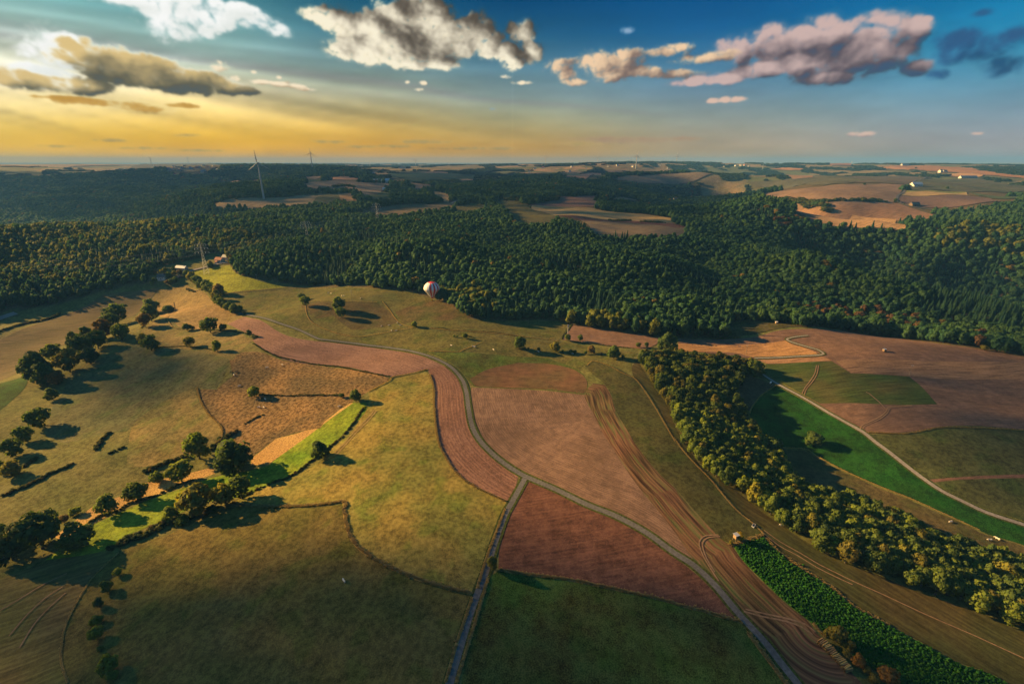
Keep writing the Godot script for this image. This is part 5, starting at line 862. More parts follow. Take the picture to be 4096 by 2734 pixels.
# ---------------------------------------------------------------- what the ground is made of
func noise_bytes(freq: float, seed_: int, w: int, h: int, octaves := 3, to_w := 0, to_h := 0) -> PackedByteArray:
	var f := FastNoiseLite.new(); f.seed = seed_; f.frequency = freq; f.fractal_octaves = octaves; f.noise_type = FastNoiseLite.TYPE_SIMPLEX_SMOOTH
	var im := f.get_seamless_image(w, h)
	im.convert(Image.FORMAT_L8)
	if to_w: im.resize(to_w, to_h, Image.INTERPOLATE_CUBIC)
	return im.get_data()

func ground_texture(size: int, mix_at: Callable) -> ImageTexture:
	var bytes := PackedByteArray(); bytes.resize(size * size * 3)
	for k in size * size:
		var c: Vector3 = mix_at.call(k)
		bytes[k * 3] = clampi(int(c.x), 0, 255); bytes[k * 3 + 1] = clampi(int(c.y), 0, 255); bytes[k * 3 + 2] = clampi(int(c.z), 0, 255)
	return ImageTexture.create_from_image(Image.create_from_data(size, size, false, Image.FORMAT_RGB8, bytes))

func surfaces():
	var n := 512
	var fine := noise_bytes(0.22, 1, n, n, 3)
	var mid := noise_bytes(0.05, 2, n, n, 4)
	var wide := noise_bytes(0.012, 3, n, n, 4)
	var lines := noise_bytes(0.05, 4, 48, n, 2, n, n)          # long along u
	var rows := noise_bytes(0.11, 5, 24, n, 2, n, n)
	var flecks := noise_bytes(0.16, 6, 256, n, 2, n, n)
	# every texture is about 0.72 of white (sRGB 220) on average
	surf.grass = ground_texture(n, func(k):
		var v := 214.0 + (fine[k] - 128) * .42 + (mid[k] - 128) * .40 + (wide[k] - 128) * .25
		var g := (mid[(k * 7) % (n * n)] - 128) * .06
		return Vector3(v - g + (fine[k] - 128) * .06, v + g, v - 8.0))
	surf.rough = ground_texture(n, func(k):
		var v := 206.0 + (fine[k] - 128) * .75 + (mid[k] - 128) * .75
		return Vector3(v + 4, v, v - 10.0))
	surf.straw = ground_texture(n, func(k):
		var v := 210.0 + (fine[k] - 128) * .8 + (flecks[k] - 128) * .4
		return Vector3(v + 3, v, v - 8.0))
	surf.crop = ground_texture(n, func(k):
		var v := 206.0 + (fine[k] - 128) * .85 + (mid[k] - 128) * .35 + (wide[k] - 128) * .4
		return Vector3(v - 6 + (wide[k] - 128) * -.2, v + 4, v - 10.0))
	surf.hay = ground_texture(n, func(k):
		var v := 216.0 + (lines[k] - 128) * .36 + (fine[k] - 128) * .22 + (mid[k] - 128) * .2
		return Vector3(v + 2, v, v - 5.0))
	surf.plough = ground_texture(n, func(k):
		var furrow := sin(TAU * 40.0 * (k / n) / n + (mid[k] - 128) * .02)
		var v := 206.0 + furrow * (9.0 + (rows[k] - 100) * .10) + (rows[k] - 128) * .22 + (fine[k] - 128) * .34 + (mid[k] - 128) * .18
		var s := maxf(0.0, flecks[k] - 172.0) * 1.1
		return Vector3(v + s, v + s * 1.1, v + s * 1.0))
	surf.tilled = ground_texture(n, func(k):
		var furrow := sin(TAU * 42.0 * (k / n) / n + (wide[k] - 128) * .03)
		var v := 211.0 + furrow * (9.0 + (rows[k] - 110) * .10) + (rows[k] - 128) * .2 + (fine[k] - 128) * .3 + (wide[k] - 128) * .2 + (mid[k] - 128) * .12
		var s := maxf(0.0, flecks[k] - 180.0) * .8
		return Vector3(v + s, v + s * 1.05, v + s))
	surf.tilled2 = ground_texture(n, func(k):
		var furrow := sin(TAU * 30.0 * (k / n) / n + (mid[k] - 128) * .02)
		var v := 206.0 + furrow * 6.0 + (lines[k] - 128) * .22 + (fine[k] - 128) * .5 + (wide[k] - 128) * .3 + (mid[k] - 128) * .2
		var s := maxf(0.0, flecks[k] - 165.0) * .8
		return Vector3(v + s, v + s * 1.15, v + s * 1.1))
	surf.strip = ground_texture(n, func(k):
		var v := 206.0 + (rows[k] - 128) * .5 + (lines[k] - 128) * .5 + (fine[k] - 128) * .2
		var g := clampf((lines[k] - 140) * .9, 0.0, 60.0)
		return Vector3(v - g * .9, v + g * .1, v - g * .6))
	surf.asphalt = ground_texture(n, func(k):
		var v := 216.0 + (fine[k] - 128) * .2 + (mid[k] - 128) * .25
		return Vector3(v, v, v))
	surf.gravel = surf.asphalt; surf.dirt = surf.asphalt
	surf.maize = surf.crop

func ground_mat(kind: String, c: Color, bump := 0.0) -> StandardMaterial3D:
	var m := StandardMaterial3D.new()
	m.albedo_texture = surf[kind]; m.albedo_color = lin(Color(c.r / .7, c.g / .7, c.b / .7))
	m.vertex_color_use_as_albedo = true
	m.roughness = 0.95; m.metallic_specular = 0.15
	return m

func along_line(line: PackedVector2Array, p: Vector2) -> Vector2:
	var best := 1e12; var out := Vector2.ZERO; var run := 0.0
	for k in line.size() - 1:
		var a := line[k]; var ab := line[k + 1] - a; var l2 := ab.length_squared()
		var t := clampf((p - a).dot(ab) / l2, 0.0, 1.0)
		var q := p - a - ab * t; var d2 := q.length_squared()
		if d2 < best:
			best = d2
			out = Vector2(run + sqrt(l2) * t, sqrt(d2) * (1.0 if ab.cross(q) > 0.0 else -1.0))
		run += sqrt(l2)
	return out

func fields():
	cover.resize(NI * NJ); woods.resize(NI * NJ)
	var lift := 0.10
	var no := 0
	for f in FIELDS:
		no += 1
		lift += 0.012
		var ring := smooth_ring(f[4])
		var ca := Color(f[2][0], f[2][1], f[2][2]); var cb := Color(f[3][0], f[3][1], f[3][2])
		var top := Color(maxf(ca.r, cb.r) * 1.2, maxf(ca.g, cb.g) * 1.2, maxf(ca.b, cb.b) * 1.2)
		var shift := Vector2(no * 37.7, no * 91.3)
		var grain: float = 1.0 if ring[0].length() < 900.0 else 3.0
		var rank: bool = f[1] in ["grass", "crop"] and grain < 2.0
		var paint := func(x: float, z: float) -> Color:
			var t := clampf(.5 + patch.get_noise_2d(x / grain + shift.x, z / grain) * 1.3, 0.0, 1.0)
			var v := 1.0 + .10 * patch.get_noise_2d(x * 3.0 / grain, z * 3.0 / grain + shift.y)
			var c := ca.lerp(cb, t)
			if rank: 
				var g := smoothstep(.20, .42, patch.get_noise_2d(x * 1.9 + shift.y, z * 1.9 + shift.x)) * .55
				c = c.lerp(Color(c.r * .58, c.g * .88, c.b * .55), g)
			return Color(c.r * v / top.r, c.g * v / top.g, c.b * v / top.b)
		var uv := func(x: float, z: float) -> Vector2: return Vector2(x, z) / TILE
		var fine: float = {"plough": 1.0, "tilled": 1.5, "tilled2": 1.5, "hay": 1.3}.get(f[1], 1.0)
		if f[5] is String:
			var guide := lane_line
			if f[5] == "strip": guide = ring_part(f[4], 2, 20)
			uv = func(x: float, z: float) -> Vector2: return along_line(guide, Vector2(x, z)) * fine / TILE
		elif f[5] != null:
			var dir := Vector2(sin(deg_to_rad(f[5])), -cos(deg_to_rad(f[5])))
			uv = func(x: float, z: float) -> Vector2: return Vector2(dir.dot(Vector2(x, z)), dir.cross(Vector2(x, z))) * fine / TILE
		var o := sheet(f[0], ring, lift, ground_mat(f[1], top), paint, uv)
		if o: tag(o, "", "", "", "structure")

func ring_part(a, from: int, to: int) -> PackedVector2Array:
	return points(a).slice(from, to)

func ribbon(line: PackedVector2Array, width: float) -> PackedVector2Array:
	var left := PackedVector2Array(); var right := PackedVector2Array()
	for k in line.size():
		var d := (line[mini(k + 1, line.size() - 1)] - line[maxi(k - 1, 0)]).normalized()
		var s := Vector2(-d.y, d.x) * width * .5
		left.append(line[k] + s); right.append(line[k] - s)
	right.reverse(); left.append_array(right)
	return left

func roads():
	var tone := {"asphalt": Color(.15, .145, .145), "gravel": Color(.30, .27, .25), "dirt": Color(.30, .19, .115)}
	var lift := 1.2
	for r in ROADS:
		lift += .004
		var line := smooth_line(r[3], 4.0 if points(r[3])[0].length() < 900.0 else 15.0)
		var paint := func(x: float, z: float) -> Color:
			var v := .8 + .15 * patch.get_noise_2d(x * 2.0, z * 2.0)
			return Color(v, v, v)
		var uv := func(x: float, z: float) -> Vector2: return Vector2(x, z) / TILE * 2.0
		# a green verge under the lane, then the lane
		var near: bool = points(r[3])[0].length() < 900.0
		if near and r[1] != "dirt":
			var vg := sheet("verge", ribbon(line, r[2] + 2.6), lift - .1, ground_mat("rough", Color(.075, .095, .022)), paint, uv, 0)
			if vg: tag(vg, "", "", "", "structure")
		var o := sheet(r[0], ribbon(line, r[2]), lift, ground_mat(r[1], tone[r[1]]), paint, uv)
		if o: tag(o, "", "", "", "structure")

func mark_zone(a, bit: int):
	var poly := PackedVector2Array()
	for p in points(a): poly.append(net(p.x, p.y))
	var lo := poly[0]; var hi := poly[0]; var n := poly.size()
	for p in poly: lo = lo.min(p); hi = hi.max(p)
	for j in range(maxi(int(lo.y), 0), mini(int(hi.y) + 1, NJ)):
		var xs := []; var y := j + .5
		for k in n:
			var p := poly[k]; var q := poly[(k + 1) % n]
			if (p.y <= y) != (q.y <= y): xs.append(p.x + (y - p.y) / (q.y - p.y) * (q.x - p.x))
		xs.sort()
		for k in range(0, xs.size() - 1, 2):
			for i in range(maxi(int(xs[k] + .5), 0), mini(int(xs[k + 1] + .5), NI)): woods[i * NJ + j] |= bit

func mark_woods():
	mark_zone(FOREST, 1)
	for z in CLEAR: mark_zone(z, 16)
	for z in SPRUCE: mark_zone(z, 2)
	for z in RUST: mark_zone(z, 4)
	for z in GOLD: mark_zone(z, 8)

var mosaic := FastNoiseLite.new()

func far_tone(x: float, z: float) -> int:
	return clampi(int((mosaic.get_noise_2d(x, z * .55) * .5 + .5) * 7.0), 0, 6)

func far_woods():
	# woods and copses of the far plateau, on the patches of the country that are wood
	var rng := RandomNumberGenerator.new(); rng.seed = 23
	var l := log(2250.0); var list := []
	while l < log(9000.0):
		var d := exp(l); var s := lerpf(14.0, 42.0, clampf((d - 2250.0) / 6000.0, 0, 1)) / d; var a := -.86
		while a < .86:
			var aa := a + rng.randf_range(-.4, .4) * s; var ll := l + rng.randf_range(-.4, .4) * s
			a += s
			var i := int((aa - AZ0) / STEP); var j := int((ll - LN0) / STEP)
			if cover[i * NJ + j] or woods[i * NJ + j] & 17: continue
			var dd := exp(ll); var x := dd * sin(aa); var z := -dd * cos(aa); var t := far_tone(x, z)
			if t == 3: list.append([x, z, s * d])
		l += s
	var mm := MultiMesh.new(); mm.transform_format = MultiMesh.TRANSFORM_3D; mm.use_colors = true
	mm.mesh = leaves(530, bush_lobes(531), 90, .26); mm.instance_count = list.size()
	for k in list.size():
		var w: float = list[k][2] * 1.5
		mm.set_instance_transform(k, Transform3D(Basis(Vector3.UP, rng.randf() * TAU).scaled_local(Vector3(w, rng.randf_range(9.0, 15.0), w)), on_ground(list[k][0], list[k][1])))
		var v := rng.randf_range(.7, 1.0); mm.set_instance_color(k, Color(.26 * v, .46 * v, .2 * v))
	var o := MultiMeshInstance3D.new(); o.multimesh = mm; o.name = "far_woods"; o.material_override = leaf_mat(Color(.16, .16, .16)); add_child(o)
	tag(o, "dark woods and copses scattered over the far plateau", "woods", "", "stuff")

func shading_clouds():
	# clouds added out of view, shaped from the ground areas they are to shade
	var rng := RandomNumberGenerator.new(); rng.seed = 29
	var edge := FastNoiseLite.new(); edge.seed = 9; edge.frequency = .004
	var vapour := flat_mat(Color(.8, .8, .8), 1.0)
	for k in SHADE_OUTLINES.size():
		var ring := points(SHADE_OUTLINES[k]); var lo := ring[0]; var hi := ring[0]; var list := []
		for p in ring: lo = lo.min(p); hi = hi.max(p)
		var gap: float = [30.0, 60.0, 30.0, 44.0, 28.0, 34.0][k]; var thick: float = [.53, .44, .54, .28, .55, .42][k]
		for a in int((hi.x - lo.x) / gap) + 1:
			for b in int((hi.y - lo.y) / gap) + 1:
				var p := lo + Vector2(a + rng.randf_range(-.35, .35), b + rng.randf_range(-.35, .35)) * gap
				if not Geometry2D.is_point_in_polygon(p, ring): continue
				var r := gap * thick * rng.randf_range(.75, 1.1); var pts := []; var radii := []
				for s in 7:
					pts.append(Vector3(p.x, ([0.0, 40.0, -10.0, 20.0, 60.0, 10.0][k]) + r * .55 * (s / 3.0 - 1.0), p.y)); radii.append(maxf(r * sqrt(maxf(0.0, 1.0 - pow(s / 3.0 - 1.0, 2.0))), .1))
				list.append(tube(pts, radii, 7))
		var o := part(numbered("shade_cloud"), joined(list), vapour, self)
		o.position = SUN_FROM.normalized() * 5500.0
		tag(o, ["added unseen small cloud before the low sun beyond the foreground meadows", "added unseen broad cloud bank before the low sun over the wooded hills", "added unseen little cloud before the low sun over the sloping pastures", "broken cloud bank added unseen before the low sun over the middle forest", "added unseen thick cloud before the low sun over the lowest field", "added unseen thin cloud before the low sun over the green fields"][k], "shade_cloud")

func ground():
	mosaic.seed = 11; mosaic.noise_type = FastNoiseLite.TYPE_CELLULAR; mosaic.frequency = .0022
	mosaic.cellular_return_type = FastNoiseLite.RETURN_CELL_VALUE; mosaic.domain_warp_enabled = true; mosaic.domain_warp_amplitude = 60.0; mosaic.domain_warp_frequency = .002
	var tones := [Color(.16, .13, .07), Color(.26, .18, .11), Color(.10, .11, .05), Color(.09, .085, .045), Color(.20, .15, .085), Color(.14, .12, .07), Color(.12, .12, .055)]
	var top := Color(.3, .24, .16)
	var vs := PackedVector3Array(); var ns := PackedVector3Array(); var us := PackedVector2Array(); var cs := PackedColorArray(); var idx := PackedInt32Array()
	for i in NI:
		for j in NJ:
			var p := spot(i, j); vs.append(p); ns.append(NM[i * NJ + j]); us.append(Vector2(p.x, p.z) / TILE)
			var d := Vector2(p.x, p.z).length()
			var c := Color(.140, .128, .045).lerp(Color(.105, .112, .035), clampf(.5 + patch.get_noise_2d(p.x, p.z) * 1.3, 0, 1))
			if d > 2400.0:
				c = tones[far_tone(p.x, p.z)]
			elif woods[i * NJ + j] & 1: c = Color(.095, .075, .042)
			cs.append(Color(c.r / top.r, c.g / top.g, c.b / top.b))
			if i < NI - 1 and j < NJ - 1:
				var q := i * NJ + j
				idx.append_array([q, q + NJ + 1, q + NJ, q, q + 1, q + NJ + 1])
	# the country behind and beside, coarser
	var cols := 44; var rs := 8; var rows_ := (NJ - 1) / rs + 1; var base := vs.size()
	for c in cols + 1:
		var t := float(c) / cols
		var a := -AZ0 + t * (TAU + 2.0 * AZ0)
		for r in rows_:
			var j := mini(r * rs, NJ - 1); var d := exp(LN0 + j * STEP)
			vs.append(Vector3(d * sin(a), lerpf(HT[(NI - 1) * NJ + j], HT[j], t), -d * cos(a))); ns.append(Vector3.UP); us.append(Vector2(d * sin(a), -d * cos(a)) / TILE); cs.append(Color(.42, .5, .3))
			if c < cols and r < rows_ - 1:
				var q := base + c * rows_ + r
				idx.append_array([q, q + rows_ + 1, q + rows_, q, q + 1, q + rows_ + 1])
	var hub := vs.size()
	vs.append(Vector3(0, HT[NI / 2 * NJ], 0)); ns.append(Vector3.UP); us.append(Vector2.ZERO); cs.append(Color(.42, .5, .3))
	for i in NI - 1: idx.append_array([hub, i * NJ, (i + 1) * NJ])
	for c in cols: idx.append_array([hub, base + c * rows_, base + (c + 1) * rows_])
	tag(part("ground", made(vs, ns, us, cs, idx), ground_mat("grass", top), self), "", "", "", "structure")

# ---------------------------------------------------------------- leaves
func leaves(seed_: int, lobes: Array, count: int, size: float, core := true, round_ := 0.4) -> ArrayMesh:
	# lobes: [centre, radius (Vector3)]; each leaf spray is a small bent sheet near a lobe's surface
	var rng := RandomNumberGenerator.new(); rng.seed = seed_
	var vs := PackedVector3Array(); var ns := PackedVector3Array(); var cs := PackedColorArray(); var idx := PackedInt32Array()
	var total := 0.0
	for l in lobes: total += l[1].x * l[1].y
	var mid := Vector3.ZERO
	for l in lobes: mid += l[0] / lobes.size()
	if core:
		for l in lobes:
			var first := vs.size()
			for r in 5:
				for s in 7:
					var th := PI * (r + .5) / 5.0; var ph := TAU * s / 7.0 + r * .4
					var dir := Vector3(sin(th) * cos(ph), cos(th), sin(th) * sin(ph))
					vs.append(l[0] + dir * l[1] * .55 * rng.randf_range(.8, 1.15)); ns.append(dir); cs.append(Color(.72, .72, .72))
			for r in 4:
				for s in 7:
					var a := first + r * 7 + s; var b := first + r * 7 + (s + 1) % 7
					idx.append_array([a, b + 7, b, a, a + 7, b + 7])
			for s in range(1, 6): idx.append_array([first, first + s, first + s + 1])
	for l in lobes:
		var n := int(round(count * l[1].x * l[1].y / total))
		for k in n:
			var dir := Vector3(rng.randfn(), rng.randfn() + .25, rng.randfn()).normalized()
			var p: Vector3 = l[0] + dir * l[1] * rng.randf_range(.84, 1.10)
			var hidden := false
			for o in lobes:
				if o != l and ((p - o[0]) / o[1]).length() < .78: hidden = true
			if hidden: continue
			var nrm := (dir + Vector3(rng.randfn(), rng.randfn(), rng.randfn()) * .42).normalized()
			if nrm.dot(dir) < .15: nrm = dir
			var u := nrm.cross(Vector3(rng.randfn(), rng.randfn(), rng.randfn())).normalized(); var v := nrm.cross(u)
			var s := size * rng.randf_range(.6, 1.25)
			var first := vs.size()
			var tone := rng.randf_range(.62, 1.0); var warm := rng.randf_range(-.07, .07)
			var soft := (dir * (1.2 - round_) + (p - mid).normalized() * round_ + nrm * (.75 - .5 * round_)).normalized()
			for q in [[-.5, -.35], [.5, -.5], [.42, .5], [-.35, .42]]:
				vs.append(p + (u * q[0] + v * q[1]) * s - nrm * s * .25 * absf(q[0] + q[1])); ns.append(soft); cs.append(Color(clampf(tone + warm, 0, 1), tone, clampf(tone - warm, 0, 1)))
			idx.append_array([first, first + 2, first + 1, first, first + 3, first + 2])
	return made(vs, ns, null, cs, idx)

func crown_lobes(seed_: int, many: int) -> Array:
	# a crown one unit wide and one unit tall, its foot at the trunk's foot
	var rng := RandomNumberGenerator.new(); rng.seed = seed_
	var out := [[Vector3(0, .50, 0), Vector3(.35, .38, .35)]]
	for k in many:
		var a := TAU * k / many + rng.randf_range(-.4, .4); var up := rng.randf_range(.20, .80)
		var far := .30 * sqrt(maxf(0.1, 1.0 - pow((up - .48) / .48, 2.0))) * rng.randf_range(.85, 1.15)
		var r := rng.randf_range(.15, .225)
		out.append([Vector3(cos(a) * far, up, sin(a) * far), Vector3(r, r * rng.randf_range(.8, 1.0), r)])
	out.append([Vector3(rng.randf_range(-.06, .06), .82, rng.randf_range(-.06, .06)), Vector3(.19, .17, .19)])
	return out

func bush_lobes(seed_: int) -> Array:
	var rng := RandomNumberGenerator.new(); rng.seed = seed_
	var out := []
	for k in 6:
		var a := TAU * k / 6.0 + rng.randf_range(-.5, .5); var far := rng.randf_range(.1, .3); var r := rng.randf_range(.2, .3)
		out.append([Vector3(cos(a) * far, rng.randf_range(.25, .6), sin(a) * far), Vector3(r, r * 1.1, r)])
	return out

func spruce_mesh(seed_: int, tiers: int, each: int) -> ArrayMesh:
	var rng := RandomNumberGenerator.new(); rng.seed = seed_
	var vs := PackedVector3Array(); var ns := PackedVector3Array(); var cs := PackedColorArray(); var idx := PackedInt32Array()
	var rings := 6
	for r in rings + 1:
		for s in 6:
			var y := .06 + .90 * r / rings; var a := TAU * s / 6.0; var w := .13 * (1.0 - float(r) / rings) + .004
			vs.append(Vector3(cos(a) * w, y, sin(a) * w)); ns.append(Vector3(cos(a), .3, sin(a)).normalized()); cs.append(Color(.6, .6, .6))
			if r < rings:
				var q := r * 6 + s; var q2 := r * 6 + (s + 1) % 6
				idx.append_array([q, q2, q2 + 6, q, q2 + 6, q + 6])
	for t in tiers:
		var h := float(t) / tiers; var w := .21 * pow(1.0 - h, .85) + .015
		for b in each:
			var a := TAU * (b + rng.randf()) / each; var y := .10 + .88 * h + rng.randf_range(-.02, .02)
			var out := Vector3(cos(a), 0, sin(a)); var side := Vector3(-sin(a), 0, cos(a))
			var len := w * rng.randf_range(.75, 1.2); var wid := w * rng.randf_range(.5, .8) + .01
			var first := vs.size(); var tone := rng.randf_range(.62, 1.0); var n := (out * .8 + Vector3(0, .7, 0)).normalized()
			var root := Vector3(0, y + .035, 0) + out * .02; var tip := Vector3(0, y - .03 - .15 * len, 0) + out * len
			for q in [root, root.lerp(tip, .6) + side * wid * .5 - Vector3(0, .02, 0), tip, root.lerp(tip, .6) - side * wid * .5 - Vector3(0, .02, 0)]:
				vs.append(q); ns.append(n); cs.append(Color(tone, tone, tone))
			idx.append_array([first, first + 2, first + 1, first, first + 3, first + 2])
	return made(vs, ns, null, cs, idx)

func tube(pts: Array, radii: Array, sides := 6) -> Array:
	var vs := PackedVector3Array(); var ns := PackedVector3Array(); var idx := PackedInt32Array()
	for k in pts.size():
		var d: Vector3 = (pts[mini(k + 1, pts.size() - 1)] - pts[maxi(k - 1, 0)]).normalized()
		var u := d.cross(Vector3(.31, .1, .95)).normalized(); var v := d.cross(u)
		for s in sides:
			var a := TAU * s / sides; var n := u * cos(a) + v * sin(a)
			vs.append(pts[k] + n * radii[k]); ns.append(n)
			if k < pts.size() - 1:
				var q := k * sides + s; var q2 := k * sides + (s + 1) % sides
				idx.append_array([q, q2 + sides, q2, q, q + sides, q2 + sides])
	return [vs, ns, idx]

func joined(list: Array) -> ArrayMesh:
	var vs := PackedVector3Array(); var ns := PackedVector3Array(); var idx := PackedInt32Array()
	for t in list:
		var first := vs.size()
		vs.append_array(t[0]); ns.append_array(t[1])
		for i in t[2]: idx.append(i + first)
	return made(vs, ns, null, null, idx)

func trunk_mesh(seed_: int) -> ArrayMesh:
	var rng := RandomNumberGenerator.new(); rng.seed = seed_
	var list := [tube([Vector3(0, -.04, 0), Vector3(.01, .12, 0), Vector3(-.01, .34, .01), Vector3(0, .66, 0)], [.040, .028, .022, .008])]
	for k in 5:
		var a := TAU * k / 5.0 + rng.randf_range(-.4, .4); var y := rng.randf_range(.2, .42)
		var d := Vector3(cos(a), 0, sin(a))
		list.append(tube([Vector3(0, y, 0), d * .12 + Vector3(0, y + .12, 0), d * .26 + Vector3(0, y + .28, 0)], [.014, .010, .004], 5))
	return joined(list)

const TINT := {"dark": [.090, .138, .038], "mid": [.130, .180, .038], "lime": [.185, .235, .036], "gold": [.225, .215, .040], "brown": [.19, .135, .05], "rust": [.27, .15, .04], "yellow": [.40, .30, .03], "olive": [.17, .16, .036]}

func leaf_mat(c: Color) -> StandardMaterial3D:
	var key := c.to_html()
	if not leaf_mats.has(key):
		var m := StandardMaterial3D.new()
		m.albedo_color = lin(Color(c.r / .8, c.g / .8, c.b / .8)); m.vertex_color_use_as_albedo = true
		m.roughness = .75; m.metallic_specular = .25
		m.backlight_enabled = true; m.backlight = Color(1.0, 1.0, .7)
		leaf_mats[key] = m
	return leaf_mats[key]

var crowns := []
var trunks := []
var bark: StandardMaterial3D
var bush: ArrayMesh

func tree_kit():
	for k in 5: crowns.append(leaves(100 + k, crown_lobes(200 + k, 8 + k % 4), 820, .10))
	for k in 3: trunks.append(trunk_mesh(300 + k))
	bark = flat_mat(Color(.075, .06, .045), .95)
	bush = leaves(400, bush_lobes(401), 190, .2)

func plant(called, label, group, at: Vector3, wide: float, tall: float, tint: String, rng) -> Node3D:
	var t := thing(called, label, "tree" if called != "bush" else "bush", at, rng.randf() * TAU, group)
	var k: int = rng.randi() % crowns.size()
	var c: Array = TINT[tint]; var v: float = rng.randf_range(.9, 1.1)
	var cr := part("crown", crowns[k], leaf_mat(Color(snappedf(c[0] * v, .004), snappedf(c[1] * v, .004), c[2])), t)
	cr.scale = Vector3(wide, tall, wide)
	var tr := part("trunk", trunks[k % 3], bark, t)
	tr.scale = Vector3(maxf(wide, tall) * .9, tall, maxf(wide, tall) * .9)
	return t

func single_trees():
	tree_kit()
	var rng := RandomNumberGenerator.new(); rng.seed = 5
	for t in TREES:
		var noun := "bush" if t[2] < 4.5 else "broadleaf tree"
		plant("bush" if t[2] < 4.5 else "broadleaf_tree", "%s %s %s" % [ADJ[t[4]], noun, PLACE[t[5]][0]], PLACE[t[5]][1], on_ground(t[0], t[1]), t[2] * 1.03, t[3] * 1.05, t[4], rng)

func wood_strip():
	var ring := points(WOOD); var lo := ring[0]; var hi := ring[0]
	for p in ring: lo = lo.min(p); hi = hi.max(p)
	var rng := RandomNumberGenerator.new(); rng.seed = 8
	var spots := []
	var s := 6.0
	for a in int((hi.x - lo.x) / s) + 1:
		for b in int((hi.y - lo.y) / s) + 1:
			var p := lo + Vector2(a + (b % 2) * .5 + rng.randf_range(-.28, .28), b + rng.randf_range(-.28, .28)) * s
			if Geometry2D.is_point_in_polygon(p, ring): spots.append(p)
	spots.sort_custom(func(x, y): return x.length() < y.length())
	var tints := ["mid", "dark", "lime", "mid", "gold", "mid", "dark", "mid", "lime", "mid", "olive", "mid", "dark"]
	var where := ["behind the lower maize field", "behind the upper maize field", "across from the hunting stand", "beside the pale dry meadow", "beside the deep green field"]
	for k in mini(spots.size(), 330):
		var p: Vector2 = spots[k]
		var tint: String = tints[rng.randi() % tints.size()]
		plant("wood_tree", "%s broadleaf tree of the long wood strip %s" % [ADJ[tint], where[mini(k / 66, 4)]], "trees of the wood strip " + where[mini(k / 66, 4)], on_ground(p.x, p.y), rng.randf_range(8.0, 11.5), rng.randf_range(10.0, 13.5), tint, rng)
	if spots.size() > 330: copies("broadleaf_wood", crowns[2], spots.slice(330), 9.5, 12.0, [Color(.13, .18, .038), Color(.08, .125, .036), Color(.17, .16, .036)], rng).set_meta("label", "broadleaf trees filling the upper end of the wood strip")

func copies(called, mesh, spots: Array, wide: float, tall: float, tones: Array, rng) -> MultiMeshInstance3D:
	var mm := MultiMesh.new(); mm.transform_format = MultiMesh.TRANSFORM_3D; mm.use_colors = true; mm.mesh = mesh; mm.instance_count = spots.size()
	for k in spots.size():
		var p: Vector2 = spots[k]; var s: float = rng.randf_range(.65, 1.25)
		mm.set_instance_transform(k, Transform3D(Basis(Vector3.UP, rng.randf() * TAU).scaled_local(Vector3(wide * s, tall * s, wide * s)), on_ground(p.x, p.y)))
		var c: Color = tones[rng.randi() % tones.size()]
		mm.set_instance_color(k, Color(c.r * 3.6, c.g * 3.6, c.b * 3.6))
	var o := MultiMeshInstance3D.new(); o.multimesh = mm; o.name = numbered(called)
	o.material_override = leaf_mat(Color(.2222, .2222, .2222)); add_child(o)
	return tag(o, "", "", "", "stuff")

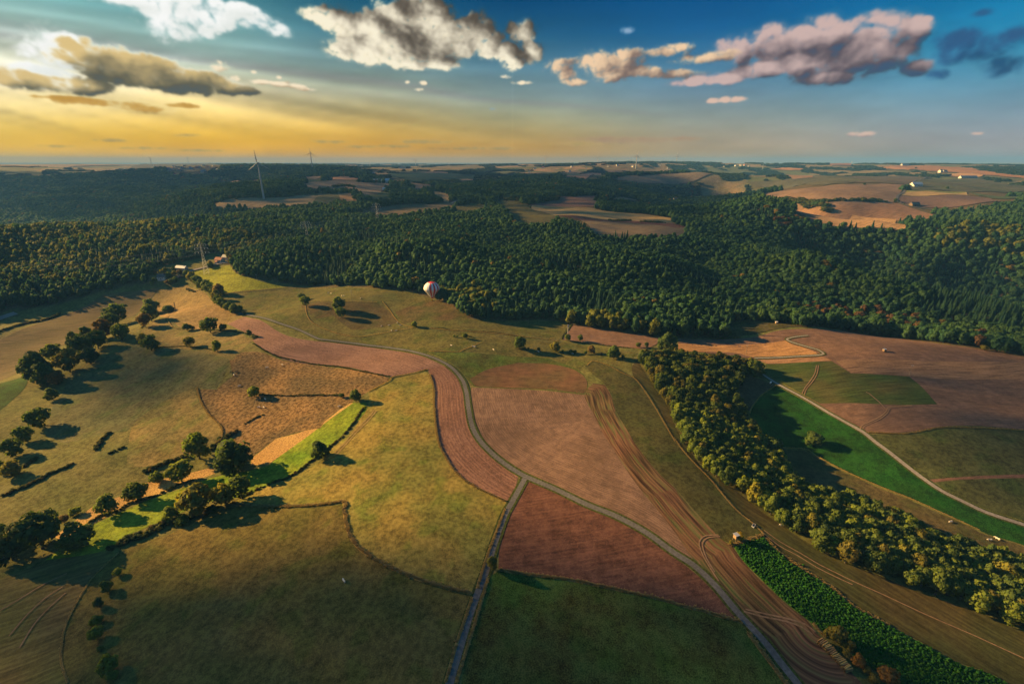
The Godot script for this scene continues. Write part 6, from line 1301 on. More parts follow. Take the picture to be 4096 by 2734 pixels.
func forests():
	var rng := RandomNumberGenerator.new(); rng.seed = 21
	var mixed := FastNoiseLite.new(); mixed.seed = 3; mixed.frequency = .004; mixed.fractal_octaves = 2
	var broad := [leaves(500, crown_lobes(501, 6), 260, .165, true, .85), leaves(510, crown_lobes(511, 6), 260, .165, true, .85), leaves(520, crown_lobes(521, 5), 260, .165, true, .85)]
	var spruce := [spruce_mesh(600, 11, 7), spruce_mesh(601, 12, 6)]
	var bins := {}
	var l := log(430.0)
	while l < log(4200.0):
		var d := exp(l); var s := (8.6 if d < 900.0 else lerpf(8.6, 24.0, clampf((d - 900.0) / 3300.0, 0, 1))) / d
		var a := -.95 + rng.randf() * s
		while a < .95:
			var aa := a + rng.randf_range(-.4, .4) * s; var ll := l + rng.randf_range(-.4, .4) * s
			a += s
			var i := int((aa - AZ0) / STEP); var j := int((ll - LN0) / STEP)
			if i < 1 or j < 1 or i > NI - 2 or j > NJ - 2: continue
			var w := woods[i * NJ + j]
			if not (w & 1) or w & 16 or cover[i * NJ + j]: continue
			var dd := exp(ll); var x := dd * sin(aa); var z := -dd * cos(aa)
			var region := "left" if aa < -.32 and dd < 1500.0 else ("middle" if aa < .35 and dd < 1300.0 else ("right" if dd < 1300.0 else "far"))
			var stand := mixed.get_noise_2d(x * 2.2 + 900.0, z * 2.2); var grown := 1.0 + .35 * mixed.get_noise_2d(x * 1.7, z * 1.7 + 500.0)
			var con := (bool(w & 2) and rng.randf() < .45) or mixed.get_noise_2d(x, z) > .5
			var key := ("spruce_" if con else "broad_") + region
			if not bins.has(key): bins[key] = []
			var q := Transform3D(); var c: Color
			var k := rng.randf_range(.8, 1.22); var far := s * d / 8.6
			if con:
				var tall := rng.randf_range(14.0, 20.0)
				q = Transform3D(Basis(Vector3.UP, rng.randf() * TAU).scaled_local(Vector3(tall * 1.05 * far, tall, tall * 1.05 * far)), on_ground(x, z))
				c = Color(.034, .105, .072).lerp(Color(.060, .135, .072), rng.randf())
			else:
				q = Transform3D(Basis(Vector3.UP, rng.randf() * TAU).scaled_local(Vector3(12.2 * k * far, rng.randf_range(12.0, 18.0) * grown, 12.2 * k * far)), on_ground(x, z))
				c = Color(.046, .130, .076).lerp(Color(.100, .190, .072), clampf(rng.randf() * .6 + stand * .5 + .1, 0, 1))
				var u := rng.randf()
				if w & 4 and u < .38: c = Color(.17, .105, .06)
				elif w & 8 and u < .55: c = Color(.185, .21, .045)  # sunlit treetops, put into the leaf colour
				elif u < .012: c = Color(.21, .16, .04)
			bins[key].append([q, c])
		l += s
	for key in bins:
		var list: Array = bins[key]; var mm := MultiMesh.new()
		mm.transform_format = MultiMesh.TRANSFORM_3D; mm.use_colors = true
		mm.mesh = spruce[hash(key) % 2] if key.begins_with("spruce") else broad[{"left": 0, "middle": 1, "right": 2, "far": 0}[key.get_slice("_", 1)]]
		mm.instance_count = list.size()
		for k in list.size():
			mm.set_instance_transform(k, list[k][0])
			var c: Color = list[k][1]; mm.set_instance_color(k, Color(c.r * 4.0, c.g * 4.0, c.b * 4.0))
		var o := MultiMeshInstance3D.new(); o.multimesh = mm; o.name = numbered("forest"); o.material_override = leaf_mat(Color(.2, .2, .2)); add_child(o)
		tag(o, {"broad_left": "sunlit broadleaf forest on the ridge behind the farm", "broad_middle": "dense green broadleaf forest behind the balloon meadow", "broad_right": "green and rusty broadleaf forest above the wide ploughland", "broad_far": "hazy broadleaf forest over the distant hills and valleys",
			"spruce_left": "stand of spruces within the ridge forest behind the farm", "spruce_middle": "dark spruce stand at the forest edge behind the cattle pasture", "spruce_right": "dark spruce stands on the valley slopes above the ploughland", "spruce_far": "distant spruce stands around the plateau fields"}[key], "forest", "", "stuff")


# ---------------------------------------------------------------- things
func box(size: Vector3, at := Vector3.ZERO) -> Array:
	var vs := PackedVector3Array(); var ns := PackedVector3Array(); var idx := PackedInt32Array()
	for f in [[Vector3.RIGHT, Vector3.UP], [Vector3.LEFT, Vector3.UP], [Vector3.UP, Vector3.BACK], [Vector3.DOWN, Vector3.BACK], [Vector3.BACK, Vector3.UP], [Vector3.FORWARD, Vector3.UP]]:
		var n: Vector3 = f[0]; var u: Vector3 = f[1]; var r := n.cross(u); var first := vs.size()
		for q in [[-1, -1], [1, -1], [1, 1], [-1, 1]]:
			vs.append(at + (n + r * q[0] + u * q[1]) * size * .5); ns.append(n)
		idx.append_array([first, first + 1, first + 2, first, first + 2, first + 3])
	return [vs, ns, idx]

func lathe(profile: Array, sides: int) -> Array:
	# profile: [radius, y] from the foot up
	var pts := []; var radii := []
	for q in profile: pts.append(Vector3(0, q[1], 0)); radii.append(q[0])
	return tube(pts, radii, sides)

func prism(ridge: Array) -> Array:
	# gable roof solid: half length, half width, eaves y, ridge y, thickness
	var l: float = ridge[0]; var w: float = ridge[1]; var e: float = ridge[2]; var r: float = ridge[3]
	var vs := PackedVector3Array(); var ns := PackedVector3Array(); var idx := PackedInt32Array()
	for face in [[Vector3(-l, e, w), Vector3(-l, r, 0), Vector3(l, r, 0), Vector3(l, e, w)], [Vector3(l, e, -w), Vector3(l, r, 0), Vector3(-l, r, 0), Vector3(-l, e, -w)], [Vector3(-l, e, -w), Vector3(-l, e, w), Vector3(l, e, w), Vector3(l, e, -w)],
		[Vector3(l, e, w), Vector3(l, r, 0), Vector3(l, e, -w)], [Vector3(-l, e, -w), Vector3(-l, r, 0), Vector3(-l, e, w)]]:
		var n: Vector3 = -(face[1] - face[0]).cross(face[2] - face[0]).normalized(); var first := vs.size()
		for v in face: vs.append(v); ns.append(n)
		idx.append_array([first, first + 1, first + 2])
		if face.size() == 4: idx.append_array([first, first + 2, first + 3])
	return [vs, ns, idx]

func beam(a: Vector3, b: Vector3, r: float) -> Array:
	return tube([a, b], [r, r], 4)

func turbines():
	var white := flat_mat(Color(.34, .35, .36), .5)  # greyed: the backlit darkness of the turbines is put into this colour
	var n := 0
	for t in TURBINES:
		var far := Vector2(t[0], t[1]).length(); var h: float = t[2]
		var label := "wind turbine on the far skyline"
		if n == 0: label = "tall white wind turbine standing in the pale field before the valley"
		elif n == 1: label = "wind turbine on the bare hill above the wooded valley"
		elif far < 7500.0: label = "wind turbine among the plateau fields near the horizon"
		var o := thing("wind_turbine", label, "wind turbine", on_ground(t[0], t[1]), 0.0, "" if n < 2 else ("turbines among the plateau fields" if far < 7500.0 else "turbines on the far skyline"))
		n += 1
		var th := 1.0 if far < 4000.0 else 1.5
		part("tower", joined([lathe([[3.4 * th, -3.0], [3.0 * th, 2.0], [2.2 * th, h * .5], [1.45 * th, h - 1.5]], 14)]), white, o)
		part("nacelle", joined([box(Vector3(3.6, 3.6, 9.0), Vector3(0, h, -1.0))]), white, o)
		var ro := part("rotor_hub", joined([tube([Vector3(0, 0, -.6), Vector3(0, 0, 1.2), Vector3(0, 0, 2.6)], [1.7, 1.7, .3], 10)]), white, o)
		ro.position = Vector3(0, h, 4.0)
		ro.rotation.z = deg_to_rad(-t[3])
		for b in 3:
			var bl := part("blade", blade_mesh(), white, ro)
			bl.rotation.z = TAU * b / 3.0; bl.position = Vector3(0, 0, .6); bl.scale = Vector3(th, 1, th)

var blade_: ArrayMesh
func blade_mesh() -> ArrayMesh:
	if blade_ == null:
		var vs := PackedVector3Array(); var ns := PackedVector3Array(); var idx := PackedInt32Array()
		var secs := [[1.0, .8, .8], [4.0, 1.0, .8], [9.0, 1.7, .5], [20.0, 1.15, .3], [31.0, .65, .16], [36.0, .2, .08]]
		for k in secs.size():
			for s in 6:
				var a := TAU * s / 6.0
				vs.append(Vector3(cos(a) * secs[k][1] - .25 * secs[k][1], secs[k][0], sin(a) * secs[k][2])); ns.append(Vector3(cos(a), 0, sin(a)))
				if k < secs.size() - 1:
					var q := k * 6 + s; var q2 := k * 6 + (s + 1) % 6
					idx.append_array([q, q2, q2 + 6, q, q2 + 6, q + 6])
		blade_ = made(vs, ns, null, null, idx)
	return blade_

func pylons():
	var steel := flat_mat(Color(.42, .44, .43), .55, .3); var glass := flat_mat(Color(.7, .72, .7), .3)
	var line := flat_mat(Color(.35, .36, .36), .4, .5)
	var where := ["lattice power pylon on the meadow by the farm road", "lattice power pylon rising out of the broadleaf forest", "lattice power pylon at the pale field beyond the forest"]
	var tops := []
	for k in PYLONS.size():
		var q: Array = PYLONS[k]; var h: float = q[2]; var dir := 0.35 if k < 3 else 0.1
		var o := thing("power_pylon", where[k] if k < 3 else "lattice power pylon far out on the plateau", "pylon", on_ground(q[0], q[1]), dir, "" if k < 3 else "pylons far out on the plateau")
		var leg := []; var r := .11 if k < 3 else .3
		for s in [Vector3(1, 0, 1), Vector3(1, 0, -1), Vector3(-1, 0, 1), Vector3(-1, 0, -1)]:
			leg.append(beam(s * 3.6 + Vector3(0, -1, 0), s * 1.1 + Vector3(0, h * .62, 0), r)); leg.append(beam(s * 1.1 + Vector3(0, h * .62, 0), s * .35 + Vector3(0, h, 0), r))
		part("mast", joined(leg), steel, o)
		var brace := []; var steps := 11
		for e in steps:
			var y0 := h * .95 * e / steps; var y1 := h * .95 * (e + 1) / steps
			var w0 := width_at(y0, h); var w1 := width_at(y1, h)
			for f in 4:
				var a := f * PI / 2.0
				var u := Vector3(cos(a), 0, sin(a)); var v := Vector3(-sin(a), 0, cos(a))
				brace.append(beam((u + v) * w0 + Vector3(0, y0, 0), (u - v) * w1 + Vector3(0, y1, 0), r * .6)); brace.append(beam((u - v) * w0 + Vector3(0, y0, 0), (u + v) * w1 + Vector3(0, y1, 0), r * .6))
		part("bracing", joined(brace), steel, o)
		var ends := []
		for arm in [[.70, 9.5], [.82, 9.0], [.93, 7.5]]:
			var y: float = h * arm[0]; var w: float = arm[1]
			part("crossarm", joined([beam(Vector3(-w, y, 0), Vector3(0, y + 1.6, 0), r), beam(Vector3(w, y, 0), Vector3(0, y + 1.6, 0), r), beam(Vector3(-w, y, 0), Vector3(w, y, 0), r)]), steel, o)
			for x in [-w, -w * .5, w * .5, w]:
				part("insulator", joined([lathe([[.12, y - 2.4], [.26, y - 2.2], [.26, y - .4], [.12, y]], 6)]), glass, o).position = Vector3(x, 0, 0)
				ends.append(o.transform * Vector3(x, y - 2.4, 0))
		tops.append(ends)
	for k in 2:
		for e in tops[k].size():
			var a: Vector3 = tops[k][e]; var b: Vector3 = tops[k + 1][e]; var pts := []; var radii := []
			for s in 13:
				var t := s / 12.0
				pts.append(a.lerp(b, t) - Vector3(0, 4.0 * t * (1.0 - t) * 9.0, 0)); radii.append(.03)
			tag(part(numbered("power_line"), joined([tube(pts, radii, 4)]), line, self), "thin power line hanging between the pylons over the " + ("forest behind the farm" if k == 0 else "forest edge towards the pale field"), "power line", "power lines between the pylons")
	# one span from the farm pylon back over the wood
	for e in tops[0].size():
		var a: Vector3 = tops[0][e]; var b := a + Vector3(-230, -12, 60); var pts := []; var radii := []
		for s in 13:
			var t := s / 12.0
			pts.append(a.lerp(b, t) - Vector3(0, 4.0 * t * (1.0 - t) * 7.0, 0)); radii.append(.03)
		tag(part(numbered("power_line"), joined([tube(pts, radii, 4)]), line, self), "thin power line running down from the farm pylon over the cottage wood", "power line", "power lines over the cottage wood")

func width_at(y: float, h: float) -> float:
	return lerpf(3.6, 1.1, y / (h * .62)) if y < h * .62 else lerpf(1.1, .35, (y - h * .62) / (h * .38))

func balloon():
	var wide: float = BALLOON[2]; var r := wide / 2.0; var foot := on_ground(BALLOON[0], BALLOON[1])
	var o := thing("hot_air_balloon", "red and white striped hot air balloon touching down on the meadow by the wood", "balloon", foot)
	var white := flat_mat(Color(.80, .78, .76), .6); var red := flat_mat(Color(.62, .010, .02), .6); var dark := flat_mat(Color(.03, .03, .035), .7)
	for m in [white, red]:
		m.backlight_enabled = true; m.backlight = Color(.35, .35, .35)
	var low := 1.25 + 2.2      # mouth above the basket
	var prof := []
	for k in 25:
		var t := k / 24.0        # mouth to crown
		var y := low + t * wide * 1.06
		var a := t * wide * 1.06 - (wide * 1.06 - r * .94)
		var rad := r * sqrt(maxf(0.0, 1.0 - pow(a / (r * .94), 2.0))) if a > 0.0 else r * pow(clampf(t * 1.06 * wide / (wide * 1.06 - r * .94), 0, 1), .96) * .905 + r * .095
		prof.append([maxf(rad, .01), y])
	balloon_prof = prof
	var gores := 24
	for g in gores:
		# the camera sees the gores round +z: white on the left, red and white in turn on the right
		var a0 := TAU * (g - .5) / gores; var mid := rad_to_deg(a0 + TAU / gores * .5)
		var is_red := (g % 2 == 0) and (mid < 98.0 or mid > 290.0)
		part("gore", gore_mesh(a0, a0 + TAU / gores, 2, 23), red if is_red else white, o)
	part("crown_ring", gore_mesh(0, TAU, 23, 24, 24, .04), red, o)
	part("skirt", gore_mesh(0, TAU, 0, 2, 24, 0.0), red, o)
	# the frame and the word on the white side
	var word := TextMesh.new(); var font := SystemFont.new(); font.font_names = PackedStringArray(["Droid Sans"]); font.font_weight = 700
	word.text = "ezen"; word.font = font; word.font_size = 64; word.pixel_size = .055; word.depth = .02
	var arr := word.get_mesh_arrays(); var vs: PackedVector3Array = arr[Mesh.ARRAY_VERTEX]; var bent := PackedVector3Array(); var bn := PackedVector3Array()
	for v in vs:
		bent.append(on_envelope(deg_to_rad(122.0) - v.x / r, .47 + (v.y + v.x * .12) / (wide * 1.06), .06)); bn.append(Vector3(bent[bent.size() - 1].x, 0, bent[bent.size() - 1].z).normalized())
	part("lettering", made(bent, bn, null, null, arr[Mesh.ARRAY_INDEX]), dark, o)
	var frame := []
	for seg in [[128, .66, 117, .65], [117, .65, 117, .54], [117, .42, 112, .26], [112, .22, 104, .21]]:
		var pts := []
		for s in 7: pts.append(on_envelope(deg_to_rad(lerpf(seg[0], seg[2], s / 6.0)), lerpf(seg[1], seg[3], s / 6.0), .03))
		frame.append(tube(pts, [.09, .09, .09, .09, .09, .09, .09], 4))
	part("printed_frame", joined(frame), dark, o)
	# burner, basket, ropes
	var wicker := flat_mat(Color(.42, .27, .12), .85)
	var bk := part("basket", joined([box(Vector3(1.7, .12, 1.4), Vector3(0, .1, 0)), box(Vector3(1.7, 1.15, .1), Vector3(0, .68, .7)), box(Vector3(1.7, 1.15, .1), Vector3(0, .68, -.7)), box(Vector3(.1, 1.15, 1.3), Vector3(.8, .68, 0)), box(Vector3(.1, 1.15, 1.3), Vector3(-.8, .68, 0))]), wicker, o)
	part("rim", joined([beam(Vector3(-.85, 1.28, .7), Vector3(.85, 1.28, .7), .07), beam(Vector3(-.85, 1.28, -.7), Vector3(.85, 1.28, -.7), .07), beam(Vector3(.82, 1.28, -.7), Vector3(.82, 1.28, .7), .07), beam(Vector3(-.82, 1.28, -.7), Vector3(-.82, 1.28, .7), .07)]), flat_mat(Color(.18, .1, .05), .7), bk)
	part("burner", joined([lathe([[.25, 2.5], [.3, 2.6], [.3, 2.9], [.2, 3.0]], 10)]), flat_mat(Color(.5, .5, .5), .3, .9), o)
	var ropes := []
	for s in [Vector3(.8, 0, .65), Vector3(-.8, 0, .65), Vector3(.8, 0, -.65), Vector3(-.8, 0, -.65)]: ropes.append(beam(s + Vector3(0, 1.2, 0), s * 1.1 + Vector3(0, low + .2, 0), .03))
	part("ropes", joined(ropes), dark, o)

var balloon_prof := []
func on_envelope(a: float, t: float, out: float) -> Vector3:
	var k := clampf(t, 0, 1) * 24.0; var i := mini(int(k), 23)
	var rad := lerpf(balloon_prof[i][0], balloon_prof[i + 1][0], k - i) + out
	return Vector3(cos(a) * rad, lerpf(balloon_prof[i][1], balloon_prof[i + 1][1], k - i), sin(a) * rad)

func gore_mesh(a0: float, a1: float, k0: int, k1: int, across := 4, puff := .02) -> ArrayMesh:
	# each gore bulges a little between its load tapes
	var vs := PackedVector3Array(); var idx := PackedInt32Array(); var ns := PackedVector3Array()
	for k in range(k0, k1 + 1):
		for s in across + 1:
			var f := float(s) / across; var a := lerpf(a0, a1, f)
			var rad: float = balloon_prof[k][0] * (1.0 + (puff * 4.0 * f * (1.0 - f) if across == 4 else puff * .5))
			vs.append(Vector3(cos(a) * rad, balloon_prof[k][1], sin(a) * rad))
			var dr: float = balloon_prof[mini(k + 1, 24)][0] - balloon_prof[maxi(k - 1, 0)][0]; var dy: float = balloon_prof[mini(k + 1, 24)][1] - balloon_prof[maxi(k - 1, 0)][1]
			var tilt := (f - .5) * .5 if across == 4 else 0.0
			ns.append(Vector3(cos(a + tilt) * dy, -dr, sin(a + tilt) * dy).normalized())
			if k < k1 and s < across:
				var q := (k - k0) * (across + 1) + s
				idx.append_array([q, q + 1, q + across + 2, q, q + across + 2, q + across + 1])
	return made(vs, ns, null, null, idx)

func houses():
	var wall := {"white": flat_mat(Color(.55, .54, .51)), "cream": flat_mat(Color(.55, .48, .36)), "grey": flat_mat(Color(.38, .38, .37)), "brown": flat_mat(Color(.12, .08, .055))}
	var roof := {"red": flat_mat(Color(.30, .07, .035)), "slate": flat_mat(Color(.13, .16, .20), .6), "dark": flat_mat(Color(.07, .07, .075), .7), "pale": flat_mat(Color(.42, .47, .52), .5)}
	var pane := flat_mat(Color(.03, .035, .045), .15); var wood := flat_mat(Color(.1, .06, .03)); var stone := flat_mat(Color(.25, .2, .17))
	for q in HOUSES:
		var p := on_ground(q[0], q[1]); var l: float = q[2]; var w: float = q[3]; var h: float = q[4]
		var near := Vector2(q[0], q[1]).length() < 1000.0
		var label: String = q[8]
		var group := ""
		for g in ["house of the hillside village", "house scattered over the far plateau", "house near the horizon"]:
			if g in label: group = label + "s"
		var o := thing("house" if not ("barn" in label or "shed" in label or "hall" in label or "building" in label) else "farm_building", label, "house" if not ("barn" in label or "shed" in label or "hall" in label or "building" in label) else "building", p, deg_to_rad(q[5]), group)
		var gable := joined([box(Vector3(l, h + 2.0, w), Vector3(0, h * .5 - 1.0, 0)), prism([l * .5, w * .5, h - .01, h + w * .42])])
		part("wall", gable, wall[q[6]], o)
		var rf := joined([slab(l * .5 + .4, w * .5 + .5, h - .35, h + w * .45)])
		var ro := part("roof", rf, roof[q[7]], o)
		if near:
			part("chimney", joined([box(Vector3(.8, 1.8, .8), Vector3(l * .25, h + w * .42 + .3, 0))]), stone, ro)
			var n := int(l / 3.0)
			for k in n:
				var x := (k - (n - 1) * .5) * 2.8
				if k == n / 2: part("door", joined([box(Vector3(1.1, 2.1, .12), Vector3(x, 1.05, w * .5 + .03))]), wood, o)
				else: part("window", joined([box(Vector3(1.1, 1.2, .1), Vector3(x, h * .5 + .2, w * .5 + .03))]), pane, o)
			for k in 3: part("window", joined([box(Vector3(.1, 1.2, 1.0), Vector3(l * .5 + .03, h * .55, (k - 1) * 2.2))]), pane, o)
		elif l > 24.0:
			for k in int(l / 8.0): part("window", joined([box(Vector3(3.0, 2.0, .2), Vector3((k - (int(l / 8.0) - 1) * .5) * 7.5, h * .5, w * .5 + .06))]), pane, o)

func slab(l: float, w: float, e: float, r: float) -> Array:
	# two roof planes with a little thickness
	var vs := PackedVector3Array(); var ns := PackedVector3Array(); var idx := PackedInt32Array(); var up := Vector3(0, .28, 0)
	for s in [1.0, -1.0]:
		var a := Vector3(-l * s, e, w * s); var b := Vector3(-l * s, r, 0); var c := Vector3(l * s, r, 0); var d := Vector3(l * s, e, w * s)
		for f in [[a + up, b + up, c + up, d + up], [a, a + up, d + up, d], [a, b, b + up, a + up], [d + up, c + up, c, d], [d, c, b, a]]:
			var n: Vector3 = -(f[1] - f[0]).cross(f[2] - f[0]).normalized(); var first := vs.size()
			for v in f: vs.append(v); ns.append(n)
			idx.append_array([first, first + 1, first + 2, first, first + 2, first + 3])
	return [vs, ns, idx]

func cattle():
	# one body: a deep chest that narrows to the belly, neck and head carried low, four jointed legs
	var hide := {"white": flat_mat(Color(.66, .60, .52)), "dark": flat_mat(Color(.035, .026, .02)), "pied": flat_mat(Color(.70, .66, .60))}
	var list := [tube([Vector3(-1.05, 1.12, 0), Vector3(-.95, 1.08, 0), Vector3(-.6, 1.0, 0), Vector3(0, .95, 0), Vector3(.5, .98, 0), Vector3(.85, 1.08, 0), Vector3(1.15, 1.12, 0), Vector3(1.42, 1.0, 0), Vector3(1.62, .80, 0), Vector3(1.72, .70, 0)], [.06, .30, .38, .40, .42, .36, .22, .17, .14, .08], 10)]
	for s in [-1.0, 1.0]:
		list.append(tube([Vector3(.62, .85, .2 * s), Vector3(.64, .5, .2 * s), Vector3(.6, .42, .2 * s), Vector3(.62, .02, .2 * s)], [.15, .075, .08, .06], 6))
		list.append(tube([Vector3(-.75, .95, .2 * s), Vector3(-.62, .62, .21 * s), Vector3(-.82, .42, .21 * s), Vector3(-.78, .02, .21 * s)], [.2, .12, .075, .06], 6))
		list.append(tube([Vector3(1.42, 1.05, .12 * s), Vector3(1.38, 1.1, .3 * s)], [.06, .02], 5))
	list.append(tube([Vector3(-1.05, 1.15, 0), Vector3(-1.15, .9, 0), Vector3(-1.14, .45, 0)], [.04, .03, .05], 5))
	var body := joined(list)
	var spots := joined([tube([Vector3(-.5, 1.08, .1), Vector3(-.1, 1.08, .1), Vector3(.2, 1.06, .1)], [.2, .36, .2], 8), tube([Vector3(1.2, 1.12, 0), Vector3(1.45, 1.0, 0), Vector3(1.6, .84, 0)], [.2, .19, .14], 8)])
	var rng := RandomNumberGenerator.new(); rng.seed = 51
	for c in CATTLE:
		var kind: String = c[2]
		var o := thing("cow" if kind != "dark" else "horse", {"white": "white cow", "pied": "black and white cow", "dark": "dark brown horse"}[kind] + " grazing " + c[3], "cow" if kind != "dark" else "horse", on_ground(c[0], c[1]), rng.randf() * TAU, "animals " + c[3])
		part("body", body, hide[kind], o)
		if kind == "pied": part("dark_patches", spots, hide.dark, o)

func small_things():
	var timber := flat_mat(Color(.22, .17, .12)); var grey := flat_mat(Color(.45, .45, .44)); var tin := flat_mat(Color(.40, .42, .45), .45, .4); var plank := flat_mat(Color(.30, .20, .12)); var dark := flat_mat(Color(.03, .025, .02))
	for q in POLES:
		var o := thing("line_pole" if q[3] == "T" else "mast", q[4], "pole", on_ground(q[0], q[1])); var h: float = q[2]
		part("pole", joined([lathe([[.2 if q[3] == "T" else .45, -.5], [.17 if q[3] == "T" else .3, h]], 8)]), timber if q[3] == "T" and not ("concrete" in q[4]) else grey, o)
		if q[3] == "T":
			part("crossbar", joined([box(Vector3(2.4, .22, .2), Vector3(0, h - .25, .2))]), grey, o)
			for x in [-1.0, 0.0, 1.0]: part("insulator", joined([lathe([[.07, h - .1], [.1, h + .1], [.05, h + .25]], 6)]), grey, o).position = Vector3(x, 0, .2)
		else: part("antenna_frame", joined([box(Vector3(.5, 2.6, .4), Vector3(.5, h - 1.4, 0)), box(Vector3(.5, 2.6, .4), Vector3(-.5, h - 1.4, 0))]), grey, o)
	# hunting stand
	var st := thing("hunting_stand", "raised wooden hunting stand with a grey roof at the maize field corner", "hunting stand", on_ground(STAND[0], STAND[1]), .35)
	for s in [Vector2(.8, .8), Vector2(-.8, .8), Vector2(.8, -.8), Vector2(-.8, -.8)]: part("leg", joined([beam(Vector3(s.x * 1.3, -.3, s.y * 1.3), Vector3(s.x, 2.3, s.y), .09)]), timber, st)
	var cab := part("cabin", joined([box(Vector3(2.0, .15, 2.0), Vector3(0, 2.35, 0)), box(Vector3(2.0, 1.1, .08), Vector3(0, 2.95, .96)), box(Vector3(2.0, 2.0, .08), Vector3(0, 3.4, -.96)), box(Vector3(.08, 2.0, 1.84), Vector3(.96, 3.4, 0)), box(Vector3(.08, 2.0, 1.84), Vector3(-.96, 3.4, 0)), box(Vector3(2.0, .3, .08), Vector3(0, 4.25, .96))]), plank, st)
	part("dark_gap_sheet", joined([box(Vector3(1.8, .55, .03), Vector3(0, 3.8, .9))]), dark, cab)  # dark sheet in the opening, painting the shade inside the cabin
	part("roof", joined([box(Vector3(2.6, .12, 2.6), Vector3(0, 4.5, 0))]), tin, st)
	part("ladder", joined([beam(Vector3(-.25, 0, 2.6), Vector3(-.25, 2.4, 1.0), .05), beam(Vector3(.25, 0, 2.6), Vector3(.25, 2.4, 1.0), .05), beam(Vector3(-.25, .6, 2.2), Vector3(.25, .6, 2.2), .04), beam(Vector3(-.25, 1.2, 1.8), Vector3(.25, 1.2, 1.8), .04), beam(Vector3(-.25, 1.8, 1.4), Vector3(.25, 1.8, 1.4), .04)]), timber, st)
	# second one by the far edge of the ploughland, and a field hut
	var hut := thing("hunting_stand", "small white roofed hunting stand on the scrubby rise before the forest", "hunting stand", on_ground(WOOD_HUT[0], WOOD_HUT[1]))
	for s in [Vector2(.8, .8), Vector2(-.8, .8), Vector2(.8, -.8), Vector2(-.8, -.8)]: part("leg", joined([beam(Vector3(s.x * 1.3, -.3, s.y * 1.3), Vector3(s.x, 3.0, s.y), .1)]), timber, hut)
	part("cabin", joined([box(Vector3(2.0, 1.9, 2.0), Vector3(0, 3.9, 0))]), plank, hut); part("roof", joined([box(Vector3(2.6, .2, 2.6), Vector3(0, 4.95, 0))]), flat_mat(Color(.6, .6, .6)), hut)
	var fh := thing("feed_wagon", "small wooden feed wagon on the bare patch of the ploughed field", "wagon", on_ground(FIELD_HUT[0], FIELD_HUT[1]), .4)
	part("body", joined([box(Vector3(3.4, 1.8, 2.0), Vector3(0, 1.7, 0))]), plank, fh); part("roof", joined([box(Vector3(3.8, .15, 2.4), Vector3(0, 2.68, 0))]), tin, fh)
	for x in [-1.1, 1.1]:
		for z in [-1.0, 1.0]: part("wheel", joined([tube([Vector3(x, .42, z - .1), Vector3(x, .42, z - .1), Vector3(x, .42, z + .1), Vector3(x, .42, z + .1)], [.02, .42, .42, .02], 12)]), dark, fh)
	# water cart and trough
	var b := thing("water_cart", "white water tank cart parked on the brown corner by the gravel track", "tank cart", on_ground(BOWSER[0], BOWSER[1]), .9)
	part("tank", joined([tube([Vector3(-1.6, 1.35, 0), Vector3(-1.5, 1.35, 0), Vector3(1.5, 1.35, 0), Vector3(1.6, 1.35, 0)], [.3, .72, .72, .3], 14)]), flat_mat(Color(.7, .7, .7), .4), b)
	part("chassis", joined([box(Vector3(3.6, .16, 1.1), Vector3(0, .6, 0)), box(Vector3(1.6, .12, .14), Vector3(2.4, .58, 0))]), tin, b)
	for z in [-.75, .75]: part("wheel", joined([tube([Vector3(0, .45, z - .12), Vector3(0, .45, z - .12), Vector3(0, .45, z + .12), Vector3(0, .45, z + .12)], [.02, .45, .45, .02], 14)]), dark, b)
	var tr := thing("water_trough", "oblong metal water trough on the trodden red patch of the meadow", "trough", on_ground(TROUGH[0], TROUGH[1]), .8)
	part("rim", joined([box(Vector3(3.0, .7, .12), Vector3(0, .35, .6)), box(Vector3(3.0, .7, .12), Vector3(0, .35, -.6)), box(Vector3(.12, .7, 1.08), Vector3(1.44, .35, 0)), box(Vector3(.12, .7, 1.08), Vector3(-1.44, .35, 0))]), flat_mat(Color(.6, .6, .6), .4, .3), tr)
	part("water", joined([box(Vector3(2.7, .1, 1.05), Vector3(0, .5, 0))]), flat_mat(Color(.01, .015, .02), .05), tr)
	# log pile
	var line := points(LOG_PILE); var run := 0.0
	var lp := thing("log_pile", "long golden pile of cut logs beside the bush row", "log pile", on_ground(line[0].x, line[0].y))
	var rng := RandomNumberGenerator.new(); rng.seed = 61
	var shapes := []
	for k in 4: shapes.append(joined([tube([Vector3(0, 0, -1.5 - k * .1), Vector3(0, 0, -1.5 - k * .1), Vector3(0, 0, 1.5 + k * .1), Vector3(0, 0, 1.5 + k * .1)], [.01, .26 + k * .04, .22 + k * .04, .01], 8)]))
	var barks := [flat_mat(Color(.42, .27, .075)), flat_mat(Color(.34, .21, .06)), flat_mat(Color(.24, .14, .05))]
	for k in line.size() - 1:
		var a := line[k]; var c := line[k + 1]; var n := int(a.distance_to(c) / .62); var turn := -(c - a).angle() 
		for s in n:
			for row in 4:
				var p := a.lerp(c, (s + rng.randf_range(-.2, .2) + (row % 2) * .5) / n); var g := on_ground(p.x, p.y)
				var lg := part("log", shapes[rng.randi() % 4], barks[rng.randi() % 3], lp)
				lg.position = g + Vector3(0, .25 + row * .45, 0) - lp.position; lg.rotation = Vector3(rng.randf_range(-.06, .06), turn + rng.randf_range(-.12, .12), 0)

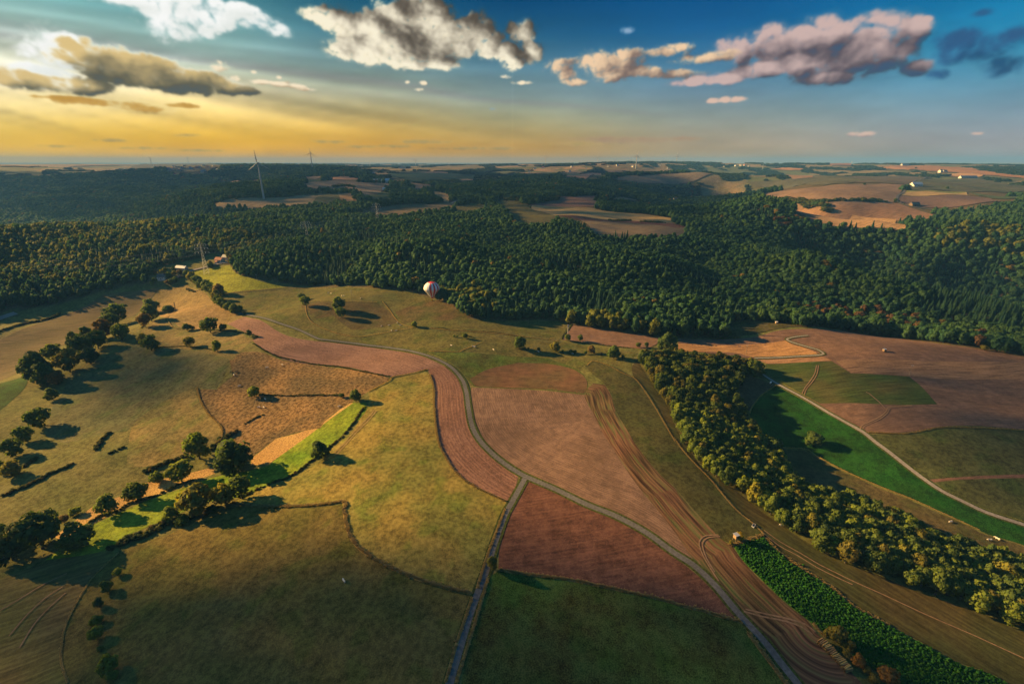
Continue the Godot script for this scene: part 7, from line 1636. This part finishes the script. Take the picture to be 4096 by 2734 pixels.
func maize():
	var rng := RandomNumberGenerator.new(); rng.seed = 71
	for f in FIELDS:
		if f[0] != "maize_field": continue
		var ring := smooth_ring(f[4]); var lo := ring[0]; var hi := ring[0]; var spots := []
		for p in ring: lo = lo.min(p); hi = hi.max(p)
		for a in int((hi.x - lo.x) / .95):
			for b in int((hi.y - lo.y) / .95):
				var p := lo + Vector2(a + rng.randf(), b + rng.randf()) * .95
				if p.y < -90.0 and Geometry2D.is_point_in_polygon(p, ring): spots.append(p)
		var o := copies("maize_plants", leaves(720, [[Vector3(0, .5, 0), Vector3(.4, .5, .4)]], 26, .55, false), spots, .95, .9, [Color(.055, .22, .03), Color(.045, .19, .026), Color(.075, .23, .034)], rng)
		tag(o, "dense green maize plants filling the field beside the wood strip", "maize", "", "stuff")

func verges():
	var rng := RandomNumberGenerator.new(); rng.seed = 31
	var vs := PackedVector3Array(); var ns := PackedVector3Array(); var cs := PackedColorArray(); var idx := PackedInt32Array()
	for b in 12:
		var a := TAU * b / 12.0 + rng.randf(); var out := Vector3(cos(a), 0, sin(a)); var side := Vector3(-sin(a), 0, cos(a)) * rng.randf_range(.06, .14)
		var foot := out * rng.randf_range(.0, .3); var tip := foot + out * rng.randf_range(.15, .5) + Vector3(0, rng.randf_range(.6, 1.0), 0)
		var first := vs.size(); var tone := rng.randf_range(.7, 1.0)
		for q in [foot - side, foot + side, foot.lerp(tip, .6) + side + Vector3(0, .1, 0), tip, foot.lerp(tip, .6) - side + Vector3(0, .1, 0)]:
			vs.append(q); ns.append((Vector3(0, 1.0, 0) - out * .25).normalized()); cs.append(Color(tone, tone, tone))
		idx.append_array([first, first + 2, first + 1, first, first + 4, first + 2, first + 4, first + 3, first + 2])
	var tuft := made(vs, ns, null, cs, idx)
	var list := []
	var lift := 1.33
	for v in VERGES:
		lift += .003
		var tone := func(x: float, z: float) -> Color:
			var t := .8 + .2 * patch.get_noise_2d(x * 6.0, z * 6.0)
			return Color(t, t, t)
		var so := sheet("dry_grass_strip", ribbon(smooth_line(v[2], 3.0), v[0] * 1.1), lift, ground_mat("straw", Color(.40, .28, .10)), tone, func(x: float, z: float) -> Vector2: return Vector2(x, z) / TILE * 2.0, 0)
		if so: tag(so, "", "", "", "structure")
		var line := smooth_line(v[2], 1.5); var far := line[0].length()
		var gap := .34 if far < 500.0 else .8
		for k in line.size() - 1:
			var n := int(ceil(line[k].distance_to(line[k + 1]) / gap * v[0]))
			for s in n:
				var p: Vector2 = line[k].lerp(line[k + 1], rng.randf()) + Vector2(rng.randfn(), rng.randfn()) * v[0] * .3
				var g: float = v[1] * rng.randf_range(.55, 1.3)
				list.append(Transform3D(Basis(Vector3.UP, rng.randf() * TAU).scaled_local(Vector3(g * 1.1, g * .8, g * 1.1)), on_ground(p.x, p.y) + Vector3(0, .0013 * p.length(), 0)))
	var mm := MultiMesh.new(); mm.transform_format = MultiMesh.TRANSFORM_3D; mm.use_colors = true; mm.mesh = tuft; mm.instance_count = list.size()
	for k in list.size():
		mm.set_instance_transform(k, list[k])
		var u := rng.randf(); var v := rng.randf_range(.75, 1.0)
		mm.set_instance_color(k, Color(v, v * lerpf(.66, .8, u), v * lerpf(.25, .34, u)))
	var o := MultiMeshInstance3D.new(); o.multimesh = mm; o.name = "dry_grass_verges"; o.material_override = leaf_mat(Color(.48, .48, .48)); add_child(o)
	tag(o, "tall dry straw coloured grass along the field edges", "dry grass", "", "stuff")

func hedges():
	tree_kit_bush()
	var rng := RandomNumberGenerator.new(); rng.seed = 41
	for h in HEDGES:
		var line := smooth_line(h[2], 1.0); var spots := []
		var gap: float = maxf(.8, h[0] * .42); var run := 0.0
		for k in line.size() - 1:
			run += line[k].distance_to(line[k + 1])
			while run > gap:
				run -= gap
				for e in (2 if h[0] > 2.5 else 1): spots.append(line[k] + Vector2(rng.randfn(), rng.randfn()) * h[0] * .22)
		if spots.size() < 1: continue
		var hd := thing("hedge", h[3], "hedge", on_ground(line[0].x, line[0].y))
		var o := copies("shrubs", bush, spots, h[0] * .95, h[1], [Color(.09, .13, .035), Color(.14, .155, .035), Color(.17, .14, .05), Color(.08, .11, .03)], rng)
		remove_child(o); o.name = "shrubs"; hd.add_child(o); o.position = -hd.position

func tree_kit_bush():
	bush = leaves(400, bush_lobes(401), 190, .2)
